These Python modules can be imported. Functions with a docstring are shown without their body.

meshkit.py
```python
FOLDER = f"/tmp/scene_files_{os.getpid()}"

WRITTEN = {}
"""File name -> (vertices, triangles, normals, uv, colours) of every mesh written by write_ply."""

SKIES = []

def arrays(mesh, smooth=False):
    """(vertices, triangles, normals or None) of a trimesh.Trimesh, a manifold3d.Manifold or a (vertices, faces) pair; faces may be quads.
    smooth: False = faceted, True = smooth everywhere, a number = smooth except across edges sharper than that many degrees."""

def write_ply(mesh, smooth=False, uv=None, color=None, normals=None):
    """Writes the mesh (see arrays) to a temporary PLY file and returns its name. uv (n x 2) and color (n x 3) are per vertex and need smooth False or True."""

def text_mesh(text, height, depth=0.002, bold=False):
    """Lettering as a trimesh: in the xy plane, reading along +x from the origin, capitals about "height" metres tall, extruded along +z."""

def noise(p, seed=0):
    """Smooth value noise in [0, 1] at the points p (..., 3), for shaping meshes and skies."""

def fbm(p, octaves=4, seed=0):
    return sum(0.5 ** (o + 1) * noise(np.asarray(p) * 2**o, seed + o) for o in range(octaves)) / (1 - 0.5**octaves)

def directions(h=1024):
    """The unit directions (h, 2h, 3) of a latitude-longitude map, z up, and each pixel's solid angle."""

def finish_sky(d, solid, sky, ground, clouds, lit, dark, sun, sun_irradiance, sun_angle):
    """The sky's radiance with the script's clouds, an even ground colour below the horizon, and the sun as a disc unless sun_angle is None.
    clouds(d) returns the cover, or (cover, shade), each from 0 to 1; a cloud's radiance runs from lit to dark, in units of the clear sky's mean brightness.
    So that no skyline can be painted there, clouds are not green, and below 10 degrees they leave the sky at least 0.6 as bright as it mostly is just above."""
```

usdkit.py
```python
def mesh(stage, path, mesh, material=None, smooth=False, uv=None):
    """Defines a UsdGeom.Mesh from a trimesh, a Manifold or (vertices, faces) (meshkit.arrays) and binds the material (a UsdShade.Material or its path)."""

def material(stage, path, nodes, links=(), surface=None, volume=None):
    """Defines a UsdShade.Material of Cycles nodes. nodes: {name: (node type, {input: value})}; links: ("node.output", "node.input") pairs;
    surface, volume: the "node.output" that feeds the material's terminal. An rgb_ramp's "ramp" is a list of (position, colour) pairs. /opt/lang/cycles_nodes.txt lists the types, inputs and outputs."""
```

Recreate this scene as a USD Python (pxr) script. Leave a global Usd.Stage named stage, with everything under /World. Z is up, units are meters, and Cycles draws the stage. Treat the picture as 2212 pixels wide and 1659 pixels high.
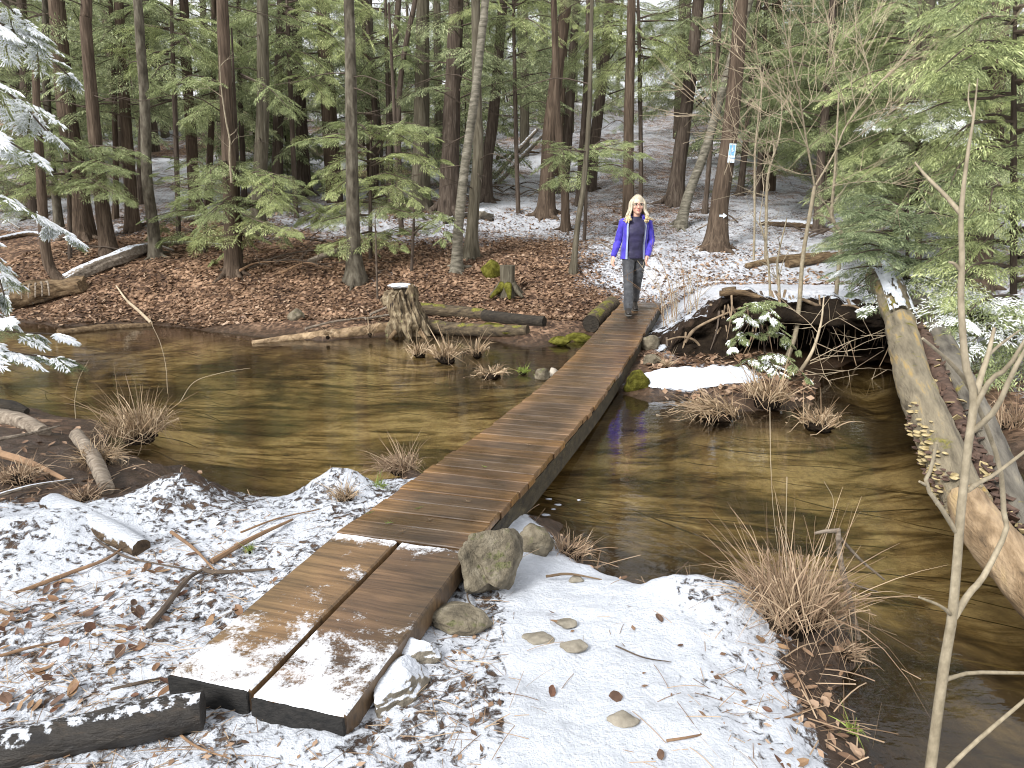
import math, numpy as np, trimesh, manifold3d, usdkit, meshkit
from pxr import Usd, UsdGeom, UsdLux, UsdShade, Gf, Sdf, Vt
from scipy import ndimage
from shapely.geometry import Polygon
from shapely import contains_xy

stage = Usd.Stage.CreateInMemory()
UsdGeom.SetStageUpAxis(stage, "Z")
UsdGeom.SetStageMetersPerUnit(stage, 1.0)
world = UsdGeom.Xform.Define(stage, "/World")
UsdGeom.Scope.Define(stage, "/World/Looks")
stage.SetDefaultPrim(world.GetPrim())

# ------------------------------------------------------------------ camera, sky, sun, exposure
CAM_Z, PITCH, FPX, CU, CV = 1.62, math.radians(13.0), 1560.0, 1106.0, 829.5
cam = UsdGeom.Camera.Define(stage, "/World/camera")
cam.AddTranslateOp().Set(Gf.Vec3d(0, 0, CAM_Z))
cam.AddRotateXOp().Set(90.0 - math.degrees(PITCH))
cam.CreateHorizontalApertureAttr(36.0)
cam.CreateVerticalApertureAttr(27.0)
cam.CreateFocalLengthAttr(36.0 * FPX / 2212.0)
cam.CreateClippingRangeAttr(Gf.Vec2f(0.05, 2000.0))
cam.CreateExposureAttr(1.02)

SUN_DIR = np.array([-0.50, -0.62, 0.62]); SUN_DIR /= np.linalg.norm(SUN_DIR)
sun = UsdLux.DistantLight.Define(stage, "/World/sun")
sun.CreateNormalizeAttr(True)
sun.CreateIntensityAttr(0.85)
sun.CreateAngleAttr(20.0)
sun.CreateColorAttr(Gf.Vec3f(1.0, 0.985, 0.955))
elev = math.asin(SUN_DIR[2]); azim = math.atan2(SUN_DIR[0], SUN_DIR[1])
sun.AddRotateZOp().Set(-math.degrees(azim)); sun.AddRotateXOp().Set(-(90 - math.degrees(elev)))
sky = UsdLux.DomeLight.Define(stage, "/World/sky")
sky_mat = usdkit.material(stage, "/World/Looks/overcast_sky", {
    "sky": ("sky_texture", {"sky_type": "single_scattering", "sun_disc": False, "sun_elevation": elev, "sun_rotation": azim}),
    "tc": ("texture_coordinate", {}),
    "n": ("noise_texture", {"scale": 2.2, "detail": 4.0, "roughness": 0.55}),
    "r": ("rgb_ramp", {"ramp": [(0.3, (6.6, 6.7, 6.9)), (0.7, (9.2, 9.2, 9.3))]}),
    "m": ("mix", {"fac": 0.90}),
    "bg": ("background_shader", {"strength": 0.085})},
    [("tc.generated", "n.vector"), ("n.fac", "r.fac"), ("sky.color", "m.color1"), ("r.color", "m.color2"), ("m.color", "bg.color")], surface="bg.background")
UsdShade.MaterialBindingAPI.Apply(sky.GetPrim()).Bind(sky_mat)
sky.GetPrim().SetCustomDataByKey("kind", "structure")

# ------------------------------------------------------------------ projection helpers (pixels of a 2212 x 1659 view)
cp, sp = math.cos(PITCH), math.sin(PITCH)
def ray(u, v):
    x, y = (u - CU) / FPX, -(v - CV) / FPX
    return np.array([x, cp + y * sp, -sp + y * cp])
def at_z(u, v, z=0.0):
    d = ray(u, v); t = (z - CAM_Z) / d[2]
    return np.array([0, 0, CAM_Z]) + d * t
def at_y(u, v, Y):
    d = ray(u, v)
    return np.array([0, 0, CAM_Z]) + d * (Y / d[1])
def to_px(p):
    dep = p[1] * cp - (p[2] - CAM_Z) * sp
    return CU + FPX * p[0] / dep, CV - FPX * (p[1] * sp + (p[2] - CAM_Z) * cp) / dep

# ------------------------------------------------------------------ naming and tagging
used = {}
def numbered(parent, name):
    k = used.get((parent, name), 0); used[(parent, name)] = k + 1
    return f"{parent}/{name}" if k == 0 else f"{parent}/{name}_{k:03d}"
def tag(prim, label=None, cat=None, group=None, kind=None):
    prim = prim.GetPrim() if hasattr(prim, "GetPrim") else prim
    for k, v in (("label", label), ("category", cat), ("group", group), ("kind", kind)):
        if v: prim.SetCustomDataByKey(k, v)
    return prim
def thing(name, label, cat, loc=(0, 0, 0), group=None):
    x = UsdGeom.Xform.Define(stage, numbered("/World", name))
    x.AddTranslateOp().Set(Gf.Vec3d(*map(float, loc)))
    tag(x, label, cat, group)
    return x.GetPrim()
origin_cache = {}
def origin(prim):
    p = str(prim.GetPath())
    if p in origin_cache: return origin_cache[p]
    o = np.array(UsdGeom.XformCache().GetLocalToWorldTransform(prim).ExtractTranslation())
    origin_cache[p] = o
    return o
def obj(name, mesh, mat, parent=None, smooth=False, label=None, kind=None, cat=None, group=None, isl=0):
    """mesh in world coordinates; parent a thing's prim (its translation is taken out)"""
    path = numbered(str(parent.GetPath()) if parent is not None else "/World", name)
    if parent is not None:
        o = origin(parent)
        if np.abs(o).max() > 0:
            if hasattr(mesh, "vertices"): mesh = (np.asarray(mesh.vertices) - o, np.asarray(mesh.faces))
            else: mesh = (np.asarray(mesh[0]) - o, mesh[1])
    m = usdkit.mesh(stage, path, mesh, mat, smooth=smooth)
    if isl: tones(m, isl)
    tag(m, label, cat, group, kind)
    return m.GetPrim()
def tones(m, isl):
    """a random tone for each leaf (isl points each)"""
    n = len(m.GetPointsAttr().Get()); k = n // isl
    r = np.random.default_rng(k).random(k + 1)[np.minimum(np.arange(n) // isl, k)]
    UsdGeom.PrimvarsAPI(m).CreatePrimvar("tone", Sdf.ValueTypeNames.FloatArray, "vertex").Set(Vt.FloatArray.FromNumpy(r.astype(np.float32)))
def cat_mesh(parts):
    vs, fs, n = [], [], 0
    for p in parts:
        v, f = (p.vertices, p.faces) if hasattr(p, "vertices") else p
        v = np.asarray(v, float); f = np.asarray(f, int)
        if f.shape[1] == 4: f = np.vstack([f[:, [0, 1, 2]], f[:, [0, 2, 3]]])
        vs.append(v); fs.append(f + n); n += len(v)
    return np.vstack(vs), np.vstack(fs)

# ------------------------------------------------------------------ materials
def M(name, nodes, links, surface="p.BSDF", volume=None):
    return usdkit.material(stage, f"/World/Looks/{name}", nodes, links, surface=surface, volume=volume)
def noisy(name, stops, scale=(8, 8, 8), rough=0.8, bump=0.4, bscale=None, bdist=0.01, detail=6.0, spec=0.3, nrough=0.6, dist=0.0, extra=None, turn=None):
    """a principled surface whose colour runs through STOPS by a noise stretched by SCALE (per metre)"""
    nodes = {"g": ("geometry", {}), "mp": ("mapping", {"scale": scale}), "n": ("noise_texture", {"scale": 1.0, "detail": detail, "roughness": nrough, "distortion": dist}),
             "r": ("rgb_ramp", {"ramp": stops}), "mb": ("mapping", {"scale": bscale or tuple(2.5 * s for s in scale)}), "nb": ("noise_texture", {"scale": 1.0, "detail": 5.0, "roughness": 0.65}),
             "b": ("bump", {"strength": bump, "distance": bdist}), "p": ("principled_bsdf", {"roughness": rough, "specular_ior_level": spec})}
    links = [("g.position", "mp.vector"), ("mp.vector", "n.vector"), ("n.fac", "r.fac"), ("r.color", "p.base_color"),
             ("g.position", "mb.vector"), ("mb.vector", "nb.vector"), ("nb.fac", "b.height"), ("b.normal", "p.normal")]
    if turn is not None:
        nodes["tn"] = ("vector_rotate", {"rotate_type": "z_axis", "angle": turn})
        links = [l for l in links if l[1] not in ("mp.vector", "mb.vector")] + [("g.position", "tn.vector"), ("tn.vector", "mp.vector"), ("tn.vector", "mb.vector")]
    if extra: extra(nodes, links)
    return M(name, nodes, links)
def mossy(cover=0.5, color=(0.12, 0.13, 0.02), color2=(0.22, 0.20, 0.03), uponly=0.2, sc=5.0):
    """adds patches of moss (or snow) that sit on upward faces"""
    def add(nodes, links):
        nodes.update({"mn": ("noise_texture", {"scale": sc, "detail": 5.0, "roughness": 0.65}), "mc": ("noise_texture", {"scale": sc * 12, "detail": 2.0}),
                      "mr": ("rgb_ramp", {"ramp": [(0.35, color), (0.65, color2)]}), "xyz": ("separate_xyz", {}),
                      "up": ("map_range", {"from_min": uponly - 0.4, "from_max": uponly + 0.5, "to_min": -0.5, "to_max": 0.1, "clamp": True}),
                      "ad": ("math", {"math_type": "add"}), "th": ("map_range", {"from_min": 0.62 - cover * 0.45, "from_max": 0.70 - cover * 0.45, "to_min": 0.0, "to_max": 1.0, "clamp": True}),
                      "mm": ("mix", {})})
        i = [k for k, l in enumerate(links) if l == ("r.color", "p.base_color")][0]
        links[i] = ("r.color", "mm.color1")
        links += [("g.position", "mn.vector"), ("g.position", "mc.vector"), ("mc.fac", "mr.fac"), ("g.normal", "xyz.vector"), ("xyz.z", "up.value"), ("mn.fac", "ad.value1"), ("up.result", "ad.value2"),
                  ("ad.value", "th.value"), ("th.result", "mm.fac"), ("mr.color", "mm.color2"), ("mm.color", "p.base_color")]
    return add
SNOW1, SNOW2 = (0.42, 0.445, 0.49), (0.565, 0.59, 0.64)
def snowy(cover=0.5, sc=14.0, uponly=0.35): return mossy(cover, SNOW1, SNOW2, uponly, sc)

bark = [noisy(f"hemlock_bark_{i}", st, scale=(22, 22, 2.2), rough=0.9, bump=1.0, bscale=(38, 38, 3.2), bdist=0.03, spec=0.15, dist=0.6) for i, st in enumerate([
    [(0.25, (0.024, 0.018, 0.014)), (0.5, (0.070, 0.053, 0.041)), (0.75, (0.135, 0.11, 0.088))],
    [(0.25, (0.026, 0.019, 0.013)), (0.5, (0.074, 0.053, 0.038)), (0.75, (0.14, 0.105, 0.076))],
    [(0.25, (0.034, 0.029, 0.020)), (0.5, (0.088, 0.076, 0.054)), (0.75, (0.15, 0.135, 0.10))]])]
bark_grey = noisy("lichened_grey_bark", [(0.28, (0.022, 0.018, 0.013)), (0.48, (0.068, 0.058, 0.043)), (0.75, (0.15, 0.135, 0.103))], scale=(14, 14, 5), rough=0.9, bump=0.7, bdist=0.015, spec=0.15)
bark_birch = noisy("pale_birch_bark", [(0.28, (0.035, 0.03, 0.023)), (0.46, (0.105, 0.095, 0.072)), (0.72, (0.22, 0.20, 0.16))], scale=(7, 7, 22), rough=0.85, bump=0.5, bdist=0.01, spec=0.2)
bark_sap = noisy("smooth_sapling_bark", [(0.3, (0.14, 0.115, 0.075)), (0.6, (0.25, 0.21, 0.145)), (0.8, (0.34, 0.30, 0.215))], scale=(40, 40, 25), rough=0.7, bump=0.25, bdist=0.004, spec=0.3)
twig_pale = noisy("pale_twig_bark", [(0.3, (0.20, 0.155, 0.10)), (0.7, (0.40, 0.33, 0.235))], scale=(9, 9, 9), rough=0.7, bump=0.0)
twig_dark = noisy("dark_twig_bark", [(0.3, (0.035, 0.025, 0.018)), (0.7, (0.10, 0.075, 0.055))], scale=(12, 12, 12), rough=0.8, bump=0.0)
twig_brown = noisy("brown_twig_bark", [(0.3, (0.10, 0.06, 0.035)), (0.7, (0.26, 0.16, 0.09))], scale=(12, 12, 12), rough=0.75, bump=0.3, bdist=0.005)
driftwood = noisy("weathered_grey_wood", [(0.25, (0.045, 0.034, 0.025)), (0.5, (0.18, 0.145, 0.11)), (0.8, (0.36, 0.31, 0.25))], scale=(9, 30, 30), rough=0.85, bump=0.8, bdist=0.02)
driftwood_snow = noisy("weathered_grey_wood_with_snow", [(0.25, (0.04, 0.03, 0.022)), (0.5, (0.16, 0.13, 0.10)), (0.8, (0.34, 0.30, 0.25))], scale=(9, 30, 30), rough=0.85, bump=0.8, bdist=0.02, extra=snowy(0.42, 22.0, 0.45))
rotten = noisy("rotten_brown_wood", [(0.25, (0.025, 0.016, 0.010)), (0.5, (0.13, 0.085, 0.045)), (0.8, (0.30, 0.22, 0.13))], scale=(7, 28, 28), rough=0.9, bump=1.0, bdist=0.03)
rotten_snow = noisy("rotten_wood_under_snow", [(0.25, (0.02, 0.014, 0.010)), (0.5, (0.09, 0.06, 0.035)), (0.8, (0.22, 0.16, 0.10))], scale=(7, 28, 28), rough=0.9, bump=1.0, bdist=0.03, extra=snowy(0.8, 16.0, 0.4))
charred = noisy("black_wet_wood", [(0.3, (0.006, 0.005, 0.005)), (0.6, (0.022, 0.018, 0.014)), (0.85, (0.10, 0.065, 0.04))], scale=(8, 30, 30), rough=0.55, bump=0.8, bdist=0.015, extra=snowy(0.06, 30.0, 0.35))
black_wood = noisy("dark_rotten_wood", [(0.3, (0.010, 0.008, 0.006)), (0.6, (0.035, 0.028, 0.02)), (0.85, (0.11, 0.085, 0.06))], scale=(6, 30, 30), rough=0.8, bump=1.0, bdist=0.02)
mossy_wood = noisy("mossy_rotten_wood", [(0.3, (0.02, 0.014, 0.010)), (0.6, (0.10, 0.075, 0.045)), (0.85, (0.26, 0.21, 0.14))], scale=(6, 26, 26), rough=0.9, bump=1.0, bdist=0.02, extra=mossy(0.10, (0.06, 0.06, 0.012), (0.19, 0.175, 0.03)))
stump_wood = noisy("lichened_stump_wood", [(0.34, (0.014, 0.010, 0.007)), (0.44, (0.10, 0.072, 0.042)), (0.58, (0.24, 0.19, 0.12)), (0.80, (0.42, 0.37, 0.27))], scale=(16, 16, 5), rough=0.9, bump=1.0, bdist=0.03, extra=mossy(-0.22, (0.16, 0.13, 0.03), (0.26, 0.27, 0.16), -0.6, 9.0))
moss = noisy("bright_moss", [(0.3, (0.03, 0.028, 0.008)), (0.48, (0.085, 0.08, 0.014)), (0.75, (0.23, 0.22, 0.05))], scale=(11, 11, 11), rough=1.0, bump=1.0, bscale=(70, 70, 70), bdist=0.03, spec=0.05)
log_yellow = noisy("barkless_golden_trunk", [(0.25, (0.035, 0.028, 0.018)), (0.42, (0.15, 0.125, 0.085)), (0.56, (0.22, 0.185, 0.125)), (0.72, (0.38, 0.25, 0.07))], scale=(16, 1.5, 12), rough=0.8, bump=1.0, bscale=(55, 5, 45), bdist=0.02, detail=7.0, turn=0.40, extra=mossy(-0.13, (0.08, 0.08, 0.012), (0.24, 0.205, 0.02), -0.6, 3.4))
log_tan = noisy("barkless_tan_trunk", [(0.28, (0.05, 0.034, 0.022)), (0.45, (0.20, 0.135, 0.075)), (0.6, (0.34, 0.245, 0.15)), (0.8, (0.42, 0.30, 0.13))], scale=(14, 2.0, 12), rough=0.75, bump=1.0, bscale=(50, 6, 45), bdist=0.018, detail=7.0, dist=0.5, turn=0.40)
log_grey = noisy("grey_trunk", [(0.3, (0.05, 0.043, 0.035)), (0.55, (0.145, 0.13, 0.105)), (0.8, (0.25, 0.215, 0.155))], scale=(16, 1.6, 14), rough=0.85, bump=1.0, bscale=(50, 6, 45), bdist=0.015, turn=0.40, extra=mossy(-0.16, (0.16, 0.14, 0.02), (0.30, 0.24, 0.04), -0.2, 3.0))
bough_snow = noisy("snow_on_needles", [(0.3, (0.74, 0.76, 0.80)), (0.7, (0.84, 0.85, 0.87))], scale=(12, 12, 12), rough=0.7, bump=0.0)
snow_mat = noisy("fresh_snow", [(0.3, SNOW1), (0.7, SNOW2)], scale=(12, 12, 12), rough=0.75, bump=0.7, bscale=(75, 75, 75), bdist=0.012, spec=0.25)
rock = noisy("grey_green_rock", [(0.25, (0.035, 0.029, 0.020)), (0.5, (0.125, 0.105, 0.072)), (0.75, (0.24, 0.21, 0.155))], scale=(14, 14, 14), rough=0.85, bump=1.0, bscale=(45, 45, 45), bdist=0.02, extra=mossy(-0.12, (0.05, 0.05, 0.018), (0.13, 0.13, 0.06), 0.0, 11.0))
rock_snow = noisy("rock_under_snow", [(0.25, (0.05, 0.042, 0.03)), (0.5, (0.15, 0.13, 0.10)), (0.75, (0.27, 0.24, 0.19))], scale=(14, 14, 14), rough=0.85, bump=0.8, bscale=(45, 45, 45), bdist=0.015, extra=snowy(0.82, 12.0, 0.5))
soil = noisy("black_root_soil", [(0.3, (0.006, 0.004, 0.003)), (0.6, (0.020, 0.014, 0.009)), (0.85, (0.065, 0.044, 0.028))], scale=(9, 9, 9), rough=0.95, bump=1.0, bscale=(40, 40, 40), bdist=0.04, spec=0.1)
root_mat = noisy("bare_root", [(0.3, (0.07, 0.048, 0.03)), (0.7, (0.26, 0.19, 0.12))], scale=(14, 14, 14), rough=0.8, bump=0.4, bdist=0.01)

def leafy(name, cols, rough=0.6, trans=0.30, noise_sc=1.3):
    """thin leaves or needles: each island its own tone, plus slow variation through space"""
    return M(name, {"g": ("geometry", {}), "at": ("attribute", {"attribute": "tone"}), "n": ("noise_texture", {"scale": noise_sc, "detail": 2.0}), "a": ("math", {"math_type": "multiply_add", "value2": 0.62, "value3": -0.08}),
                    "b": ("math", {"math_type": "multiply_add", "value2": 0.55}), "r": ("rgb_ramp", {"ramp": cols}),
                    "p": ("principled_bsdf", {"roughness": rough, "specular_ior_level": 0.35}), "t": ("translucent_bsdf", {}), "m": ("mix_closure", {"fac": trans})},
             [("at.fac", "a.value1"), ("g.position", "n.vector"), ("n.fac", "b.value1"), ("a.value", "b.value3"), ("b.value", "r.fac"), ("r.color", "p.base_color"), ("r.color", "t.color"),
              ("p.BSDF", "m.closure1"), ("t.BSDF", "m.closure2")], surface="m.closure")
needles = leafy("hemlock_needles", [(0.1, (0.055, 0.075, 0.035)), (0.45, (0.21, 0.25, 0.11)), (0.85, (0.48, 0.53, 0.27))])
needles_bright = leafy("bright_hemlock_needles", [(0.1, (0.09, 0.115, 0.045)), (0.45, (0.32, 0.37, 0.155)), (0.85, (0.62, 0.66, 0.34))])
needles_far = leafy("forest_needles", [(0.1, (0.06, 0.080, 0.042)), (0.45, (0.22, 0.255, 0.13)), (0.85, (0.48, 0.52, 0.28))], noise_sc=0.35)
needles_cool = leafy("cool_hemlock_needles", [(0.1, (0.045, 0.065, 0.035)), (0.45, (0.17, 0.215, 0.11)), (0.85, (0.42, 0.47, 0.27))])
dead_leaf = leafy("dead_leaf_litter", [(0.1, (0.06, 0.032, 0.018)), (0.4, (0.15, 0.088, 0.052)), (0.65, (0.25, 0.158, 0.097)), (0.95, (0.44, 0.325, 0.235))], rough=0.55, trans=0.12, noise_sc=2.0)
leaf_cols = [noisy(f"brown_leaf_{i}", st, scale=(30, 30, 30), rough=0.6, bump=0.4, bdist=0.004) for i, st in enumerate([
    [(0.3, (0.085, 0.045, 0.023)), (0.7, (0.19, 0.105, 0.055))], [(0.3, (0.06, 0.03, 0.018)), (0.7, (0.14, 0.065, 0.038))],
    [(0.3, (0.13, 0.075, 0.04)), (0.7, (0.26, 0.165, 0.09))], [(0.3, (0.05, 0.028, 0.018)), (0.7, (0.12, 0.07, 0.045))]])]
straw = leafy("dry_sedge", [(0.1, (0.10, 0.065, 0.036)), (0.45, (0.27, 0.19, 0.115)), (0.9, (0.48, 0.375, 0.25))], trans=0.15, noise_sc=4.0)
straw_red = leafy("rusty_sedge", [(0.1, (0.08, 0.049, 0.030)), (0.45, (0.24, 0.162, 0.102)), (0.9, (0.44, 0.335, 0.225))], trans=0.15, noise_sc=4.0)
grass_green = leafy("green_grass", [(0.1, (0.08, 0.11, 0.02)), (0.9, (0.26, 0.32, 0.07))], trans=0.25)
weed = leafy("water_weed_dark", [(0.1, (0.030, 0.022, 0.010)), (0.6, (0.085, 0.062, 0.024)), (0.95, (0.20, 0.15, 0.055))], trans=0.05, noise_sc=1.0)
# ------------------------------------------------------------------ the lie of the land
SHORE = [(-900, 700), (-400, 690), (30, 692), (120, 706), (300, 697), (450, 714), (560, 728), (700, 737), (860, 724), (960, 718), (1060, 735), (1120, 752), (1200, 748), (1280, 728),
         (1330, 790), (1335, 850), (1400, 864), (1480, 862), (1560, 893), (1640, 888), (1720, 884), (1760, 862), (1775, 812), (1830, 778), (1900, 776), (1960, 800), (2000, 850), (2080, 880), (2130, 985), (2212, 1015), (2400, 1050),
         (2900, 1120), (2900, 2300), (2060, 2050), (1905, 1690), (1850, 1580), (1815, 1500), (1850, 1440), (1830, 1370), (1760, 1330), (1640, 1285), (1560, 1272), (1480, 1277), (1400, 1264), (1310, 1237),
         (1250, 1182), (1215, 1132), (1150, 1112), (1050, 1085), (930, 1040), (880, 1030), (850, 1056), (800, 1058), (760, 1076), (690, 1080), (600, 1088), (520, 1088), (450, 1062), (430, 1030), (330, 1000), (240, 962),
         (200, 908), (130, 907), (60, 882), (0, 866), (-400, 850), (-900, 850)]
shore_xy = np.array([at_z(u, v, 0.0)[:2] for u, v in SHORE])
water_poly = Polygon(shore_xy).buffer(0)
GX0, GX1, GY0, GY1, GS = -17.0, 12.0, 0.2, 15.0, 0.025
_gx, _gy = np.arange(GX0, GX1, GS), np.arange(GY0, GY1, GS)
_mx, _my = np.meshgrid(_gx, _gy, indexing="ij")
_wig = (meshkit.fbm(np.stack([_mx * 2.2, _my * 2.2, 0 * _mx], -1), 4, 5) - 0.5) * 0.30
_in = contains_xy(water_poly, _mx.ravel(), _my.ravel()).reshape(_mx.shape)
_sd = ndimage.distance_transform_edt(~_in) * GS - ndimage.distance_transform_edt(_in) * GS
_sd = _sd + _wig * np.clip(1 - np.abs(_sd) / 0.6, 0, 1) * np.clip(_my / 4.0, 0.35, 1.0)
def sstep(x, a, b):
    t = np.clip((x - a) / (b - a), 0, 1); return t * t * (3 - 2 * t)
def shore_dist(x, y):
    """metres from the water's edge, negative in the water"""
    i, j = (np.asarray(x) - GX0) / GS, (np.asarray(y) - GY0) / GS
    d = ndimage.map_coordinates(_sd, [np.atleast_1d(i), np.atleast_1d(j)], order=1, mode="nearest")
    out = np.where((np.atleast_1d(x) > GX1) & (np.atleast_1d(y) < 7.0), np.minimum(d, -0.5), d)
    return out.reshape(np.shape(x)) if np.ndim(x) else float(out[0])
HY = [0, 11.4, 12.2, 13.2, 15.5, 17.5, 20, 22, 30, 45, 60, 100, 200]
HZ = [0.0, 0.06, 0.30, 0.72, 1.10, 1.62, 2.05, 2.35, 4.1, 7.8, 10.5, 14.0, 16.0]
def height(x, y, fine=True):
    x, y = np.asarray(x, float), np.asarray(y, float)
    d = shore_dist(x, y)
    near = 1 - sstep(y, 4.6, 5.6)
    bank_n = 0.235 * (1 - np.exp(-np.maximum(d, 0) / 0.28)) + 0.02 * np.clip(2.2 - y, 0, 3)
    bank_f = 0.16 * (1 - np.exp(-np.maximum(d, 0) / 0.40))
    hill = np.interp(y + 0.10 * np.clip(-x, 0, 4) * 0, HY, HZ) * sstep(d, 0.0, 1.2)
    mound = 0.50 * sstep(x, 1.9, 3.0) * sstep(y, 9.5 - 0.9 * sstep(x, 2.9, 1.9), 9.8 - 0.9 * sstep(x, 2.9, 1.9)) * (1 - sstep(y, 10.5, 13.5)) * sstep(d, 0.02, 0.35) * (1 - 0.75 * sstep(x, 4.9, 6.0))
    land = near * bank_n + (1 - near) * (bank_f + hill * np.where(y > 11, 1, 0) + mound)
    bed = -0.34 * (1 - np.exp(np.minimum(d, 0) / 0.7))
    z = np.where(d > 0, land, bed)
    p = np.stack([x, y, 0 * x], -1)
    far = sstep(y, 16, 40)
    z = z + (meshkit.fbm(p * 0.9, 4, 11) - 0.5) * (0.14 * sstep(y, 10, 14) + 0.02) * sstep(d, 0, 0.5) * (1 + 2.5 * far)
    if fine:
        z = z + (meshkit.fbm(p * 9.0, 4, 3) - 0.5) * (0.035 * sstep(d, -0.05, 0.2) + 0.012)
    return z
def gpt(u, v, lift=0.0):
    """where the sight line of a pixel meets the ground"""
    d = ray(u, v); t = np.geomspace(0.9, 90, 1600)
    p = np.array([0, 0, CAM_Z]) + d[None] * t[:, None]
    h = np.maximum(height(p[:, 0], p[:, 1], False), 0.0) + lift
    k = np.argmax(p[:, 2] < h) if (p[:, 2] < h).any() else len(t) - 1
    a, b = max(k - 1, 0), k
    fa, fb = p[a, 2] - h[a], p[b, 2] - h[b]
    w = fa / (fa - fb) if fa != fb else 0
    q = p[a] * (1 - w) + p[b] * w
    q[2] = max(height(q[0], q[1], False), 0.0)
    return q
def gz(x, y): return float(height(np.array([x]), np.array([y]))[0])

def axis(segs):
    out = [segs[0][0]]
    for a, b, s0, s1 in segs:
        x, s = a, s0
        while x < b - 1e-6:
            f = (x - a) / (b - a); x += s0 + (s1 - s0) * f; out.append(min(x, b))
    return np.array(sorted(set(np.round(out, 4))))
xp = axis([(0, 3.0, 0.026, 0.026), (3.0, 8.0, 0.05, 0.12), (8.0, 120.0, 0.15, 9.0)])
xs = np.concatenate([-xp[::-1], xp[1:]])
ys = np.concatenate([axis([(-90, -2, 8.0, 0.8), (-2, 0.9, 0.4, 0.04)])[:-1], axis([(0.9, 4.6, 0.024, 0.024), (4.6, 14.0, 0.045, 0.06), (14.0, 30, 0.08, 0.4), (30.0, 190.0, 0.5, 8.0)])])
X, Y = np.meshgrid(xs, ys, indexing="ij")
D = shore_dist(X, Y)
Z = height(X, Y)
# small frozen clods, twigs and leaf lumps under the near snow
P3 = np.stack([X, Y, 0 * X], -1)
clods = meshkit.fbm(P3 * np.array([22.0, 30.0, 1]), 3, 21)
clean = sstep(X, -0.25, 0.1) * (1 - sstep(X, 0.30, 0.75)) * (Y < 3.6)           # the trodden, smooth patch right of the ramp
Z += np.where((D > 0) & (Y < 4.8), (clods - 0.45) * 0.030 * (1 - 0.88 * clean), 0)
for (u, v, r, h) in [(400, 1085, 0.22, 0.15), (735, 1068, 0.17, 0.15), (60, 1175, 0.24, 0.10), (230, 1135, 0.28, 0.06), (1440, 1285, 0.12, 0.05), (1530, 1290, 0.16, 0.07)]:
    c = gpt(u, v); Z += h * np.exp(-(((X - c[0]) ** 2 + (Y - c[1]) ** 2) / r ** 2)) * (D > -0.1)
# snow cover 0..1 (where the thin snow has stayed)
cover = np.zeros_like(Z)
nb = Y < 4.8
edge = sstep(D, 0.10, 0.26)
left_near = 0.56 + 0.10 * (meshkit.fbm(P3 * 2.0, 3, 8) - 0.5)
right_near = 0.62 + 0.36 * clean
cover = np.where(nb, edge * np.where(X < 0.0, left_near, right_near), cover)
mud = sstep(X, -1.35, -1.75) * sstep(Y, 3.15, 3.45) if False else (1 - sstep(X, -1.75, -1.35)) * sstep(Y, 3.3, 3.6)
cover = np.where(nb, cover * (1 - mud), cover)
side = sstep(X, 0.5, 2.0)
patch = meshkit.fbm(P3 * 0.45, 3, 31)
far_left = 0.06 + 0.36 * sstep(Y, 13.4, 16.5) + 0.75 * (patch - 0.5) + 0.10 * sstep(X, -3, 0) * sstep(Y, 13.0, 15)
far_right = 0.47 + 0.35 * (patch - 0.5) + 0.30 * np.exp(-(((X - 4.0) / 3.0) ** 2 + ((Y - 11.0) / 2.0) ** 2))
path_clear = np.exp(-(((X - 1.6) / 1.0) ** 2 + ((Y - 11.3) / 0.9) ** 2))
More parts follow.
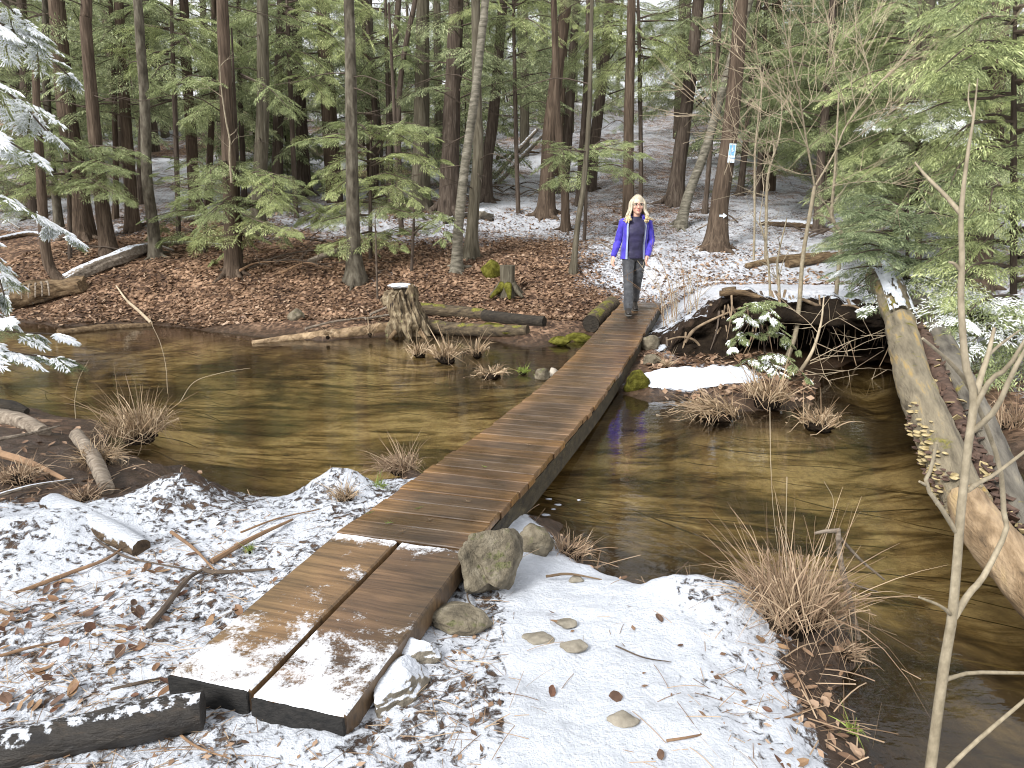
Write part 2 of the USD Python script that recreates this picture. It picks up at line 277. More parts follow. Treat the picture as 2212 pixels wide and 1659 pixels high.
cover = np.where(~nb, sstep(D, 0.15, 0.6) * (far_left * (1 - side) + far_right * side) - 0.4 * path_clear, cover)
SNOWB = at_z(1505, 815, 0.12)
cover = np.where(~nb, np.maximum(cover, 1.35 * np.exp(-(((X - SNOWB[0]) / 0.52) ** 2 + ((Y - SNOWB[1]) / 0.26) ** 4))), cover)
cover *= 1 - sstep(X, 1.75, 2.1) * (1 - sstep(X, 4.7, 5.0)) * sstep(Y, 7.25, 7.4) * (1 - sstep(Y, 9.2, 9.5))
cover = np.clip(cover, 0, 1)
near_lr = (left_near, right_near)

ni, nj = X.shape
idx = np.arange(ni * nj).reshape(ni, nj)
quads = np.stack([idx[:-1, :-1], idx[1:, :-1], idx[1:, 1:], idx[:-1, 1:]], -1).reshape(-1, 4)
V = np.stack([X, Y, Z], -1).reshape(-1, 3)
def add_primvar(prim, name, values):
    UsdGeom.PrimvarsAPI(UsdGeom.Mesh(prim)).CreatePrimvar(name, Sdf.ValueTypeNames.FloatArray, "vertex").Set(Vt.FloatArray.FromNumpy(np.asarray(values, np.float32)))

ground_mat = M("leafy_ground_with_snow", {
    "g": ("geometry", {}), "sn": ("attribute", {"attribute": "cover"}), "wt": ("attribute", {"attribute": "wet"}), "bd": ("attribute", {"attribute": "bed"}),
    # dead leaves and mould
    "vo": ("voronoi_texture", {"scale": 26.0, "randomness": 1.0}), "vos": ("separate_color", {}), "ml": ("mapping", {"scale": (1.0, 0.55, 1.0)}),
    "lr": ("rgb_ramp", {"ramp": [(0.0, (0.035, 0.018, 0.010)), (0.35, (0.090, 0.053, 0.032)), (0.65, (0.17, 0.105, 0.064)), (1.0, (0.32, 0.215, 0.145))]}),
    "bn": ("noise_texture", {"scale": 2.2, "detail": 4.0}), "br": ("rgb_ramp", {"ramp": [(0.35, (0.5, 0.45, 0.42)), (0.65, (1.15, 1.1, 1.05))]}), "lm": ("mix", {"mix_type": "multiply", "fac": 1.0}), "nr": ("attribute", {"attribute": "near"}), "nm": ("mix", {"color2": (0.040, 0.026, 0.018)}), "nf": ("math", {"math_type": "multiply", "value2": 0.75}),
    # wet mud near the water
    "wr": ("rgb_ramp", {"ramp": [(0.3, (0.012, 0.008, 0.005)), (0.7, (0.060, 0.036, 0.022))]}), "wn": ("noise_texture", {"scale": 24.0, "detail": 5.0, "roughness": 0.7}), "wm": ("mix", {}),
    # stream bed: pale sand under dark streaks of weed drawn out along the current
    "mb": ("mapping", {"rotation": (0.0, 0.0, 0.36), "scale": (0.9, 3.4, 1.0)}), "sb": ("noise_texture", {"scale": 1.5, "detail": 9.0, "roughness": 0.60, "distortion": 0.8}),
    "bramp": ("rgb_ramp", {"ramp": [(0.36, (0.14, 0.12, 0.085)), (0.46, (0.62, 0.58, 0.50)), (0.53, (1.0, 1.0, 1.0))]}),
    "sb2": ("noise_texture", {"scale": 16.0, "detail": 7.0, "roughness": 0.75}), "b2r": ("rgb_ramp", {"ramp": [(0.30, (0.22, 0.155, 0.055)), (0.50, (0.48, 0.36, 0.145)), (0.70, (0.68, 0.55, 0.27))]}), "bm": ("mix", {"mix_type": "multiply", "fac": 0.9}),
    "big": ("noise_texture", {"scale": 0.62, "detail": 5.0, "roughness": 0.6, "distortion": 0.6}), "bigr": ("rgb_ramp", {"ramp": [(0.42, (0.10, 0.08, 0.055)), (0.50, (0.6, 0.56, 0.48)), (0.57, (1.0, 1.0, 1.0))]}), "bm2": ("mix", {"mix_type": "multiply", "fac": 0.9}), "bmix": ("mix", {}),
    # snow
    "s1": ("noise_texture", {"scale": 26.0, "detail": 7.0, "roughness": 0.72, "distortion": 0.5}), "s2": ("noise_texture", {"scale": 3.0, "detail": 3.0}),
    "sa": ("math", {"math_type": "multiply_add", "value2": 0.30}), "sc": ("math", {"math_type": "multiply_add", "value2": -0.62, "value3": 0.92}), "sd": ("math", {"math_type": "subtract"}),
    "st": ("map_range", {"from_min": -0.03, "from_max": 0.05, "to_min": 0.0, "to_max": 1.0, "clamp": True}), "sg": ("math", {"math_type": "greater_than", "value2": 0.02}), "sf": ("math", {"math_type": "multiply"}), "thin": ("map_range", {"from_min": 0.0, "from_max": 1.0, "to_min": 0.80, "to_max": 1.0}), "sf0": ("math", {"math_type": "multiply"}),
    "snr": ("rgb_ramp", {"ramp": [(0.3, SNOW1), (0.7, SNOW2)]}), "smix": ("mix", {}),
    "bh": ("noise_texture", {"scale": 55.0, "detail": 6.0, "roughness": 0.7}), "hadd": ("math", {"math_type": "multiply_add", "value2": 0.8}), "b": ("bump", {"strength": 0.9, "distance": 0.02}),
    "rr": ("map_range", {"from_min": 0.0, "from_max": 1.0, "to_min": 0.85, "to_max": 0.30, "clamp": True}),
    "p": ("principled_bsdf", {"specular_ior_level": 0.3})},
    [("g.position", "ml.vector"), ("ml.vector", "vo.vector"), ("vo.color", "vos.color"), ("vos.r", "lr.fac"), ("g.position", "bn.vector"), ("bn.fac", "br.fac"), ("lr.color", "lm.color1"), ("br.color", "lm.color2"),
     ("g.position", "wn.vector"), ("wn.fac", "wr.fac"), ("wt.fac", "wm.fac"), ("nr.fac", "nf.value1"), ("nf.value", "nm.fac"), ("lm.color", "nm.color1"), ("nm.color", "wm.color1"), ("wr.color", "wm.color2"),
     ("g.position", "mb.vector"), ("mb.vector", "sb.vector"), ("sb.fac", "bramp.fac"), ("g.position", "sb2.vector"), ("sb2.fac", "b2r.fac"), ("bramp.color", "bm.color1"), ("b2r.color", "bm.color2"),
     ("g.position", "big.vector"), ("big.fac", "bigr.fac"), ("bm.color", "bm2.color1"), ("bigr.color", "bm2.color2"), ("bd.fac", "bmix.fac"), ("wm.color", "bmix.color1"), ("bm2.color", "bmix.color2"),
     ("g.position", "s1.vector"), ("g.position", "s2.vector"), ("s2.fac", "sa.value1"), ("s1.fac", "sa.value3"), ("sn.fac", "sc.value1"), ("sa.value", "sd.value1"), ("sc.value", "sd.value2"), ("sd.value", "st.value"),
     ("sn.fac", "sg.value1"), ("st.result", "sf0.value1"), ("sg.value", "sf0.value2"), ("nr.fac", "thin.value"), ("sf0.value", "sf.value1"), ("thin.result", "sf.value2"), ("s1.fac", "snr.fac"), ("sf.value", "smix.fac"), ("bmix.color", "smix.color1"), ("snr.color", "smix.color2"), ("smix.color", "p.base_color"),
     ("g.position", "bh.vector"), ("sf.value", "hadd.value1"), ("bh.fac", "hadd.value3"), ("hadd.value", "b.height"), ("b.normal", "p.normal"), ("wt.fac", "rr.value"), ("rr.result", "p.roughness")])
ground = obj("ground", (V, quads), ground_mat, smooth=True, kind="structure", label="leaf covered forest floor with thin snow, sloping to the stream")
add_primvar(ground, "cover", cover.ravel())
add_primvar(ground, "near", nb.astype(float).ravel())
wet = np.clip(1 - D / np.where(Y < 4.8, 0.22, 0.45), 0, 1) * (D > -5)
wet = np.maximum(wet, np.where(nb & (D > 0), mud * 0.75, 0))
cave = sstep(X, 1.75, 2.1) * (1 - sstep(X, 4.7, 5.0)) * sstep(Y, 7.25, 7.4) * (1 - sstep(Y, 9.2, 9.5))
wet = np.maximum(wet, cave)
add_primvar(ground, "wet", np.where(D > 0, wet, 1.0).ravel())
add_primvar(ground, "bed", sstep(-D, 0.05, 0.55).ravel())

# ------------------------------------------------------------------ water
wx, wy = np.linspace(-22, 14, 73), np.linspace(0.2, 15, 41)
WX, WY = np.meshgrid(wx, wy, indexing="ij")
wi = np.arange(WX.size).reshape(WX.shape)
wq = np.stack([wi[:-1, :-1], wi[1:, :-1], wi[1:, 1:], wi[:-1, 1:]], -1).reshape(-1, 4)
water_mat = M("clear_brown_water", {
    "g": ("geometry", {}), "m1": ("mapping", {"rotation": (0, 0, 0.3), "scale": (1.6, 4.0, 1.0)}), "n1": ("noise_texture", {"scale": 1.8, "detail": 4.0, "roughness": 0.6, "distortion": 0.2}),
    "m2": ("mapping", {"rotation": (0, 0, 0.2), "scale": (9.0, 22.0, 1.0)}), "n2": ("noise_texture", {"scale": 1.0, "detail": 2.0}), "ad": ("math", {"math_type": "multiply_add", "value2": 0.10}),
    "b": ("bump", {"strength": 0.20, "distance": 0.02}), "f": ("fresnel", {"IOR": 1.33}),
    "t": ("transparent_bsdf", {"color": (0.96, 0.90, 0.76)}), "s": ("glossy_bsdf", {"color": (1, 1, 1), "roughness": 0.025}), "x": ("mix_closure", {})},
    [("g.position", "m1.vector"), ("m1.vector", "n1.vector"), ("g.position", "m2.vector"), ("m2.vector", "n2.vector"), ("n2.fac", "ad.value1"), ("n1.fac", "ad.value3"), ("ad.value", "b.height"),
     ("b.normal", "f.normal"), ("b.normal", "s.normal"), ("f.fac", "x.fac"), ("t.BSDF", "x.closure1"), ("s.BSDF", "x.closure2")], surface="x.closure")
obj("water", (np.stack([WX, WY, 0 * WX], -1).reshape(-1, 3), wq), water_mat, kind="structure", label="clear shallow stream over sand and dark weed")
# ------------------------------------------------------------------ shape helpers
def spline(pts, n):
    """a smooth path of n points through pts (Catmull-Rom)"""
    p = np.asarray(pts, float)
    if len(p) == 2: return p[0] + (p[1] - p[0]) * np.linspace(0, 1, n)[:, None]
    q = np.vstack([2 * p[0] - p[1], p, 2 * p[-1] - p[-2]])
    t = np.linspace(0, len(p) - 1 - 1e-9, n); i = t.astype(int); f = (t - i)[:, None]
    a, b, c, d = q[i], q[i + 1], q[i + 2], q[i + 3]
    return 0.5 * (2 * b + (c - a) * f + (2 * a - 5 * b + 4 * c - d) * f ** 2 + (3 * b - a - 3 * c + d) * f ** 3)
def frames(p):
    t = np.gradient(p, axis=0); t /= np.linalg.norm(t, axis=1, keepdims=True) + 1e-12
    ref = np.array([0, 0, 1.0]) if abs(t[:, 2]).mean() < 0.8 else np.array([0, 1.0, 0])
    a = np.cross(t, ref); a /= np.linalg.norm(a, axis=1, keepdims=True) + 1e-12
    return t, a, np.cross(a, t)
def tube(pts, radii, sides=8, n=None, amp=0.0, freq=3.0, seed=0, ridges=0.0, nridge=9, flat=1.0, caps=True):
    """a tapering limb along pts with an uneven surface; amp and ridges are shares of the radius"""
    n = n or max(2, len(pts))
    p = spline(pts, n) if n != len(pts) or len(pts) > 2 else np.asarray(pts, float)
    r = np.interp(np.linspace(0, 1, n), np.linspace(0, 1, np.size(radii)), np.atleast_1d(radii)) if np.ndim(radii) else np.full(n, float(radii))
    t, a, b = frames(p)
    ang = np.arange(sides) * 2 * np.pi / sides
    ca, sa = np.cos(ang), np.sin(ang)
    rr = np.repeat(r[:, None], sides, 1)
    if amp > 0 or ridges > 0:
        base = p[:, None, :] + r[:, None, None] * (ca[None, :, None] * a[:, None] + sa[None, :, None] * b[:, None])
        if amp > 0: rr = rr * (1 + amp * 2 * (meshkit.fbm(base * freq + seed * 7.3, 4, seed) - 0.5))
        if ridges > 0:
            s = np.concatenate([[0], np.cumsum(np.linalg.norm(np.diff(p, axis=0), axis=1))])
            q = np.stack([np.repeat(ca[None] * nridge * 0.5, n, 0), np.repeat(sa[None] * nridge * 0.5, n, 0), np.repeat(s[:, None] * 1.3, sides, 1)], -1)
            rr = rr * (1 + ridges * 2 * (meshkit.fbm(q + seed * 3.1, 3, seed + 50) - 0.5))
    v = p[:, None, :] + rr[:, :, None] * (ca[None, :, None] * a[:, None] * 1.0 + sa[None, :, None] * b[:, None] * flat)
    i, j = np.meshgrid(np.arange(n - 1), np.arange(sides), indexing="ij")
    q = np.stack([i * sides + j, i * sides + (j + 1) % sides, (i + 1) * sides + (j + 1) % sides, (i + 1) * sides + j], -1).reshape(-1, 4)
    f = np.vstack([q[:, [0, 1, 2]], q[:, [0, 2, 3]]])
    v = v.reshape(-1, 3)
    if caps:
        m = len(v); v = np.vstack([v, p[:1], p[-1:]])
        j = np.arange(sides)
        f = np.vstack([f, np.stack([np.full(sides, m), (j + 1) % sides, j], 1), np.stack([np.full(sides, m + 1), (n - 1) * sides + j, (n - 1) * sides + (j + 1) % sides], 1)])
    return v, f[:, ::-1]
def lump(c, size, seed, amp=0.35, freq=2.0, sub=3, squash_below=None, rot=0.0, ridged=False):
    """a stone or clod: a displaced, stretched ball"""
    s = trimesh.creation.icosphere(sub, 1.0)
    n = np.array(s.vertices)
    k = meshkit.fbm(n * freq + seed * 5.7, 4, seed)
    if ridged: k = np.abs(k - 0.5) * 2
    # flatten a few faces so that it reads as broken stone
    rng = np.random.default_rng(seed)
    d = np.ones(len(n))
    for _ in range(9):
        w = rng.normal(size=3); w /= np.linalg.norm(w); h = rng.uniform(0.62, 0.9)
        dot = n @ w; d = np.where(dot > 0.01, np.minimum(d, h / np.maximum(dot, 0.01)), d)
    v = n * (d * (1 + amp * (k - 0.5)))[:, None] * np.asarray(size)
    cr, sr = math.cos(rot), math.sin(rot)
    v = v @ np.array([[cr, sr, 0], [-sr, cr, 0], [0, 0, 1]]) + np.asarray(c)
    return v, np.array(s.faces)
def box_mesh(size, bevel=0.004):
    """a bevelled box centred at the origin"""
    sx, sy, sz = np.asarray(size) / 2; b = bevel
    pts = []
    for x in (-1, 1):
        for y in (-1, 1):
            for z in (-1, 1):
                pts += [(x * (sx - b), y * (sy - b), z * sz), (x * (sx - b), y * sy, z * (sz - b)), (x * sx, y * (sy - b), z * (sz - b))]
    h = trimesh.convex.convex_hull(np.array(pts))
    return np.array(h.vertices), np.array(h.faces)
def ribbons(starts, dirs, lengths, width, droop, rng, segs=5, taper=True, twist=True):
    """many flat blades at once: each leaves STARTS along DIRS and bends down by DROOP"""
    n = len(starts); t = np.linspace(0, 1, segs + 1)
    d = dirs / np.linalg.norm(dirs, axis=1, keepdims=True)
    c = starts[:, None] + d[:, None] * (lengths[:, None] * t[None])[..., None]
    c[..., 2] -= (droop[:, None] * (lengths[:, None] * t[None]) ** 2)
    side = np.cross(d, rng.normal(size=(n, 3)) if twist else np.array([[0, 0, 1.0]]))
    side /= np.linalg.norm(side, axis=1, keepdims=True) + 1e-9
    w = np.broadcast_to(width, (n,))[:, None] * (np.clip(1.15 - t, 0.12, 1)[None] if taper else np.ones((1, segs + 1)))
    v = np.stack([c - side[:, None] * w[..., None] / 2, c + side[:, None] * w[..., None] / 2], 2).reshape(-1, 3)
    k = np.arange(n)[:, None] * (segs + 1) * 2 + np.arange(segs)[None] * 2
    q = np.stack([k, k + 1, k + 3, k + 2], -1).reshape(-1, 4)
    return v, np.vstack([q[:, [0, 1, 2]], q[:, [0, 2, 3]]])

# ------------------------------------------------------------------ the footbridge
YAW = math.radians(16.57)
BD, BN = np.array([math.sin(YAW), math.cos(YAW)]), np.array([math.cos(YAW), -math.sin(YAW)])
BW, BAX = 0.575, -1.5643
BS = np.array([1.959, 2.928, 4.518, 6.213, 8.2, 11.28])
BZ = CAM_Z - np.array([1.303, 1.282, 1.372, 1.435, 1.40, 1.215])
_ss = np.linspace(BS[0], BS[-1], 200); _zz = np.interp(_ss, BS, BZ); _zz[25:] = ndimage.gaussian_filter1d(_zz, 9)[25:]
def bridge(s, n, dz=0.0):
    """a point on the deck: s metres along, n metres from the left edge"""
    s, n = np.broadcast_arrays(np.asarray(s, float), np.asarray(n, float))
    xy = np.array([BAX, 0.0]) + s[..., None] * BD + n[..., None] * BN
    return np.concatenate([xy, (np.interp(s, _ss, _zz) + dz)[..., None]], -1)
c0 = bridge(0.0, BW / 2)
def wood(name, lo, mid, hi, edge, rough, dust=None):
    """wet plank: grain along the plank, paler rubbed ends and a dark wet middle"""
    off = float(-(np.array([BAX, 0.0]) @ BN) - BW / 2)
    nd, ln = {}, []
    if dust:
        nd = {"d1": ("noise_texture", {"scale": 5.5, "detail": 9.0, "roughness": 0.72, "distortion": 0.3}), "ds": ("vector_math", {"math_type": "dot_product", "vector2": (float(BD[0]), float(BD[1]), 0.0)}), "do": ("math", {"math_type": "add", "value2": float(-np.array([BAX, 0.0]) @ BD)}),
              "g1": ("map_range", {"range_type": "smoothstep", "from_min": 1.95, "from_max": 2.62, "to_min": 0.15, "to_max": -0.07, "clamp": True}), "g2": ("map_range", {"range_type": "smoothstep", "from_min": 2.80, "from_max": 2.93, "to_min": 0.0, "to_max": 0.20, "clamp": True}), "ga": ("math", {"math_type": "add"}), "gb": ("math", {"math_type": "add"}),
              "up": ("separate_xyz", {}), "ug": ("math", {"math_type": "greater_than", "value2": 0.6}), "um": ("math", {"math_type": "multiply"}), "fine": ("noise_texture", {"scale": 90.0, "detail": 4.0, "roughness": 0.8}), "fa": ("math", {"math_type": "multiply_add", "value2": 0.35}),
              "dt": ("map_range", {"from_min": 0.72, "from_max": 0.84, "to_min": 0.0, "to_max": 0.96, "clamp": True}), "dm": ("mix", {"color2": (0.66, 0.68, 0.72)}), "hb": ("math", {"math_type": "multiply_add", "value2": 1.2})}
        ln = [("g.position", "d1.vector"), ("g.position", "ds.vector1"), ("ds.value", "do.value1"), ("do.value", "g1.value"), ("do.value", "g2.value"), ("g1.result", "ga.value1"), ("g2.result", "ga.value2"), ("ga.value", "gb.value1"), ("d1.fac", "gb.value2"),
              ("g.position", "fine.vector"), ("fine.fac", "fa.value1"), ("gb.value", "fa.value3"), ("fa.value", "dt.value"), ("g.normal", "up.vector"), ("up.z", "ug.value1"), ("ug.value", "um.value1"), ("dt.result", "um.value2"), ("um.value", "dm.fac"), ("sm.color", "dm.color1"), ("dm.color", "p.base_color"),
              ("um.value", "hb.value1"), ("n.fac", "hb.value3"), ("hb.value", "b.height")]
    return M(name, {**nd, "g": ("geometry", {}), "rot": ("vector_rotate", {"rotate_type": "z_axis", "angle": YAW}) , "mp": ("mapping", {"scale": (3.0, 42.0, 20.0)}), "n": ("noise_texture", {"scale": 1.0, "detail": 7.0, "roughness": 0.65, "distortion": 0.4}),
        "r": ("rgb_ramp", {"ramp": [(0.28, lo), (0.5, mid), (0.75, hi)]}),
        "dp": ("vector_math", {"math_type": "dot_product", "vector2": (float(BN[0]), float(BN[1]), 0.0)}), "of": ("math", {"math_type": "add", "value2": off}), "ab": ("math", {"math_type": "absolute"}),
        "n2": ("noise_texture", {"scale": 4.5, "detail": 4.0, "roughness": 0.6}), "ad": ("math", {"math_type": "multiply_add", "value2": 0.30}), "er": ("map_range", {"from_min": 0.30, "from_max": 0.46, "to_min": 0.0, "to_max": 1.0, "clamp": True}),
        "em": ("mix", {}), "ec": ("mix", {"mix_type": "multiply", "fac": 1.0, "color2": edge}),
        "st": ("noise_texture", {"scale": 1.1, "detail": 4.0, "roughness": 0.6}), "sr": ("rgb_ramp", {"ramp": [(0.38, (0.55, 0.52, 0.50)), (0.60, (1.2, 1.15, 1.1))]}), "sm": ("mix", {"mix_type": "multiply", "fac": 1.0}),
        "rr": ("map_range", {"from_min": 0.3, "from_max": 0.7, "to_min": rough - 0.17, "to_max": rough + 0.16, "clamp": True}),
        "b": ("bump", {"strength": 0.35, "distance": 0.006}), "p": ("principled_bsdf", {"specular_ior_level": 0.5})},
        [("g.position", "rot.vector"), ("rot.vector", "mp.vector"), ("mp.vector", "n.vector"), ("n.fac", "r.fac"), ("g.position", "dp.vector1"), ("dp.value", "of.value1"), ("of.value", "ab.value1"),
         ("g.position", "n2.vector"), ("n2.fac", "ad.value1"), ("ab.value", "ad.value3"), ("ad.value", "er.value"), ("er.result", "em.fac"), ("r.color", "em.color1"), ("r.color", "ec.color1"), ("ec.color", "em.color2"),
         ("g.position", "st.vector"), ("st.fac", "sr.fac"), ("em.color", "sm.color1"), ("sr.color", "sm.color2"), ("n2.fac", "rr.value"), ("rr.result", "p.roughness"), ("b.normal", "p.normal")] + (ln or [("sm.color", "p.base_color"), ("n.fac", "b.height")]))
plank_mats = [wood(f"wet_plank_wood_{i}", *c) for i, c in enumerate([
    ((0.034, 0.020, 0.010), (0.070, 0.043, 0.021), (0.150, 0.098, 0.052), (1.9, 1.75, 1.45), 0.38), ((0.042, 0.023, 0.010), (0.088, 0.050, 0.022), (0.180, 0.112, 0.054), (1.7, 1.6, 1.3), 0.36),
    ((0.028, 0.017, 0.010), (0.058, 0.037, 0.021), (0.125, 0.085, 0.052), (2.1, 1.9, 1.6), 0.40), ((0.038, 0.023, 0.013), (0.080, 0.051, 0.028), (0.165, 0.112, 0.068), (1.8, 1.7, 1.5), 0.34)])]
stringer_mat = noisy("black_bridge_beam", [(0.3, (0.012, 0.009, 0.006)), (0.6, (0.05, 0.04, 0.022)), (0.85, (0.17, 0.14, 0.08))], scale=(12, 12, 26), rough=0.7, bump=0.8, bdist=0.01)
rng = np.random.default_rng(4)
bridge_xf = thing("footbridge", "narrow wet brown plank footbridge crossing the stream from the snowy bank", "footbridge", bridge(5.0, BW / 2))
s = BS[1] + 0.004; PT = 0.040
ends = []
while s < BS[-1]:
    w = rng.uniform(0.137, 0.148); gap = rng.uniform(0.005, 0.010)
    s0, s1 = s, min(s + w, BS[-1] + 0.02)
    j0, j1 = rng.uniform(-0.008, 0.010), rng.uniform(-0.010, 0.008); sk = rng.uniform(-0.004, 0.004)
    v, f = box_mesh((1, 1, 1), 0.0)
    m = (s0 + s1) / 2
    v, f = box_mesh((BW + j0 + j1, s1 - s0, PT), 0.004)
    dzl = rng.uniform(-0.003, 0.003)
    pitch = (bridge(s1, 0)[2] - bridge(s0, 0)[2]) / (s1 - s0)
    cen = bridge(m, BW / 2 + (j1 - j0) / 2, -PT / 2)
    q = cen + v[:, :1] * np.array([BN[0], BN[1], 0]) + v[:, 1:2] * np.array([BD[0], BD[1], pitch]) + v[:, 2:] * np.array([0, 0, 1.0])
    q[:, 2] += dzl + v[:, 0] * rng.uniform(-0.006, 0.006)
    q[:, :2] += v[:, :1] * sk * BD
    obj("plank", (q, f), plank_mats[int(rng.integers(4))], bridge_xf)
    ends.append((s0, s1)); s = s1 + gap
for n in (0.045, BW - 0.045):
    ss = np.linspace(BS[1] + 0.02, BS[-1] - 0.02, 60)
    top, dep, hw = -PT - 0.002, 0.135, 0.04
    ring = [bridge(ss, n - hw, top), bridge(ss, n + hw, top), bridge(ss, n + hw * 0.95, top - dep), bridge(ss, n - hw * 0.95, top - dep)]
    v = np.stack(ring, 1).reshape(-1, 3)
    i, j = np.meshgrid(np.arange(59), np.arange(4), indexing="ij")
    q = np.stack([i * 4 + j, i * 4 + (j + 1) % 4, (i + 1) * 4 + (j + 1) % 4, (i + 1) * 4 + j], -1).reshape(-1, 4)
    q = np.vstack([q, [[0, 3, 2, 1]], [[236, 237, 238, 239]]])
    v = v + (meshkit.fbm(v * 12, 3, 7)[:, None] - 0.5) * 0.012
    v[:, 2] = np.minimum(v[:, 2], np.repeat(bridge(ss, n, top)[:, 2], 4))
    obj("beam", (v, q), stringer_mat, bridge_xf)

def snow_sheet(fn_point, nu, nv, thick, level, seed, fu=6.0, fv=6.0, bias=None):
    """a patchy layer of snow lying on a surface: fn_point(u, v in 0..1) gives its points; open where the noise is under LEVEL"""
    u, v = np.meshgrid(np.linspace(0, 1, nu), np.linspace(0, 1, nv), indexing="ij")
    p = fn_point(u, v)
    k = meshkit.fbm(np.stack([u * fu, v * fv, 0 * u], -1) + seed * 3.3, 4, seed) + 0.35 * (meshkit.fbm(np.stack([u * fu * 6, v * fv * 6, 0 * u], -1), 3, seed + 9) - 0.5)
    if bias is not None: k = k + bias(u, v)
    h = np.clip((k - level) / 0.16, 0, 1) ** 0.7 * thick * (0.75 + 0.5 * meshkit.fbm(p * 45, 3, seed + 2))
    q = p.copy(); q[..., 2] += np.where(k > level, 0.003 + h, -0.004)
    i = np.arange(nu * nv).reshape(nu, nv)
    quads = np.stack([i[:-1, :-1], i[1:, :-1], i[1:, 1:], i[:-1, 1:]], -1).reshape(-1, 4)
    keep = (k.ravel()[quads] > level).any(1)
    quads = quads[keep]
    us, inv = np.unique(quads, return_inverse=True)
    return q.reshape(-1, 3)[us], inv.reshape(-1, 4)
# the ramp: two thick planks laid lengthwise down to the bank
ramp = thing("ramp", "snow dusted entry ramp of two thick dark planks before the footbridge", "ramp", bridge(2.45, BW / 2, -0.05))
ramp_mats = [wood(f"ramp_wood_{i}", *c) for i, c in enumerate([((0.040, 0.025, 0.012), (0.115, 0.070, 0.033), (0.20, 0.125, 0.06), (0.8, 0.85, 0.8), 0.5, True), ((0.035, 0.022, 0.012), (0.10, 0.060, 0.032), (0.18, 0.112, 0.06), (0.8, 0.85, 0.8), 0.5, True)])]
RT = 0.088
end_black = noisy("black_end_grain", [(0.3, (0.004, 0.004, 0.004)), (0.7, (0.022, 0.020, 0.018))], scale=(30, 30, 60), rough=0.8, bump=0.8)
for k, (n0, n1, s0) in enumerate([(0.0, 0.276, 1.955), (0.293, BW + 0.012, 1.940)]):
    s1 = BS[1] - 0.006
    L, w = s1 - s0, n1 - n0
    v, f = box_mesh((w, L, RT), 0.006)
    m = trimesh.Trimesh(v, f).subdivide_to_size(0.06); v, f = np.array(m.vertices), np.array(m.faces)
    sc, nc = (s0 + s1) / 2, (n0 + n1) / 2
    q = bridge(sc + v[:, 1], nc + v[:, 0], -RT / 2 - 0.004 * k)
    q[:, 2] += v[:, 2] + (meshkit.fbm(q * 7, 3, 3 + k) - 0.5) * 0.010
    rp = obj("ramp_plank", (q, f), ramp_mats[k], ramp)
    fe, ff = box_mesh((w - 0.004, 0.012, RT - 0.006), 0.002); fe = trimesh.Trimesh(fe, ff).subdivide_to_size(0.03); ff = np.array(fe.faces); fe = np.array(fe.vertices)
    qe = bridge(s0 - 0.004 + fe[:, 1], nc + fe[:, 0], -RT / 2 - 0.004 * k - 0.002); qe[:, 2] += fe[:, 2]; qe += (meshkit.fbm(qe * 30, 3, 6) - 0.5)[:, None] * 0.006
    obj("end_grain", (qe, ff), end_black, rp)
# ------------------------------------------------------------------ hemlock foliage
def diamonds(p, d, L, w, lift, rng):
    """flat pointed shoots: from P along unit D (n x 3), length L, width w"""
    n = len(p)
    up = np.array([0, 0, 1.0]) + rng.normal(0, 0.28, (n, 3))
    s = np.cross(d, up); s /= np.linalg.norm(s, axis=1, keepdims=True) + 1e-9
    mid = p + d * (L * 0.45)[:, None]; mid[:, 2] += lift
    tip = p + d * L[:, None]; tip[:, 2] -= lift * 0.6
    hw = (w / 2)[:, None] if np.ndim(w) else w / 2
    v = np.stack([p, mid - s * hw, tip, mid + s * hw], 1).reshape(-1, 3)
    k = np.arange(n)[:, None] * 4
    f = np.vstack([k + np.array([[0, 1, 2]]), k + np.array([[0, 2, 3]])])
    return v, f
def spray_shoots(L, rng, step=0.04, sub=0.033, tw=0.060, droop=0.22, wide=0.46):
    """base, direction and length of each needled shoot of one flat hemlock spray lying along +x"""
    B, Dr, Ln = [], [], []
    t = np.arange(0.05 * L, L, step)
    for i, x in enumerate(t):
        f = x / L
        for sd in (1, -1):
            l = (L * wide * (1 - f) ** 0.75 * rng.uniform(0.65, 1.1) + 0.03) * min(1, f * 4 + 0.35)
            a = sd * math.radians(rng.uniform(46, 64) * (1 - 0.35 * f))
            dx, dy = math.cos(a), math.sin(a)
            q = np.arange(0.015, max(l, 0.03), sub)
            for s in q:
                for s2 in (1, -1):
                    a2 = a + s2 * math.radians(rng.uniform(28, 46))
                    B.append((x + dx * s, dy * s, 0)); Dr.append((math.cos(a2), math.sin(a2), 0)); Ln.append(tw * rng.uniform(0.6, 1.15) * (1 - 0.35 * s / max(l, 0.03)))
            B.append((x + dx * l, dy * l, 0)); Dr.append((dx, dy, 0)); Ln.append(tw * 0.9)
    B.append((L, 0, 0)); Dr.append((1, 0, 0)); Ln.append(tw * 1.1)
    B, Dr, Ln = np.array(B), np.array(Dr, float), np.array(Ln)
    r2 = (B[:, 0] * 0.6) ** 2 + B[:, 1] ** 2 * 1.6
    B[:, 2] = -droop * r2 / L + rng.normal(0, 0.006, len(B))
    slope = -2 * droop * (B[:, 0] * 0.36 * Dr[:, 0] + 1.6 * B[:, 1] * Dr[:, 1]) / L
    Dr[:, 2] = slope - rng.uniform(0.0, 0.35, len(B))
    Dr /= np.linalg.norm(Dr, axis=1, keepdims=True)
    return B, Dr, Ln
def spray_set(n, Ls, seed, **kw):
    rng = np.random.default_rng(seed)
    return [spray_shoots(Ls * rng.uniform(0.8, 1.2), rng, **kw) for _ in range(n)]
FINE = spray_set(6, 0.50, 1, step=0.046, sub=0.040, tw=0.066)
COARSE = spray_set(6, 0.55, 2, step=0.085, sub=0.075, tw=0.115)
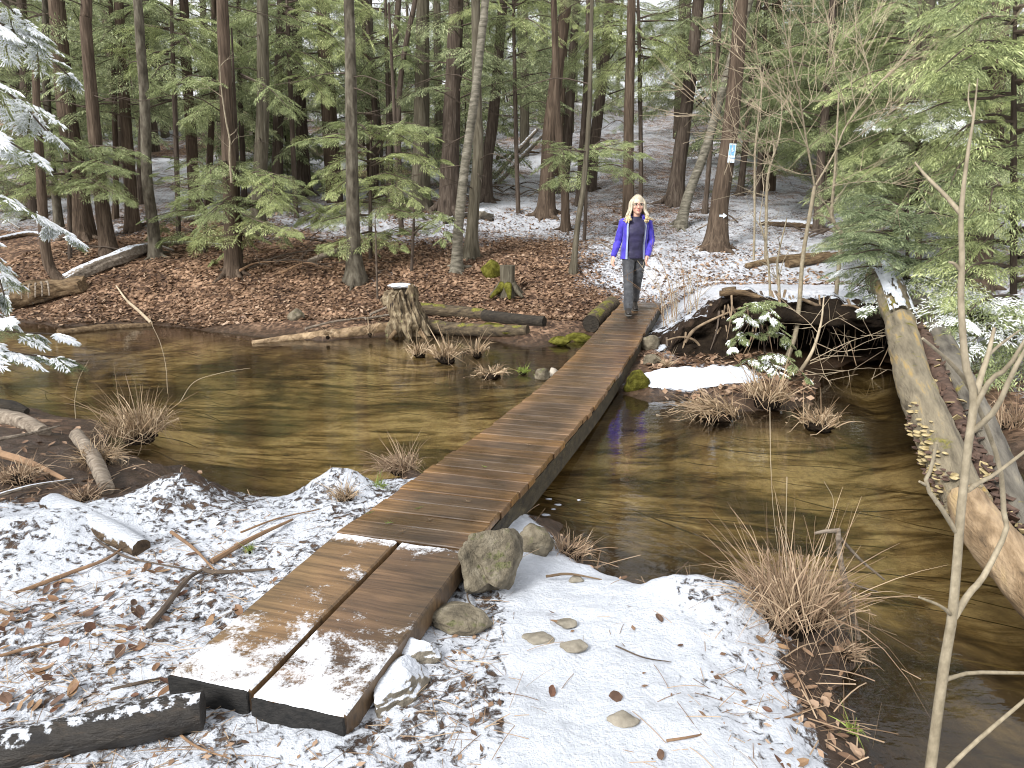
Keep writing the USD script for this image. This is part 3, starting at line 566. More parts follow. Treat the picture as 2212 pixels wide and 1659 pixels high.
MEDIUM = spray_set(6, 0.52, 3, step=0.062, sub=0.055, tw=0.082)
def bough(path, spread, sprays, rng, w=0.016, k0=0.16, dens=7.0, scale=1.0, droop=0.35, roll=0.36):
    """a hemlock branch: flat sprays to both sides of PATH. Returns (shoots base, dir, length)"""
    n = 60; p = spline(path, n); t, a, b = frames(p)
    s = np.concatenate([[0], np.cumsum(np.linalg.norm(np.diff(p, axis=0), axis=1))]); L = s[-1]
    B, Dr, Ln = [], [], []
    m = max(3, int(L * dens))
    pos = list(np.linspace(k0, 0.97, m)) + [0.99]
    for i, u in enumerate(pos):
        j = min(int(u * (n - 1)), n - 1)
        fwd, side = t[j], a[j]
        sd = (1 if i % 2 else -1)
        ang = 0.0 if u > 0.98 else sd * math.radians(rng.uniform(42, 68))
        f = fwd * math.cos(ang) + side * math.sin(ang); f[2] -= droop * rng.uniform(0.2, 1.0); f /= np.linalg.norm(f)
        up = np.array([0, 0, 1.0]) + rng.normal(0, roll, 3)
        sdv = np.cross(up, f); sdv /= np.linalg.norm(sdv); up = np.cross(f, sdv)
        SB, SD, SL = sprays[int(rng.integers(len(sprays)))]
        k = spread * (0.45 + 0.75 * math.sin(math.pi * min(1, 0.18 + 0.80 * u))) * rng.uniform(0.7, 1.1) / 0.5 * scale
        R = np.stack([f, sdv, up], 0)
        B.append((SB * k) @ R + p[j]); Dr.append(SD @ R); Ln.append(SL * min(max(k, 0.7), 1.3))
    return np.vstack(B), np.vstack(Dr), np.concatenate(Ln)
def shoots_mesh(sh, w, rng): return diamonds(sh[0], sh[1], sh[2], sh[2] * w, 0.004, rng)
def needle_mesh(sh, rng, step=0.0042, nl=0.013, nw=0.0024):
    """real needles in two ranks along each shoot"""
    V_, n0 = [], 0
    B, Dr, Ln = sh
    m = np.maximum((Ln / step).astype(int), 3)
    k = np.repeat(np.arange(len(B)), m)
    off = np.concatenate([np.arange(x) / x for x in m])
    p = B[k] + Dr[k] * (off * Ln[k])[:, None]
    up = np.array([0, 0, 1.0]) + rng.normal(0, 0.25, (len(B), 3)); sd = np.cross(Dr, up); sd /= np.linalg.norm(sd, axis=1, keepdims=True)
    sgn = np.where(np.arange(len(k)) % 2, 1, -1)[:, None]
    d = Dr[k] * 0.55 + sd[k] * sgn + rng.normal(0, 0.12, (len(k), 3)); d /= np.linalg.norm(d, axis=1, keepdims=True)
    l = nl * rng.uniform(0.7, 1.15, len(k)) * (1 - 0.45 * off)
    wv = np.cross(d, np.array([0, 0, 1.0])); wv /= np.linalg.norm(wv, axis=1, keepdims=True) + 1e-9
    v = np.stack([p - wv * nw / 2, p + wv * nw / 2, p + d * l[:, None]], 1).reshape(-1, 3)
    f = np.arange(len(k) * 3).reshape(-1, 3)
    return v, f
def snow_on(sh, rng, share, w=0.5, thick=0.010, mean_up=0.004):
    """thin pads of snow lying on some of the shoots"""
    B, Dr, Ln = sh
    nz = meshkit.fbm(B * 5.0, 3, 77)
    keep = nz + 0.25 * rng.random(len(B)) < np.quantile(nz + 0.12, share)
    B, Dr, Ln = B[keep], Dr[keep], Ln[keep]
    s = np.cross(Dr, [0, 0, 1.0]); s /= np.linalg.norm(s, axis=1, keepdims=True) + 1e-9
    hw = (Ln * w / 2)[:, None]; c = B + Dr * (Ln * 0.5)[:, None]; up = np.array([0, 0, 1.0])
    a, e = B - Dr * (Ln * 0.08)[:, None], B + Dr * (Ln * 1.0)[:, None]
    v = np.stack([a + up * mean_up, c - s * hw + up * mean_up, e + up * mean_up, c + s * hw + up * mean_up, c + up * (mean_up + thick), c - up * 0.002], 1).reshape(-1, 3)
    k = np.arange(len(B))[:, None] * 6
    f = np.vstack([k + np.array([x]) for x in ([0, 1, 4], [1, 2, 4], [2, 3, 4], [3, 0, 4], [1, 0, 5], [2, 1, 5], [3, 2, 5], [0, 3, 5])])
    return v, f

# ------------------------------------------------------------------ crowns of the standing hemlocks (shared by many trees)
CROWNS = []
crown_scope = UsdGeom.Scope.Define(stage, "/World/Looks/crowns") if False else None
for ci in range(7):
    rng = np.random.default_rng(100 + ci)
    cl = stage.CreateClassPrim(f"/World/_crown_{'abcdefg'[ci]}")
    sh = []; twigs = []
    near_c = ci < 4
    H0, H1 = (2.3, 7.6) if near_c else (2.8, 11.5)
    nb_ = 26 if near_c else 34
    for k in range(nb_):
        f = k / nb_
        z = H0 + (H1 - H0) * f ** 1.15
        L = (1.0 + 1.5 * (1 - f) ** 0.8) * rng.uniform(0.6, 1.15)
        a = k * 2.399 + rng.uniform(-0.4, 0.4)
        dx, dy = math.cos(a), math.sin(a)
        up = rng.uniform(0.02, 0.35)
        pth = [(0, 0, z), (dx * L * 0.5, dy * L * 0.5, z + up * L * 0.5), (dx * L, dy * L, z + up * L * 0.5 - 0.24 * L)]
        sh.append(bough(pth, 0.55, MEDIUM if near_c else COARSE, rng, k0=0.30, dens=5.5)); twigs.append(tube(pth, [0.020, 0.004], 3, 5, caps=False))
    sh = tuple(np.concatenate([x[i] for x in sh]) for i in range(3))
    fm = usdkit.mesh(stage, str(cl.GetPath()) + "/foliage", shoots_mesh(sh, 0.24 if near_c else 0.28, rng), needles_far); tones(fm, 4); fm.GetPrim().SetCustomDataByKey("kind", "stuff")
    usdkit.mesh(stage, str(cl.GetPath()) + "/branches", cat_mesh(twigs), twig_dark).GetPrim().SetCustomDataByKey("kind", "stuff")
    CROWNS.append(cl)
YOUNG = []
for ci in range(3):
    rng = np.random.default_rng(200 + ci)
    cl = stage.CreateClassPrim(f"/World/_young_crown_{'abc'[ci]}")
    sh = []; twigs = []
    for k in range(34):
        f = k / 34
        z = 0.35 + 3.0 * f
        L = (0.25 + 1.15 * (1 - f)) * rng.uniform(0.7, 1.15)
        a = k * 2.399 + rng.uniform(-0.4, 0.4); dx, dy = math.cos(a), math.sin(a)
        pth = [(0, 0, z), (dx * L * 0.5, dy * L * 0.5, z + 0.12 * L), (dx * L, dy * L, z - 0.10 * L)]
        sh.append(bough(pth, 0.42, COARSE, rng, k0=0.15, dens=8.0)); twigs.append(tube(pth, [0.009, 0.003], 3, 4, caps=False))
    sh = tuple(np.concatenate([x[i] for x in sh]) for i in range(3))
    fm = usdkit.mesh(stage, str(cl.GetPath()) + "/foliage", shoots_mesh(sh, 0.28, rng), needles_far); tones(fm, 4); fm.GetPrim().SetCustomDataByKey("kind", "stuff")
    usdkit.mesh(stage, str(cl.GetPath()) + "/branches", cat_mesh(twigs), twig_dark).GetPrim().SetCustomDataByKey("kind", "stuff")
    YOUNG.append(cl)
def crown_on(tree, cls, loc, rot, scale):
    x = UsdGeom.Xform.Define(stage, numbered(str(tree.GetPath()), "crown"))
    o = origin(tree)
    x.AddTranslateOp().Set(Gf.Vec3d(*map(float, np.asarray(loc) - o))); x.AddRotateZOp().Set(float(rot)); x.AddScaleOp().Set(Gf.Vec3f(*map(float, np.broadcast_to(scale, 3))))
    x.GetPrim().GetReferences().AddInternalReference(cls.GetPath()); x.GetPrim().SetInstanceable(True)

# ------------------------------------------------------------------ standing trees
def dead_branches(path, r, n, rng, zlo, zhi, L=(0.5, 1.6)):
    out = []
    for _ in range(n):
        z = rng.uniform(zlo, zhi)
        x = np.interp(z, path[:, 2], path[:, 0]); y = np.interp(z, path[:, 2], path[:, 1])
        a = rng.uniform(0, 2 * np.pi); l = rng.uniform(*L); dx, dy = math.cos(a), math.sin(a)
        up = rng.uniform(-0.25, 0.35)
        m = np.array([(x, y, z), (x + dx * l * 0.4, y + dy * l * 0.4, z + up * l * 0.5 + rng.normal(0, 0.05)), (x + dx * l, y + dy * l, z + up * l * 0.4 - 0.12 * l + rng.normal(0, 0.06))])
        out.append(tube(m, [0.013, 0.004], 4, 7, caps=False))
        for q in range(int(rng.integers(1, 4))):
            b0 = m[1] + (m[2] - m[1]) * rng.uniform(0, 0.8); d2 = np.array([dx, dy, 0]) + rng.normal(0, 0.7, 3) * np.array([1, 1, 0.6])
            out.append(tube([b0, b0 + d2 * l * 0.18, b0 + d2 * l * 0.34 + (0, 0, -0.03)], [0.005, 0.002], 3, 4, caps=False))
    return cat_mesh(out)
trees = {}
def tree(key, label, px, w, mat, cat="tree", name="hemlock_tree", top=None, crown=True, roots=0.5, dead=5, seed=0, amp=0.06, ridges=0.10, group=None, base=None, taper=0.55, cscale=1.0, cz=0.0, Y=None):
    """px: the trunk's middle line in pixels from the foot upwards; w: its width in pixels near the foot"""
    rng = np.random.default_rng(1000 + seed)
    b = np.array(base) if base is not None else gpt(*px[0])
    if Y is not None: b = at_y(px[0][0], px[0][1], Y)
    pts = [b - (0, 0, 0.12)] + [at_y(u, v, b[1]) for u, v in px[1:]]
    pts = np.array(pts)
    pts[1:, 1] += rng.normal(0, 0.03, len(pts) - 1)
    dep = b[1] * cp - (b[2] - CAM_Z) * sp
    r = w * dep / FPX / 2
    H = top or rng.uniform(7.4, 8.4) + max(0, (dep - 16) * 0.2)
    d = (pts[-1] - pts[-2]) / max(pts[-1][2] - pts[-2][2], 0.05)
    d[:2] *= 0.8
    if pts[-1][2] < b[2] + H: pts = np.vstack([pts, pts[-1] + d * (b[2] + H - pts[-1][2])])
    n = max(24, int(H * 4.5)); path = spline(pts, n)
    hgt = np.clip((path[:, 2] - b[2]) / H, 0, 1)
    rad = r * (1 - taper * hgt) * (1 + roots * np.exp(-np.maximum(path[:, 2] - b[2], 0) / (1.6 * r + 0.05)))
    x = thing(name, label, cat, b, group)
    far = dep > 24
    obj("trunk", tube(path, rad, 10 if far else (26 if r > 0.06 else 12), n, amp=amp, freq=1.2 / max(r, 0.05) * 0.3, seed=seed, ridges=ridges, nridge=14, caps=True), mat, x, smooth=50)
    if roots > 0.4 and not far and r > 0.07:
        k = int(rng.integers(4, 7)); out = []
        for q in range(k):
            a = q * 2 * np.pi / k + rng.uniform(-0.4, 0.4); l = r * rng.uniform(2.0, 3.4); dx, dy = math.cos(a), math.sin(a)
            P = [b + (dx * r * 0.5, dy * r * 0.5, r * 1.3)] + [np.array([b[0] + dx * l * f, b[1] + dy * l * f, gz(b[0] + dx * l * f, b[1] + dy * l * f) + h * r]) for f, h in ((0.5, 0.28), (0.8, 0.08), (1.05, -0.25))]
            out.append((P, [r * 0.45, r * 0.12]))
        for P, rr in out: obj("root", tube(P, rr, 7, 9, amp=0.2, freq=9, seed=seed), mat, x, smooth=50)
    if dead: obj("dead_branches", dead_branches(path, r, dead, rng, b[2] + 1.0, b[2] + 6.0), twig_dark, x, kind="stuff")
    if crown:
        c = CROWNS[seed % 4]; k = cscale * H / 8.2
        xy = np.array([np.interp(b[2] + 6, path[:, 2], path[:, 0]), np.interp(b[2] + 6, path[:, 2], path[:, 1])])
        crown_on(x, c, (xy[0], xy[1], b[2] + cz), rng.uniform(0, 360), (k, k, k))
    trees[key] = (x, path, r)
    return x
B0, B1, B2 = bark
T = [
 ("broad_left", "broad reddish brown hemlock trunk at far left, leaning left above the bent log", [(178, 516), (165, 380), (140, 200), (118, 0)], 44, B1, {}),
 ("second_left", "hemlock with curved foot standing just right of the broad far left trunk", [(239, 551), (222, 470), (206, 300), (188, 60), (184, 0)], 30, B1, {}),
 ("split_birch", "grey flaking birch trunk with dark splits, at the end of the pale driftwood log", [(337, 555), (328, 470), (320, 380), (311, 235), (303, 90), (299, 0)], 24, bark_grey, dict(name="birch_tree", crown=False, dead=3)),
 ("behind_birch", "straight brown hemlock close behind and left of the split grey birch", [(287, 496), (283, 400), (270, 235), (258, 0)], 26, B1, {}),
 ("front_centre_left", "reddish hemlock trunk at the water side bank with forked pale branch before it", [(505, 590), (500, 480), (493, 300), (484, 120), (480, 0)], 32, B1, {}),
 ("grey_straight", "straight grey green hemlock right of the reddish bank side trunk", [(553, 506), (560, 420), (568, 235), (567, 0)], 31, B2, {}),
 ("mid_left", "dark hemlock standing on snow behind the fringe of young hemlock boughs", [(657, 420), (652, 300), (645, 134), (638, 0)], 28, B0, {}),
 ("slim_left", "slim brown hemlock left of two straight trunks, behind low green boughs", [(425, 464), (419, 380), (413, 270), (400, 100), (396, 0)], 25, B1, {}),
 ("lichen_foot", "hemlock with pale lichened flaring foot behind the broken stump", [(768, 606), (764, 520), (760, 300), (755, 134), (752, 0)], 29, bark_grey, dict(roots=1.0)),
 ("big_centre", "thick straight grey brown hemlock, the widest in the centre left", [(907, 452), (910, 300), (912, 120), (913, 0)], 38, B2, {}),
 ("twin_centre", "dark deeply furrowed double hemlock right of the widest centre trunk", [(970, 457), (973, 330), (977, 202), (984, 50), (986, 0)], 40, B0, dict(ridges=0.2)),
 ("pale_birch", "pale banded birch leaning right in front of the dark centre trunks", [(986, 583), (990, 500), (1003, 370), (1027, 202), (1042, 60), (1048, 0)], 22, bark_birch, dict(name="birch_tree", crown=False, dead=2, ridges=0.03)),
 ("beside_birch", "brown hemlock whose roots spread beside the pale banded birch", [(1016, 556), (1024, 440), (1033, 336), (1030, 200), (1028, 0)], 25, B2, dict(roots=0.9)),
 ("right_of_birch", "dark hemlock leaning right, next behind the pale birch", [(1046, 432), (1052, 340), (1064, 269), (1084, 34), (1087, 0)], 27, B0, {}),
 ("great_leaning", "great furrowed hemlock with mossy bend, tallest trunk in the picture's middle", [(1178, 466), (1183, 380), (1188, 280), (1206, 134), (1223, 0)], 33, B1, dict(ridges=0.16)),
 ("crooked", "crooked thin hemlock with mossy foot crossing the great furrowed trunk", [(1222, 497), (1220, 420), (1211, 336), (1203, 240), (1200, 120), (1196, 0)], 18, B1, dict(crown=False)),
 ("lean_pole", "thin leaning pole of a tree at the edge of the brown leaves", [(1237, 587), (1247, 490), (1261, 400), (1273, 250), (1276, 130)], 13, B2, dict(top=6.0, crown=False, roots=0.8, name="leaning_tree")),
 ("behind_great", "dark trunk close behind the great furrowed hemlock on its right", [(1213, 415), (1225, 319), (1236, 134), (1246, 0)], 22, B0, {}),
 ("slim_mid", "slim dark hemlock directly behind the thin leaning pole", [(1249, 443), (1256, 340), (1265, 202), (1272, 0)], 14, B0, {}),
 ("bough_tree", "dark hemlock rising behind the flat green bough left of the walker", [(1272, 410), (1285, 302), (1306, 134), (1316, 0)], 25, B0, {}),
 ("behind_walker", "straight brown hemlock standing right behind the walker", [(1360, 486), (1358, 380), (1358, 269), (1361, 130), (1364, 0)], 25, B1, {}),
 ("mossy_foot", "hemlock with mossy overturned foot, right of the walker", [(1456, 440), (1468, 350), (1488, 200), (1508, 0)], 32, B0, {}),
 ("leaning_birch", "pale speckled birch leaning far right beside the mossy footed hemlock", [(1468, 490), (1486, 425), (1519, 336), (1546, 252), (1590, 90), (1620, 0)], 21, bark_birch, dict(name="birch_tree", crown=False, dead=2, ridges=0.03)),
 ("sign_tree", "large brown hemlock that carries the blue trail sign", [(1545, 538), (1556, 440), (1570, 340), (1586, 202), (1601, 0)], 38, B1, dict(roots=0.7)),
 ("thin_right_a", "thin dark trunk leaning right, first to the right of the sign tree", [(1597, 422), (1606, 350), (1617, 250), (1630, 100), (1640, 0)], 14, B0, {}),
 ("thin_right_b", "thin dark trunk, second to the right of the sign tree", [(1634, 424), (1640, 350), (1646, 230), (1655, 0)], 11, B0, {}),
 ("thin_left_sign", "thin dark trunk between the leaning birch and the sign tree", [(1522, 460), (1529, 380), (1536, 300), (1548, 150), (1560, 0)], 11, B0, {}),
 ("sapling_back", "dark hemlock trunk directly behind the forking bare sapling", [(1768, 500), (1770, 420), (1776, 320), (1790, 150), (1800, 0)], 19, B0, {}),
 ("far_right_a", "small dark trunk standing on the snowy slope right of the bare sapling", [(1862, 364), (1869, 300), (1880, 200), (1900, 60), (1906, 0)], 13, B0, {}),
 ("far_right_b", "small dark trunk, the more right of the pair on the snowy slope", [(1906, 374), (1914, 320), (1926, 220), (1950, 60)], 11, B0, {}),
 ("right_bough_trunk", "brown hemlock trunk wrapped by the dense green boughs at right", [(1949, 505), (1956, 336), (1980, 200), (2010, 0)], 32, B2, dict(cz=-1.6)),
 ("right_edge", "broad brown hemlock trunk half hidden behind boughs near the right edge", [(2112, 622), (2118, 520), (2134, 437), (2150, 250), (2165, 0)], 46, B1, dict(cz=-1.2)),
 ("pair_a", "left one of the slim dark pair behind the cluster of bright boughs", [(808, 430), (812, 280), (798, 100), (792, 0)], 15, B0, {}),
 ("pair_b", "slender dark trunk leaning left behind the bright bough cluster", [(828, 420), (820, 279), (806, 100), (800, 0)], 9, bark_grey, dict(crown=False)),
 ("trio_a", "slim dark hemlock, first of three left of the widest centre trunk", [(843, 440), (842, 282), (850, 130), (860, 0)], 17, B0, {}),
 ("trio_b", "slim dark hemlock leaning right, last of three left of the widest centre trunk", [(866, 470), (860, 286), (868, 150), (888, 40), (896, 0)], 14, B0, {}),
 ("dead_young", "thin bare dead trunk rising left of the widest centre trunk's foot", [(869, 508), (862, 430), (858, 360)], 11, B0, dict(top=4.5, crown=False)),
 ("grey_left", "greyish slim trunk left of the bend of the curved log", [(128, 502), (120, 430), (110, 330), (100, 130), (96, 0)], 18, bark_grey, {}),
 ("dark_far_left", "dark trunk behind snowy boughs at the left edge", [(70, 470), (66, 380), (60, 250), (50, 80), (46, 0)], 24, B0, {}),
 ("left_pole_a", "thin brown pole between the second left trunk and the grey birch", [(247, 472), (252, 380), (250, 270), (244, 80), (240, 0)], 12, B1, {}),
 ("left_far_a", "dark trunk half hidden behind the straight grey green hemlock", [(598, 440), (600, 300), (603, 150), (606, 0)], 24, B0, {}),
 ("left_far_b", "slender trunk between the slim brown hemlock and the reddish bank side trunk", [(450, 440), (453, 340), (460, 180), (462, 0)], 14, B1, {}),
 ("left_far_c", "slim mottled trunk with a thin snow line left of the bright bough cluster", [(716, 390), (708, 270), (698, 160), (690, 0)], 18, B2, {}),
 ("left_far_d", "dark slim trunk right behind the split grey birch", [(300, 440), (306, 330), (312, 150), (316, 0)], 15, B0, {}),
 ("left_far_e", "slender dark trunk rising beside the forked pale branch", [(528, 440), (524, 330), (520, 200), (516, 0)], 12, B0, {}),
]
BARE = {'broad_left', 'front_centre_left', 'lichen_foot', 'beside_birch', 'great_leaning', 'behind_walker', 'sign_tree', 'big_centre', 'thin_left_sign', 'left_pole_a', 'trio_a', 'trio_b', 'slim_mid', 'left_far_b', 'left_far_e', 'behind_great', 'pair_a', 'grey_straight', 'second_left'}
for i, (key, label, px, w, mat, kw) in enumerate(T):
    if key in BARE: kw['crown'] = False
    tree(key, label, px, w, mat, seed=i, **kw)

# the forest behind: hemlocks by the hundred, each one a tree
rng = np.random.default_rng(77)
taken = [(trees[k][1][0][0], trees[k][1][0][1]) for k in trees]
nfar = 0
proto_trunks = {}
def far_tree(x, y, H, r, ci, rot, lean, zlow):
    z = gz(x, y)
    t = thing("hemlock_tree", "tall dark hemlock standing deep in the far forest", "tree", (x, y, z), "hemlocks deep in the forest")
    key = (int(rng.integers(6)))
    p = np.array([(x, y, z - 0.2), (x + lean * H * 0.3, y, z + H * 0.4), (x + lean * H * 0.5, y, z + H)])
    obj("trunk", tube(p, [r * 1.25, r, r * 0.35], 9, 14, amp=0.08, freq=2, seed=key), bark[key % 3], t, smooth=50)
    k = H / 12.0
    crown_on(t, CROWNS[4 + ci % 3], (x + lean * H * 0.3, y, z - zlow), rot, (k, k, k))
tries = 0
while nfar < 100 and tries < 9000:
    tries += 1
    y = 16.5 + 50 * rng.random() ** 1.25; x = rng.uniform(-0.78, 0.78) * (y + 2)
    if -0.02 * y < x < 0.30 * y and y < 34 and rng.random() < 0.72: continue            # the lighter, open slope right of the middle
    if min((x - a) ** 2 + (y - b) ** 2 for a, b in taken) < (1.3 if y < 30 else 2.0): continue
    taken.append((x, y)); nfar += 1
    far_tree(x, y, 8.0 + 0.2 * (y - 16) + rng.uniform(-1, 1.5), rng.uniform(0.07, 0.21), int(rng.integers(4)), rng.uniform(0, 360), rng.normal(0.01, 0.03), rng.uniform(0.0, 2.2))
k = 0
while k < 46:
    y = 17 + 34 * rng.random(); x = rng.uniform(-0.75, 0.78) * (y + 1)
    if min((x - a) ** 2 + (y - b) ** 2 for a, b in taken) < 0.7: continue
    if -0.05 * y < x < 0.28 * y and y < 24: continue
    taken.append((x, y)); k += 1
    z = gz(x, y); H = rng.uniform(0.7, 1.5)
    t = thing("young_hemlock", "small young hemlock growing under the far trees", "young tree", (x, y, z), "young hemlocks under the far trees")
    obj("trunk", tube([(x, y, z - 0.1), (x, y, z + 3.4 * H)], [0.03, 0.006], 6, 6), bark[0], t)
    crown_on(t, YOUNG[k % 3], (x, y, z), rng.uniform(0, 360), H)
# ------------------------------------------------------------------ the walker
MF = manifold3d.Manifold
def ball(p, r, n=20):
    m = MF.sphere(1.0, n)
    r = np.broadcast_to(np.asarray(r, float), 3)
    return m.scale([float(x) for x in r]).translate([float(x) for x in p])
def limb(joints, n=20):
    """hulls between neighbouring joints (point, radius), joined into one solid"""
    bs = [ball(p, r, n) for p, r in joints]
    return MF.batch_boolean([MF.batch_hull([bs[i], bs[i + 1]]) for i in range(len(bs) - 1)], manifold3d.OpType.Add)
def loft(levels, n=40):
    """closed solid through ellipses (z, cx, cy, a, b, power)"""
    ang = np.arange(n) * 2 * np.pi / n; v = []
    for z, cx, cy, a, b, pw in levels:
        c, s_ = np.cos(ang), np.sin(ang)
        v.append(np.stack([cx + a * np.sign(c) * np.abs(c) ** (2 / pw), cy + b * np.sign(s_) * np.abs(s_) ** (2 / pw), np.full(n, z)], 1))
    k = len(levels); v = np.vstack(v + [[np.array([levels[0][1], levels[0][2], levels[0][0]])], [np.array([levels[-1][1], levels[-1][2], levels[-1][0]])]])
    i, j = np.meshgrid(np.arange(k - 1), np.arange(n), indexing="ij")
    q = np.stack([i * n + j, i * n + (j + 1) % n, (i + 1) * n + (j + 1) % n, (i + 1) * n + j], -1).reshape(-1, 4)
    f = np.vstack([q[:, [0, 1, 2]], q[:, [0, 2, 3]]]); j = np.arange(n)
    f = np.vstack([f, np.stack([np.full(n, k * n), (j + 1) % n, j], 1), np.stack([np.full(n, k * n + 1), (k - 1) * n + j, (k - 1) * n + (j + 1) % n], 1)])
    return MF(manifold3d.Mesh(v.astype(np.float32), f.astype(np.uint32)))
def finish(m, edge=0.018, it=8):
    t = m.refine_to_length(edge).to_mesh()
    t = trimesh.Trimesh(t.vert_properties[:, :3], t.tri_verts, process=True)
    if it: trimesh.smoothing.filter_taubin(t, iterations=it)
    return np.array(t.vertices), np.array(t.faces)
def cloth(name, c0, c1, rough=0.7, sheen=0.2):
    return M(name, {"g": ("geometry", {}), "n": ("noise_texture", {"scale": 11.0, "detail": 4.0}), "r": ("rgb_ramp", {"ramp": [(0.35, c0), (0.65, c1)]}), "n2": ("noise_texture", {"scale": 38.0, "detail": 3.0}), "b": ("bump", {"strength": 0.35, "distance": 0.012}),
                    "p": ("principled_bsdf", {"roughness": rough, "sheen_weight": sheen, "specular_ior_level": 0.3})},
             [("g.position", "n.vector"), ("n.fac", "r.fac"), ("r.color", "p.base_color"), ("g.position", "n2.vector"), ("n2.fac", "b.height"), ("b.normal", "p.normal")])
jacket_m = cloth("violet_blue_jacket", (0.032, 0.022, 0.27), (0.056, 0.040, 0.41))
lining_m = cloth("grey_lining", (0.20, 0.23, 0.33), (0.28, 0.31, 0.42))
shirt_m = cloth("navy_shirt", (0.010, 0.008, 0.030), (0.020, 0.016, 0.055), 0.6)
trouser_m = cloth("charcoal_trousers", (0.026, 0.027, 0.031), (0.052, 0.054, 0.060))
boot_m = cloth("dark_boot_leather", (0.012, 0.010, 0.009), (0.035, 0.030, 0.026), 0.35, 0.0)
sole_m = noisy("pale_boot_sole", [(0.3, (0.03, 0.028, 0.025)), (0.7, (0.10, 0.095, 0.085))], bump=0.2)
skin_m = M("skin", {"p": ("principled_bsdf", {"base_color": (0.52, 0.30, 0.225), "roughness": 0.5, "subsurface_weight": 0.15, "subsurface_scale": 0.01})}, [])
lip_m = M("lips", {"p": ("principled_bsdf", {"base_color": (0.36, 0.13, 0.115), "roughness": 0.45})}, [])
eye_m = M("eye_dark", {"p": ("principled_bsdf", {"base_color": (0.02, 0.016, 0.014), "roughness": 0.15})}, [])
frame_m = M("glasses_frame", {"p": ("principled_bsdf", {"base_color": (0.06, 0.04, 0.035), "roughness": 0.3})}, [])
hair_m = noisy("grey_blonde_hair", [(0.25, (0.20, 0.16, 0.11)), (0.5, (0.36, 0.31, 0.23)), (0.75, (0.54, 0.48, 0.38))], scale=(60, 60, 8), rough=0.45, bump=0.5, bdist=0.004, spec=0.5)
hair_tip_m = noisy("golden_hair_ends", [(0.25, (0.27, 0.19, 0.09)), (0.5, (0.46, 0.36, 0.19)), (0.75, (0.64, 0.53, 0.33))], scale=(60, 60, 12), rough=0.45, bump=0.5, bdist=0.004, spec=0.5)

fz = 0.40
for _ in range(20):
    fp = at_z(1362, 688, fz); s_f = (fp[:2] - np.array([BAX, 0])) @ BD; fz = float(np.interp(s_f, _ss, _zz))
print("walker at", fp, s_f)
# local frame: x = picture right, y = away from the camera, z up; origin on the deck midway between the feet
PC = np.array([fp[0] + 0.075, fp[1] + 0.36, 0.0]); PC[2] = float(np.interp((PC[:2] - np.array([BAX, 0])) @ BD, _ss, _zz)) + 0.002
KP = 0.915
walker = thing("person", "woman in an open violet blue jacket and grey trousers walking toward us on the bridge", "person", PC)
def wp(v): return np.asarray(v) * KP + PC
def put(name, vf, mat, parent=walker, smooth=60, **k): return obj(name, (wp(vf[0]), vf[1]), mat, parent, smooth=smooth, **k)
HX = 0.018                                                                    # the head sits a little to picture right
# legs: picture-left leg in front
hipL, hipR = (-0.085, 0.0, 0.86), (0.085, 0.01, 0.86)
kneeL, kneeR = (-0.098, -0.16, 0.475), (0.075, 0.07, 0.47)
ankL, ankR = (-0.100, -0.265, 0.10), (0.085, 0.32, 0.135)
toeL, toeR = (-0.115, -0.42, 0.05), (0.080, 0.17, 0.048)
shL, shR = (-0.165, 0.02, 1.315), (0.185, 0.02, 1.325)
elL, elR = (-0.235, 0.045, 1.045), (0.245, 0.03, 1.05)
wrL, wrR = (-0.305, -0.035, 0.835), (0.175, -0.13, 0.845)
def hand(w, d, side):
    """palm and five fingers from the wrist W along D; side = +1 if the thumb lies to +x"""
    w, d = np.array(w), np.array(d, float); d /= np.linalg.norm(d)
    across = np.array([0.35 * side, -0.94, 0.0]); across -= d * (across @ d); across /= np.linalg.norm(across)
    nrm = np.cross(d, across) * 1.0
    curl = np.array([-side, 0, 0.0]) * -1.0
    out = [limb([(w, 0.024), (w + d * 0.035 + across * 0.012, 0.024), (w + d * 0.075 + across * 0.018, 0.016)], 14), limb([(w + d * 0.03 - across * 0.012, 0.02), (w + d * 0.078 - across * 0.020, 0.014)], 14)]
    for k, (o, l) in enumerate([(0.030, 0.066), (0.010, 0.075), (-0.010, 0.070), (-0.028, 0.055)]):
        b = w + d * 0.078 + across * o
        m1 = b + d * l * 0.5 + curl * 0.006 * side; m2 = m1 + d * l * 0.30 + curl * 0.014 * side * 1.0; m3 = m2 + d * l * 0.18 + curl * 0.016 * side
        out.append(limb([(b, 0.0105), (m1, 0.0095), (m2, 0.0085), (m3, 0.0075)], 10))
    t0 = w + d * 0.02 + across * 0.026
    out.append(limb([(t0, 0.014), (t0 + d * 0.03 + across * 0.022, 0.0115), (t0 + d * 0.058 + across * 0.026 + curl * 0.008 * side, 0.009)], 10))
    return MF.batch_boolean(out, manifold3d.OpType.Add)
head_c = np.array([HX + 0.005, -0.005, 1.545])
skull = ball(head_c + (0, 0.012, 0.018), (0.074, 0.092, 0.098), 36)
jaw = MF.batch_hull([ball(head_c + (0, -0.028, -0.02), (0.060, 0.055, 0.055), 24), ball(head_c + (0, -0.062, -0.098), (0.024, 0.020, 0.018), 20), ball(head_c + (-0.042, -0.01, -0.06), 0.022), ball(head_c + (0.042, -0.01, -0.06), 0.022)])
nose = MF.batch_hull([ball(head_c + (0, -0.078, 0.012), 0.008), ball(head_c + (0, -0.101, -0.030), 0.010), ball(head_c + (-0.012, -0.084, -0.034), 0.008), ball(head_c + (0.012, -0.084, -0.034), 0.008)])
cheeks = [ball(head_c + (s_ * 0.036, -0.055, -0.026), 0.026) for s_ in (-1, 1)]
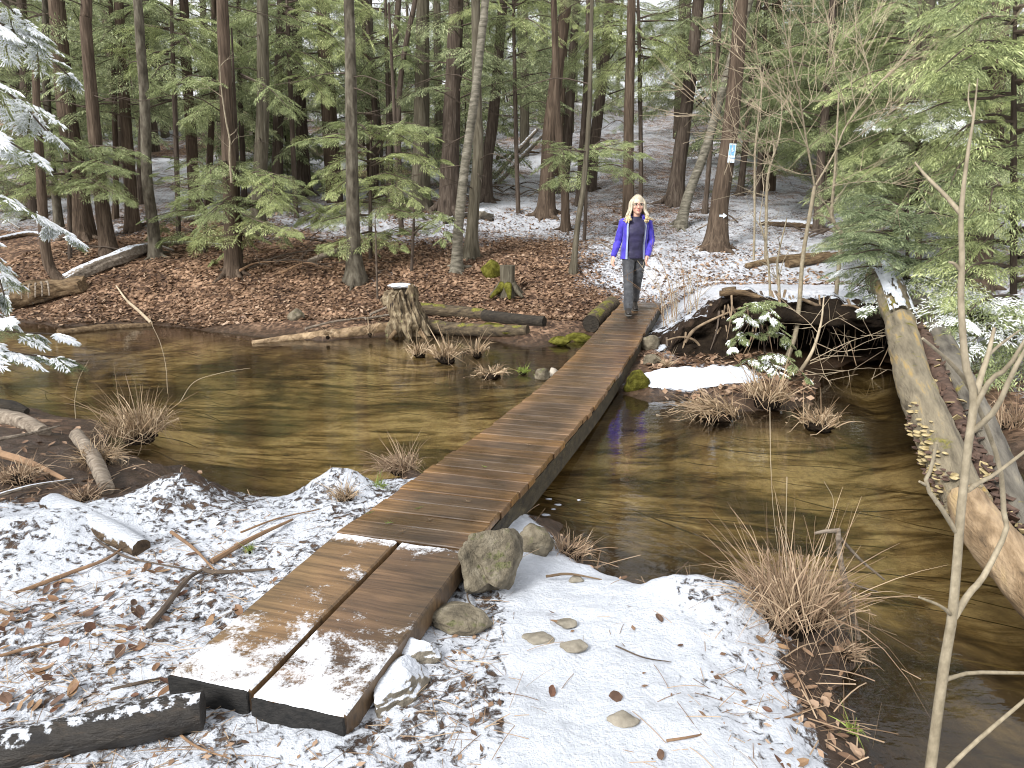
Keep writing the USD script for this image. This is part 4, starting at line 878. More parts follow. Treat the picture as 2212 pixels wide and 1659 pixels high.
brow = MF.batch_hull([ball(head_c + (-0.045, -0.058, 0.026), 0.014), ball(head_c + (0.045, -0.058, 0.026), 0.014), ball(head_c + (0, -0.074, 0.03), 0.012)])
sockets = [ball(head_c + (s_ * 0.031, -0.086, 0.008), (0.017, 0.012, 0.010)) for s_ in (-1, 1)]
ears = [ball(head_c + (s_ * 0.076, 0.012, -0.008), (0.009, 0.020, 0.031)) for s_ in (-1, 1)]
chin = ball(head_c + (0, -0.074, -0.093), 0.018)
head = MF.batch_boolean([skull, jaw, nose, brow, chin] + cheeks + ears, manifold3d.OpType.Add)
for s_ in sockets: head = head - s_
neck = limb([(head_c + (0, 0.02, -0.07), 0.052), ((HX * 0.6, 0.022, 1.38), 0.055), ((0.005, 0.025, 1.32), 0.075)])
torso = loft([(0.84, 0.0, 0.01, 0.145, 0.10, 2.3), (0.88, 0.0, 0.01, 0.165, 0.112, 2.3), (1.02, 0.0, 0.005, 0.138, 0.10, 2.3), (1.16, 0.005, 0.0, 0.150, 0.110, 2.4), (1.28, 0.008, 0.008, 0.158, 0.098, 2.4), (1.345, 0.010, 0.02, 0.125, 0.07, 2.2), (1.385, 0.010, 0.024, 0.06, 0.05, 2.0)])
arms = [limb([(shL, 0.050), (elL, 0.038), (wrL, 0.025)]), limb([(shR, 0.050), (elR, 0.038), (wrR, 0.025)])]
legs = [limb([(hipL, 0.082), (kneeL, 0.052), (np.add(kneeL, (0, -0.03, -0.13)), 0.050), (ankL, 0.036)]), limb([(hipR, 0.082), (kneeR, 0.052), (np.add(kneeR, (0, 0.10, -0.12)), 0.050), (ankR, 0.036)])]
feet = [limb([(ankL, 0.036), (np.add(ankL, (0, 0.03, -0.055)), 0.03), (toeL, 0.026)]), limb([(ankR, 0.036), (np.add(ankR, (0, 0.02, -0.055)), 0.03), (toeR, 0.026)])]
hands = [hand(wrL, (-0.22, -0.20, -0.95), 1), hand(wrR, (-0.25, -0.25, -0.93), -1)]
core = MF.batch_boolean([head, neck, torso] + arms + legs + feet, manifold3d.OpType.Add)
HS, HP = 1.13, np.array([HX, 0.01, 1.43])
def hs(v):
    v = np.array(v, float); w = sstep(v[:, 2], 1.38, 1.46)[:, None]
    return v + (v - HP) * (HS - 1) * w
bv, bf = finish(MF.batch_boolean([core] + hands, manifold3d.OpType.Add), 0.011, 3)
body = put("body", (hs(bv), bf), skin_m)
for s_ in (-1, 1):
    e = trimesh.creation.icosphere(2, 0.0105); put("eye", (hs(np.array(e.vertices) + head_c + (s_ * 0.031, -0.0745, 0.008)), e.faces), eye_m, body)
    b_ = limb([(head_c + (s_ * 0.016, -0.083, 0.026), 0.004), (head_c + (s_ * 0.034, -0.080, 0.030), 0.0045), (head_c + (s_ * 0.050, -0.068, 0.025), 0.003)], 8).to_mesh()
    put("eyebrow", (hs(b_.vert_properties[:, :3]), b_.tri_verts), hair_m, body)
lp = MF.batch_boolean([limb([(head_c + (-0.020, -0.083, -0.061), 0.0045), (head_c + (0, -0.092, -0.058), 0.0065), (head_c + (0.020, -0.083, -0.061), 0.0045)], 10), limb([(head_c + (-0.016, -0.084, -0.067), 0.0045), (head_c + (0, -0.091, -0.069), 0.007), (head_c + (0.016, -0.084, -0.067), 0.0045)], 10)], manifold3d.OpType.Add).to_mesh()
put("lips", (hs(lp.vert_properties[:, :3]), lp.tri_verts), lip_m, body)
gl = []
for s_ in (-1, 1):
    a = np.linspace(0, 2 * np.pi, 25)
    gl.append(tube(np.stack([head_c[0] + s_ * 0.034 + 0.025 * np.cos(a), np.full(25, head_c[1] - 0.098), head_c[2] + 0.004 + 0.017 * np.sin(a)], 1), 0.0022, 6, 25, caps=False))
    gl.append(tube([head_c + (s_ * 0.059, -0.097, 0.008), head_c + (s_ * 0.078, -0.05, 0.010), head_c + (s_ * 0.080, 0.015, 0.006)], 0.002, 5, 6))
gl.append(tube([head_c + (-0.010, -0.099, 0.008), head_c + (0, -0.101, 0.011), head_c + (0.010, -0.099, 0.008)], 0.002, 5, 5))
gl = cat_mesh(gl); put("glasses", (hs(gl[0]), gl[1]), frame_m)
# hair: a cap and long locks that flick out at the shoulders
rng = np.random.default_rng(12)
cap = (ball(head_c + (0, 0.020, 0.028), (0.088, 0.103, 0.102), 36) - MF.batch_hull([ball(head_c + (0, -0.13, -0.02), (0.058, 0.07, 0.085)), ball(head_c + (0, -0.12, -0.25), (0.05, 0.07, 0.05)), ball(head_c + (0, -0.02, -0.30), 0.05)]))
cv, cf = finish(cap, 0.012, 4)
hair = put("hair", (hs(cv), cf), hair_m)
locks, tips = [], []
for k in range(120):
    a = rng.uniform(-0.22 * np.pi, 1.22 * np.pi)                             # around the back, from cheek to cheek
    ca, sa = math.cos(a), math.sin(a)
    top = head_c + (0.012 * ca + rng.normal(0, 0.006), 0.01 + 0.02 * sa, 0.122 + rng.normal(0, 0.003))
    r1 = 1.0 + rng.normal(0, 0.04)
    p1 = head_c + (0.086 * ca * r1, 0.020 + 0.098 * sa * r1, 0.045)
    p2 = head_c + (0.100 * ca * r1, 0.022 + 0.098 * sa * r1, -0.055)
    p3 = head_c + (0.138 * ca * r1 + rng.normal(0, 0.008), 0.015 + 0.098 * sa * r1, -0.135 + rng.normal(0, 0.008))
    dz = rng.uniform(-0.235, -0.175)
    p4 = head_c + (0.170 * ca + rng.normal(0, 0.014), 0.0 + 0.10 * sa + rng.normal(0, 0.01), dz)
    p5 = p4 + (0.028 * np.sign(ca) + rng.normal(0, 0.012), rng.normal(-0.005, 0.012), rng.uniform(-0.004, 0.03))
    if sa < -0.3: p3 = p3 + (0.012 * np.sign(ca), -0.035, 0); p4 = p4 + (-0.030 * np.sign(ca), -0.075, 0.0); p5 = p5 + (-0.045 * np.sign(ca), -0.085, 0)
    locks.append(tube([top, p1, p2, p3], [0.008, 0.013, 0.012, 0.011], 6, 9, amp=0.2, freq=30, seed=k))
    tips.append(tube([p3, p3 * 0.35 + p4 * 0.65, p4, p5], [0.011, 0.013, 0.011, 0.004], 6, 9, amp=0.25, freq=30, seed=k))
locks, tips = cat_mesh(locks), cat_mesh(tips); locks = (hs(locks[0]), locks[1]); put("locks", locks, hair_m, hair, kind="stuff"); put("curled_ends", tips, hair_tip_m, hair, kind="stuff")
# clothes
def wrinkle(vf, amt, fx, seed, dirs=(1, 1, 1)):
    v, f = vf; t = trimesh.Trimesh(v, f, process=False); n = t.vertex_normals
    return v + n * ((meshkit.fbm(v * np.array(fx) + seed, 3, seed) - 0.5) * 2 * amt)[:, None], f
tr = MF.batch_boolean([loft([(0.77, 0.0, 0.012, 0.120, 0.085, 2.2), (0.80, 0.0, 0.012, 0.160, 0.118, 2.4), (0.86, 0.0, 0.012, 0.172, 0.124, 2.4), (0.97, 0.0, 0.008, 0.150, 0.112, 2.3)]),
     limb([(hipL, 0.098), (np.add(hipL, (-0.004, -0.06, -0.16)), 0.086), (kneeL, 0.068), (np.add(kneeL, (0, -0.045, -0.16)), 0.068), (np.add(ankL, (0, 0.012, 0.02)), 0.066)]),
     limb([(hipR, 0.098), (np.add(hipR, (0.0, 0.015, -0.16)), 0.086), (kneeR, 0.068), (np.add(kneeR, (0, 0.09, -0.15)), 0.066), (np.add(ankR, (0, 0.0, 0.03)), 0.064)])], manifold3d.OpType.Add)
put("trousers", wrinkle(finish(tr, 0.016, 5), 0.013, (9, 9, 22), 3), trouser_m)
sh_ = MF.batch_boolean([loft([(0.805, 0.0, 0.008, 0.168, 0.138, 2.3), (0.86, 0.0, 0.008, 0.166, 0.136, 2.3), (0.93, 0.0, 0.004, 0.154, 0.128, 2.3), (1.02, 0.0, 0.0, 0.146, 0.122, 2.3), (1.10, 0.0, -0.004, 0.148, 0.124, 2.3), (1.19, 0.005, -0.010, 0.156, 0.132, 2.3), (1.28, 0.008, 0.004, 0.162, 0.110, 2.4), (1.345, 0.010, 0.018, 0.125, 0.084, 2.2), (1.40, 0.012, 0.020, 0.066, 0.062, 2.0)])], manifold3d.OpType.Add)
put("shirt", wrinkle(finish(sh_, 0.016, 5), 0.008, (8, 8, 26), 5), shirt_m)
JL = [(0.800, 0.0, 0.012, 0.205, 0.155), (0.90, 0.0, 0.008, 0.196, 0.152), (1.02, 0.0, 0.004, 0.180, 0.146), (1.15, 0.005, 0.0, 0.182, 0.148), (1.27, 0.008, 0.006, 0.192, 0.134), (1.33, 0.010, 0.016, 0.172, 0.112), (1.372, 0.012, 0.022, 0.120, 0.088), (1.40, 0.013, 0.024, 0.088, 0.076)]
OPEN = [(0.43, 0.40), (0.46, 0.42), (0.50, 0.48), (0.52, 0.52), (0.50, 0.52), (0.48, 0.52), (0.55, 0.60), (0.62, 0.66)]   # half openings of the front in radians, left and right of straight ahead
def shell(levels, opens, grow, n=46):
    v = []
    for (z, cx, cy, a, b), (ol, orr) in zip(levels, opens):
        ang = np.linspace(-np.pi / 2 + orr * 1.25, 1.5 * np.pi - ol * 1.25, n)
        c, s_ = np.cos(ang), np.sin(ang); pw = 2.35
        v.append(np.stack([cx + (a + grow) * np.sign(c) * np.abs(c) ** (2 / pw), cy + (b + grow) * np.sign(s_) * np.abs(s_) ** (2 / pw), np.full(n, z)], 1))
    return np.array(v)
zz = np.linspace(0.80, 1.40, 26)
JLf = [tuple([z] + [float(np.interp(z, [l[0] for l in JL], [l[k] for l in JL])) for k in range(1, 5)]) for z in zz]
OPf = [tuple(float(np.interp(z, [l[0] for l in JL], [o[k] for o in OPEN])) for k in range(2)) for z in zz]
def grid_faces(m, n, flip=False):
    i = np.arange(m * n).reshape(m, n); q = np.stack([i[:-1, :-1], i[:-1, 1:], i[1:, 1:], i[1:, :-1]], -1).reshape(-1, 4)
    return q[:, ::-1] if flip else q
So, Si = shell(JLf, OPf, 0.0), shell(JLf, OPf, -0.012)
m_, n_ = So.shape[:2]
wob = (meshkit.fbm(So * np.array([7, 7, 20]), 3, 9) - 0.5)[..., None] * 0.022 * np.stack([np.cos(np.linspace(-np.pi / 2, 1.5 * np.pi, n_)), np.sin(np.linspace(-np.pi / 2, 1.5 * np.pi, n_)), 0 * np.linspace(0, 1, n_)], -1)[None]
So, Si = So + wob, Si + wob
hem = np.concatenate([So[0], Si[0]]); hq = np.stack([np.arange(n_ - 1), np.arange(1, n_), n_ + np.arange(1, n_), n_ + np.arange(n_ - 1)], 1)
sleeves = [limb([(np.add(shL, (0.03, 0, 0.005)), 0.068), (shL, 0.066), (np.add(elL, (0, 0, 0)), 0.056), (np.add(wrL, (0.006, 0.008, 0.02)), 0.042)]), limb([(np.add(shR, (-0.03, 0, 0.005)), 0.068), (shR, 0.066), (elR, 0.056), (np.add(wrR, (0.006, 0.01, 0.02)), 0.042)])]
sl = wrinkle(finish(MF.batch_boolean(sleeves, manifold3d.OpType.Add), 0.014, 4), 0.013, (14, 14, 30), 8)
jk = put("jacket", cat_mesh([(So.reshape(-1, 3), grid_faces(m_, n_)), (hem, hq), sl]), jacket_m)
put("jacket_lining", (Si.reshape(-1, 3), grid_faces(m_, n_, True)), lining_m, jk)
for e in (0, -1):                                                           # turned out grey edges of the open front
    o, i_ = So[:, e], Si[:, e]
    w = np.stack([o + (o - i_) * 0.35, o, i_, i_ + np.array([0, 0, 0]) + (So[:, 3 if e == 0 else -4] - o) * 0.55 * 0], 1)
    inner = np.stack([o + np.array([0, -0.006, 0]), o + (So[:, 2 if e == 0 else -3] - o) * 0.75 + np.array([0, -0.008, 0]), o + (So[:, 2 if e == 0 else -3] - o) * 0.75, i_], 1)
    put("facing", (inner.reshape(-1, 3), grid_faces(m_, 4, e == 0)), lining_m, jk)
    pts = inner[:, 0] * 0.5 + i_ * 0.5
    put("zip_edge", tube(pts, 0.004, 5, len(pts)), shirt_m, jk)
col = tube([(-0.085, -0.060, 1.375), (-0.082, 0.02, 1.405), (-0.045, 0.090, 1.415), (0.045, 0.092, 1.415), (0.105, 0.02, 1.405), (0.110, -0.060, 1.375)], 0.022, 8, 22, flat=1.4)
put("collar", col, jacket_m, jk)
for k, (an, to) in enumerate([(ankL, toeL), (ankR, toeR)]):
    an, to = np.array(an), np.array(to)
    tilt = 0.0 if k == 0 else 0.0
    heel = np.array([an[0], an[1] + 0.035, to[2] + 0.02 + (0.0 if k == 0 else 0.055)])
    bt = MF.batch_boolean([limb([(an + (0, 0.0, 0.055), 0.050), (an, 0.049), (heel, 0.040)]), MF.batch_hull([ball(heel, 0.040), ball(an + (0, -0.03, -0.02), 0.042), ball(to + (0, 0.03, 0.01), (0.046, 0.05, 0.036)), ball(to, (0.042, 0.045, 0.030))])], manifold3d.OpType.Add)
    low = min(heel[2] - 0.040, to[2] - 0.030)
    b_ = put("boot", finish(bt, 0.012, 3), boot_m)
    so = MF.batch_hull([ball(heel + (0, 0.004, -0.030), (0.042, 0.045, 0.016)), ball(to + (0, -0.004, -0.028), (0.046, 0.050, 0.016)), ball(to + (0, 0.04, -0.028), (0.049, 0.05, 0.016))]).to_mesh()
    put("sole", (so.vert_properties[:, :3], so.tri_verts), sole_m, b_)
# ------------------------------------------------------------------ logs, stumps, stones
def on_ground(pts, r, sink=0.25):
    """pixels (u, v) or (u, v, lift) to points just resting on the ground"""
    out = []
    rr = np.interp(np.linspace(0, 1, len(pts)), np.linspace(0, 1, np.size(r)), np.atleast_1d(r)) if np.ndim(r) else np.full(len(pts), r)
    for p, q in zip(pts, rr):
        g = gpt(p[0], p[1]); g[2] = max(g[2], -0.02) + q * (1 - sink) + (p[2] if len(p) > 2 else 0)
        out.append(at_z(p[0], p[1], g[2]) if g[1] < 6 else g)
    return np.array(out)
def log(name, label, cat, pts, r, mat, part="trunk", seed=0, amp=0.12, ridges=0.12, sides=16, world_pts=None, sink=0.25, group=None, flat=1.0, n=None, extra=None):
    P = np.array(world_pts) if world_pts is not None else on_ground(pts, r, sink)
    L = np.linalg.norm(np.diff(P, axis=0), axis=1).sum(); rm = float(np.mean(r))
    x = thing(name, label, cat, P[len(P) // 2], group)
    obj(part, tube(P, r, sides, n or max(8, min(70, int(L / (rm * 0.6)))), amp=amp, freq=0.5 / rm, seed=seed, ridges=ridges, nridge=12, flat=flat), mat, x, smooth=45)
    return x, P
x, P = log("driftwood_log", "pale weathered driftwood log lying from the bent trunk to the split grey birch", "log", [(146, 618), (200, 592), (262, 568), (322, 545)], [0.115, 0.125, 0.13, 0.10], driftwood_snow, seed=1, ridges=0.5, amp=0.25, sides=26, n=60)
obj("root_stub", tube([P[0] + (0.05, -0.05, 0.0), P[0] + (0.12, -0.12, -0.05), P[0] + (0.16, -0.15, -0.2)], [0.05, 0.02], 8, 8, amp=0.3, freq=12, seed=3), driftwood, x, smooth=45)
b = gpt(140, 612); y0 = b[1]
bp = [at_y(150, 613, y0), at_y(126, 602, y0), at_y(105, 572, y0), at_y(97, 525, y0), at_y(93, 470, y0), at_y(88, 380, y0), at_y(80, 250, y0), at_y(76, 100, y0)]
x = thing("bent_tree", "dark trunk that curves up like a hook from the driftwood log's end", "tree", bp[0])
obj("trunk", tube(bp, [0.085, 0.085, 0.075, 0.05], 16, 40, amp=0.1, freq=5, seed=5, ridges=0.1), bark[1], x, smooth=45)
x, P = log("rotten_log", "crumbling rotten log with curved ribs at the water's edge, far left", "log", [(8, 668), (70, 652), (130, 640), (182, 630)], [0.19, 0.19, 0.17, 0.12], rotten, seed=2, ridges=0.6, amp=0.4, sides=26, n=50)
for k, f in enumerate((0.30, 0.36, 0.42, 0.48, 0.54)):
    c = P[0] + (P[-1] - P[0]) * f
    obj("rib", tube([c + (0, 0.02, 0.18), c + (0.03 + 0.02 * k, -0.10, 0.18), c + (0.05 + 0.03 * k, -0.20, 0.08 - 0.02 * k), c + (0.06 + 0.03 * k, -0.23, -0.02)], [0.02, 0.014, 0.006], 6, 9, amp=0.5, freq=14, seed=k), driftwood, x, smooth=45)
log("fallen_branch", "pale bare branch reaching from the leaves into the water at left", "branch", [(252, 625, 0.05), (275, 656, 0.04), (300, 676, 0.02), (327, 700, 0.0)], [0.012, 0.022, 0.026], twig_pale, part="wood", seed=3, sides=7)
log("floating_log", "flat dark sodden log lying in the water near the far left shore", "log", [(125, 722), (220, 712), (330, 704)], [0.05, 0.06, 0.04], rotten, part="wood", seed=4, sides=10, sink=0.7)
log("grey_log", "grey log leaning toward the lichen footed hemlock", "log", [(668, 570), (705, 558), (745, 542)], [0.05, 0.07, 0.06], driftwood, seed=6)
log("snowy_log", "snow lined pole lying behind the left trunks", "log", [(286, 540), (350, 530), (420, 528), (480, 532)], [0.04, 0.035, 0.03], driftwood_snow, seed=7, sides=8)
for i, (p, lab) in enumerate([([(560, 560), (620, 545), (690, 548)], "topmost dark fallen branch of the brush right of the bank side trunk"), ([(540, 600), (610, 572), (680, 560), (730, 566)], "long dark fallen branch crossing the brush right of the bank side trunk"),
      ([(520, 612), (560, 594), (640, 590)], "lowest bent branch of the brush, beside the bank side trunk's foot"), ([(575, 580), (640, 575), (720, 590)], "thin branch lying level in the brush left of the lichen footed hemlock"), ([(610, 610), (660, 588), (700, 596)], "short branch end sticking from the brush toward the water"), ([(600, 532), (660, 540), (740, 552)], "sloping branch above the brush between two trunks")]):
    x, P = log("fallen_branch", lab, "branch", [q + (0.10 + 0.05 * (i % 3),) for q in p], [0.022, 0.015, 0.008], twig_dark if i % 2 else twig_brown, part="wood", seed=20 + i, sides=6)
    rng = np.random.default_rng(i)
    for _ in range(4):
        f = rng.uniform(0.2, 0.9); c = P[0] + (P[-1] - P[0]) * f + (0, 0, 0.02); d = rng.normal(0, 0.22, 3); d[2] = abs(d[2]) * 0.6
        obj("twig", tube([c, c + d, c + d * 1.9 + (0, 0, -0.04)], [0.008, 0.003], 5, 6), twig_dark, x)
# the broken stump and the logs round it
c = gpt(882, 724); c[2] = -0.02
x = thing("broken_stump", "pale lichened broken stump with a snow cap at the water's edge", "stump", c)
dep = c[1]
def pxm(n): return n * (c[1] * cp - (c[2] - CAM_Z) * sp) / FPX
top = at_y(866, 622, c[1])
n, sides = 60, 72
sp_ = spline([c + (0.01, 0, 0), c + (-0.02, 0, 0.28), c + (-0.06, 0, 0.48), top], n)
v, f = tube(sp_, [pxm(44), pxm(37), pxm(31), pxm(28), pxm(31)], sides, n, amp=0.30, freq=5, seed=9, ridges=0.75)
a = np.arctan2(v[:, 1] - np.interp(v[:, 2], sp_[:, 2], sp_[:, 1]), v[:, 0] - np.interp(v[:, 2], sp_[:, 2], sp_[:, 0]))
hole = np.exp(-((a + np.pi / 2 + 0.35) / 0.33) ** 2) * np.clip(1 - (v[:, 2] - c[2]) / (0.46 * (top[2] - c[2])), 0, 1) + 0.7 * np.exp(-((a + np.pi / 2 - 0.55) / 0.22) ** 2) * np.clip(1 - (v[:, 2] - c[2]) / (0.36 * (top[2] - c[2])), 0, 1)
ax_ = np.stack([np.interp(v[:, 2], sp_[:, 2], sp_[:, 0]), np.interp(v[:, 2], sp_[:, 2], sp_[:, 1]), v[:, 2]], 1)
v = v + (ax_ - v) * np.clip(hole * 0.85, 0, 0.85)[:, None]
v[:, 2] += np.where(v[:, 2] > top[2] - 0.12, (meshkit.fbm(np.stack([np.cos(a) * 2, np.sin(a) * 2, 0 * a], -1), 3, 4) - 0.55) * 0.34, 0)
obj("wood", (v, f), stump_wood, x, smooth=40)
sc_ = trimesh.creation.icosphere(3, 1.0); sv = np.array(sc_.vertices); sv = sv * (pxm(28), pxm(24), 0.035) * (1 + 0.5 * (meshkit.fbm(sv * 3, 3, 2) - 0.5))[:, None] + top + (0.0, 0, 0.03)
obj("snow_cap", (sv, sc_.faces), snow_mat, x, smooth=True)
for k, (du, dv_, r0) in enumerate([(-48, 8, 0.04), (44, 6, 0.05), (58, -10, 0.04)]):
    e = gpt(882 + du, 724 + dv_)
    obj("root", tube([c + (0, 0, 0.22), (c + e) / 2 + (0, 0, 0.10), e + (0, 0, -0.05)], [0.05, r0, 0.015], 8, 12, amp=0.4, freq=10, seed=k), rotten, x, smooth=45)
log("sunken_log", "long pale tan log half under water, left of the broken stump", "log", [(545, 742), (640, 733), (740, 724), (862, 708)], [0.03, 0.06, 0.08, 0.085], log_tan, seed=31, sink=0.75, amp=0.2)
x, P = log("fallen_log", "dark mossy log lying on brown leaves right behind the broken stump", "log", [(908, 676), (985, 684), (1048, 690)], [0.095, 0.10, 0.09], mossy_wood, seed=32)
log("fallen_log", "black cracked log end beyond the mossy log, pointing to the bridge", "log", [(1046, 692), (1110, 699), (1176, 705)], [0.09, 0.085, 0.08], black_wood, seed=33, ridges=0.2)
x, P = log("fallen_log", "low rotten log along the water under bright moss", "log", [(920, 716), (1010, 722), (1090, 724), (1140, 722)], [0.10, 0.085, 0.07], mossy_wood, seed=34)
for k, (u, v_, s_) in enumerate([(1060, 705, 0.20), (1105, 712, 0.14), (1022, 713, 0.13)]):
    g = gpt(u, v_ + 12); obj("moss_cushion", lump(g + (0, 0.02, 0.07), (s_, 0.10, 0.065), 60 + k, 0.5, 3.0), moss, x, smooth=True)
for i, (p, lab) in enumerate([([(800, 690), (840, 672), (880, 655)], "upper stick of the bundle leaning on the broken stump's left side"), ([(790, 700), (845, 690), (890, 684)], "lower stick of the bundle leaning on the broken stump's left side"), ([(660, 722), (720, 706), (790, 696)], "thin stick lying above the long tan sunken log")]):
    log("fallen_branch", lab, "branch", [q + (0.06,) for q in p], [0.02, 0.012], driftwood, part="wood", seed=40 + i, sides=6)
c = gpt(1096, 636)
x = thing("cut_stump", "small sawn stump with mossy yellow green roots on the brown leaves", "stump", c)
tp = at_y(1096, 573, c[1])
obj("wood", tube([c - (0, 0, 0.1), c + (0, 0, 0.12), (c + tp) / 2, tp], [0.19, 0.145, 0.12, 0.125], 26, 20, amp=0.08, freq=6, seed=8, ridges=0.12), bark[2], x, smooth=45)
for k in range(7):
    a = k * 0.9 + 0.3; l = 0.30 + 0.07 * (k % 3); d = np.array([math.cos(a), math.sin(a), 0])
    obj("root", tube([c + d * 0.09 + (0, 0, 0.16), c + d * l * 0.6 + (0, 0, 0.07), c + d * l + (0, 0, -0.03)], [0.075, 0.05, 0.02], 9, 10, amp=0.3, freq=9, seed=k), moss if k % 3 else bark[2], x, smooth=True)
c = gpt(1062, 600); x = thing("mossy_boulder", "mossy boulder against the small sawn stump's left side", "boulder", c)
obj("stone", lump(c + (0, 0.1, 0.12), (0.19, 0.16, 0.20), 71, 0.3), moss, x, smooth=True)
# cut log beside the bridge's far end
p0, p1 = gpt(1276, 718), gpt(1322, 676)
p0[2] += 0.12; p1[2] += 0.11
x = thing("cut_log", "thick round log with a black cut end beside the bridge's far end", "log", p0)
obj("bark", tube([p0, (p0 + p1) / 2 + (0, 0, 0.01), p1], [0.125, 0.125, 0.12], 26, 16, amp=0.06, freq=5, seed=44, ridges=0.05, caps=False), mossy_wood, x, smooth=45)
d = (p0 - p1) / np.linalg.norm(p0 - p1)
obj("cut_end", tube([p0 - d * 0.02, p0 + d * 0.004], [0.121, 0.119], 26, 2), black_wood, x)
def stone(label, u, v, size, mat=rock, lift=0.35, seed=0, amp=0.35, rot=0.0, name="stone", cat="stone", sub=3, freq=2.0):
    g = gpt(u, v); x = thing(name, label, cat, g)
    obj("rock_face", lump(g + np.array([0, 0, size[2] * lift]), size, seed, amp, freq, sub, rot=rot), mat, x, smooth=35); return x, g
stone("low mossy stone in the grass between stump log and cut log", 1208, 742, (0.16, 0.12, 0.07), moss, seed=80)
stone("moss covered stone under the cut log's end", 1252, 736, (0.22, 0.13, 0.09), moss, seed=81)
stone("greenish stone in the water by the bridge's left side", 1172, 818, (0.085, 0.07, 0.085), rock, seed=82)
stone("small pale stone touching the bridge's left side", 1197, 812, (0.06, 0.05, 0.07), noisy("pale_stone", [(0.3, (0.24, 0.21, 0.17)), (0.7, (0.42, 0.38, 0.32))], scale=(14, 14, 14)), seed=83)
stone("pale grey stone under the bridge's far right edge", 1400, 752, (0.14, 0.12, 0.13), rock, seed=84)
stone("pale stone below the grey one, right of the bridge", 1408, 786, (0.10, 0.08, 0.08), rock, seed=85)
stone("yellow mossy stone at the bridge's right side, before the snow patch", 1374, 838, (0.13, 0.11, 0.13), moss, seed=86)
stone("dark mossy stone in the leaves above the left shore", 640, 690, (0.13, 0.10, 0.12), rock, seed=87)
stone("white speckled stone beside the beside-birch roots, centre slope", 1040, 470, (0.30, 0.22, 0.16), rock_snow, seed=88)
x, g = stone("big rounded grey green rock with a deep groove, propping the ramp", 1056, 1262, (0.120, 0.185, 0.165), rock, lift=0.62, seed=97, amp=0.24, rot=-0.5, name="boulder", cat="boulder", sub=5)
v_ = np.array(UsdGeom.Mesh(x.GetChildren()[0]).GetPointsAttr().Get()); w_ = v_ @ np.array([0.82, -0.15, 0.55]); k_ = np.exp(-((w_ - 0.055) / 0.018) ** 2) * 0.035
cc = v_.mean(0); nn = v_ - cc; nn /= np.linalg.norm(nn, axis=1, keepdims=True); v_ = v_ - nn * k_[:, None] + nn * ((meshkit.fbm(v_ * 28, 4, 3) - 0.5) * 0.018)[:, None]
UsdGeom.Mesh(x.GetChildren()[0]).GetPointsAttr().Set(Vt.Vec3fArray.FromNumpy(v_.astype(np.float32)))
usd_m = UsdGeom.Mesh(x.GetChildren()[0]); _, _, nrm = meshkit.arrays((v_, np.array(usd_m.GetFaceVertexIndicesAttr().Get()).reshape(-1, 3)), True); usd_m.GetNormalsAttr().Set(Vt.Vec3fArray.FromNumpy(nrm.astype(np.float32)))
stone("smaller rock with snow behind the big grooved rock", 1158, 1190, (0.085, 0.075, 0.085), rock, lift=0.5, seed=91, sub=4)
stone("flat dark stone beside the ramp, under the big grooved rock", 990, 1345, (0.12, 0.09, 0.045), rock, lift=0.3, seed=92, sub=4)
stone("snow rimmed stone half under the ramp's right edge", 905, 1425, (0.085, 0.06, 0.05), rock_snow, lift=0.4, seed=93, sub=4)
stone("snow covered leafy stone by the ramp's near corner", 868, 1490, (0.075, 0.14, 0.055), rock_snow, lift=0.25, seed=93, rot=-0.3, sub=4)
for i, (u, v, s_, lab) in enumerate([(1161, 1382, 0.055, "flat tan stone bare in the snow right of the ramp"), (1239, 1396, 0.05, "grey stone bare in the snow, right of the flat tan one"), (1222, 1348, 0.04, "small pale stone bare in the snow above the other two"), (1346, 1556, 0.045, "lone grey stone in the snow at the lower right"), (1244, 1252, 0.035, "small brown stone at the snow's edge by the mud")]):
    stone(lab, u, v, (s_, s_ * 0.75, 0.016), noisy(f"flat_stone_{i}", [(0.3, (0.12, 0.105, 0.08)), (0.7, (0.25, 0.225, 0.18))], scale=(25, 25, 25)), lift=0.15, seed=95 + i)
# near logs and sticks
P0 = [at_z(438, 1532, 0.30), at_z(330, 1553, 0.295), at_z(200, 1580, 0.285), at_z(60, 1612, 0.275), at_z(-120, 1650, 0.26)]
x, P = log("black_log", "charred looking black log with snow flecks in the lower left corner", "log", None, [0.050, 0.056, 0.052, 0.055, 0.05], charred, world_pts=P0, seed=50, sides=28, n=60, amp=0.10, ridges=0.08)
x, P = log("snowy_log", "snow blanketed log on the left bank above the leaves", "log", [(112, 1090), (170, 1118), (235, 1150), (305, 1185)], [0.055, 0.06, 0.055, 0.04], rotten_snow, seed=51, sides=20, n=40)
log("weathered_log", "tan barkless log lying along the water at the left edge", "log", [(-60, 893), (40, 910), (96, 934)], [0.06, 0.06, 0.045], driftwood, seed=52, sides=16, ridges=0.2)
log("weathered_log", "tan rotted log end pointing toward us over the mud by the big left tussock", "log", [(165, 940, 0.03), (200, 985, 0.03), (232, 1056, 0.02)], [0.045, 0.042, 0.036], driftwood, seed=53, sides=14, ridges=0.2)
log("dark_log", "wet dark log lump at the left edge in the water", "log", [(-60, 872), (20, 880), (58, 890)], [0.07, 0.06, 0.03], black_wood, seed=54, sides=12)
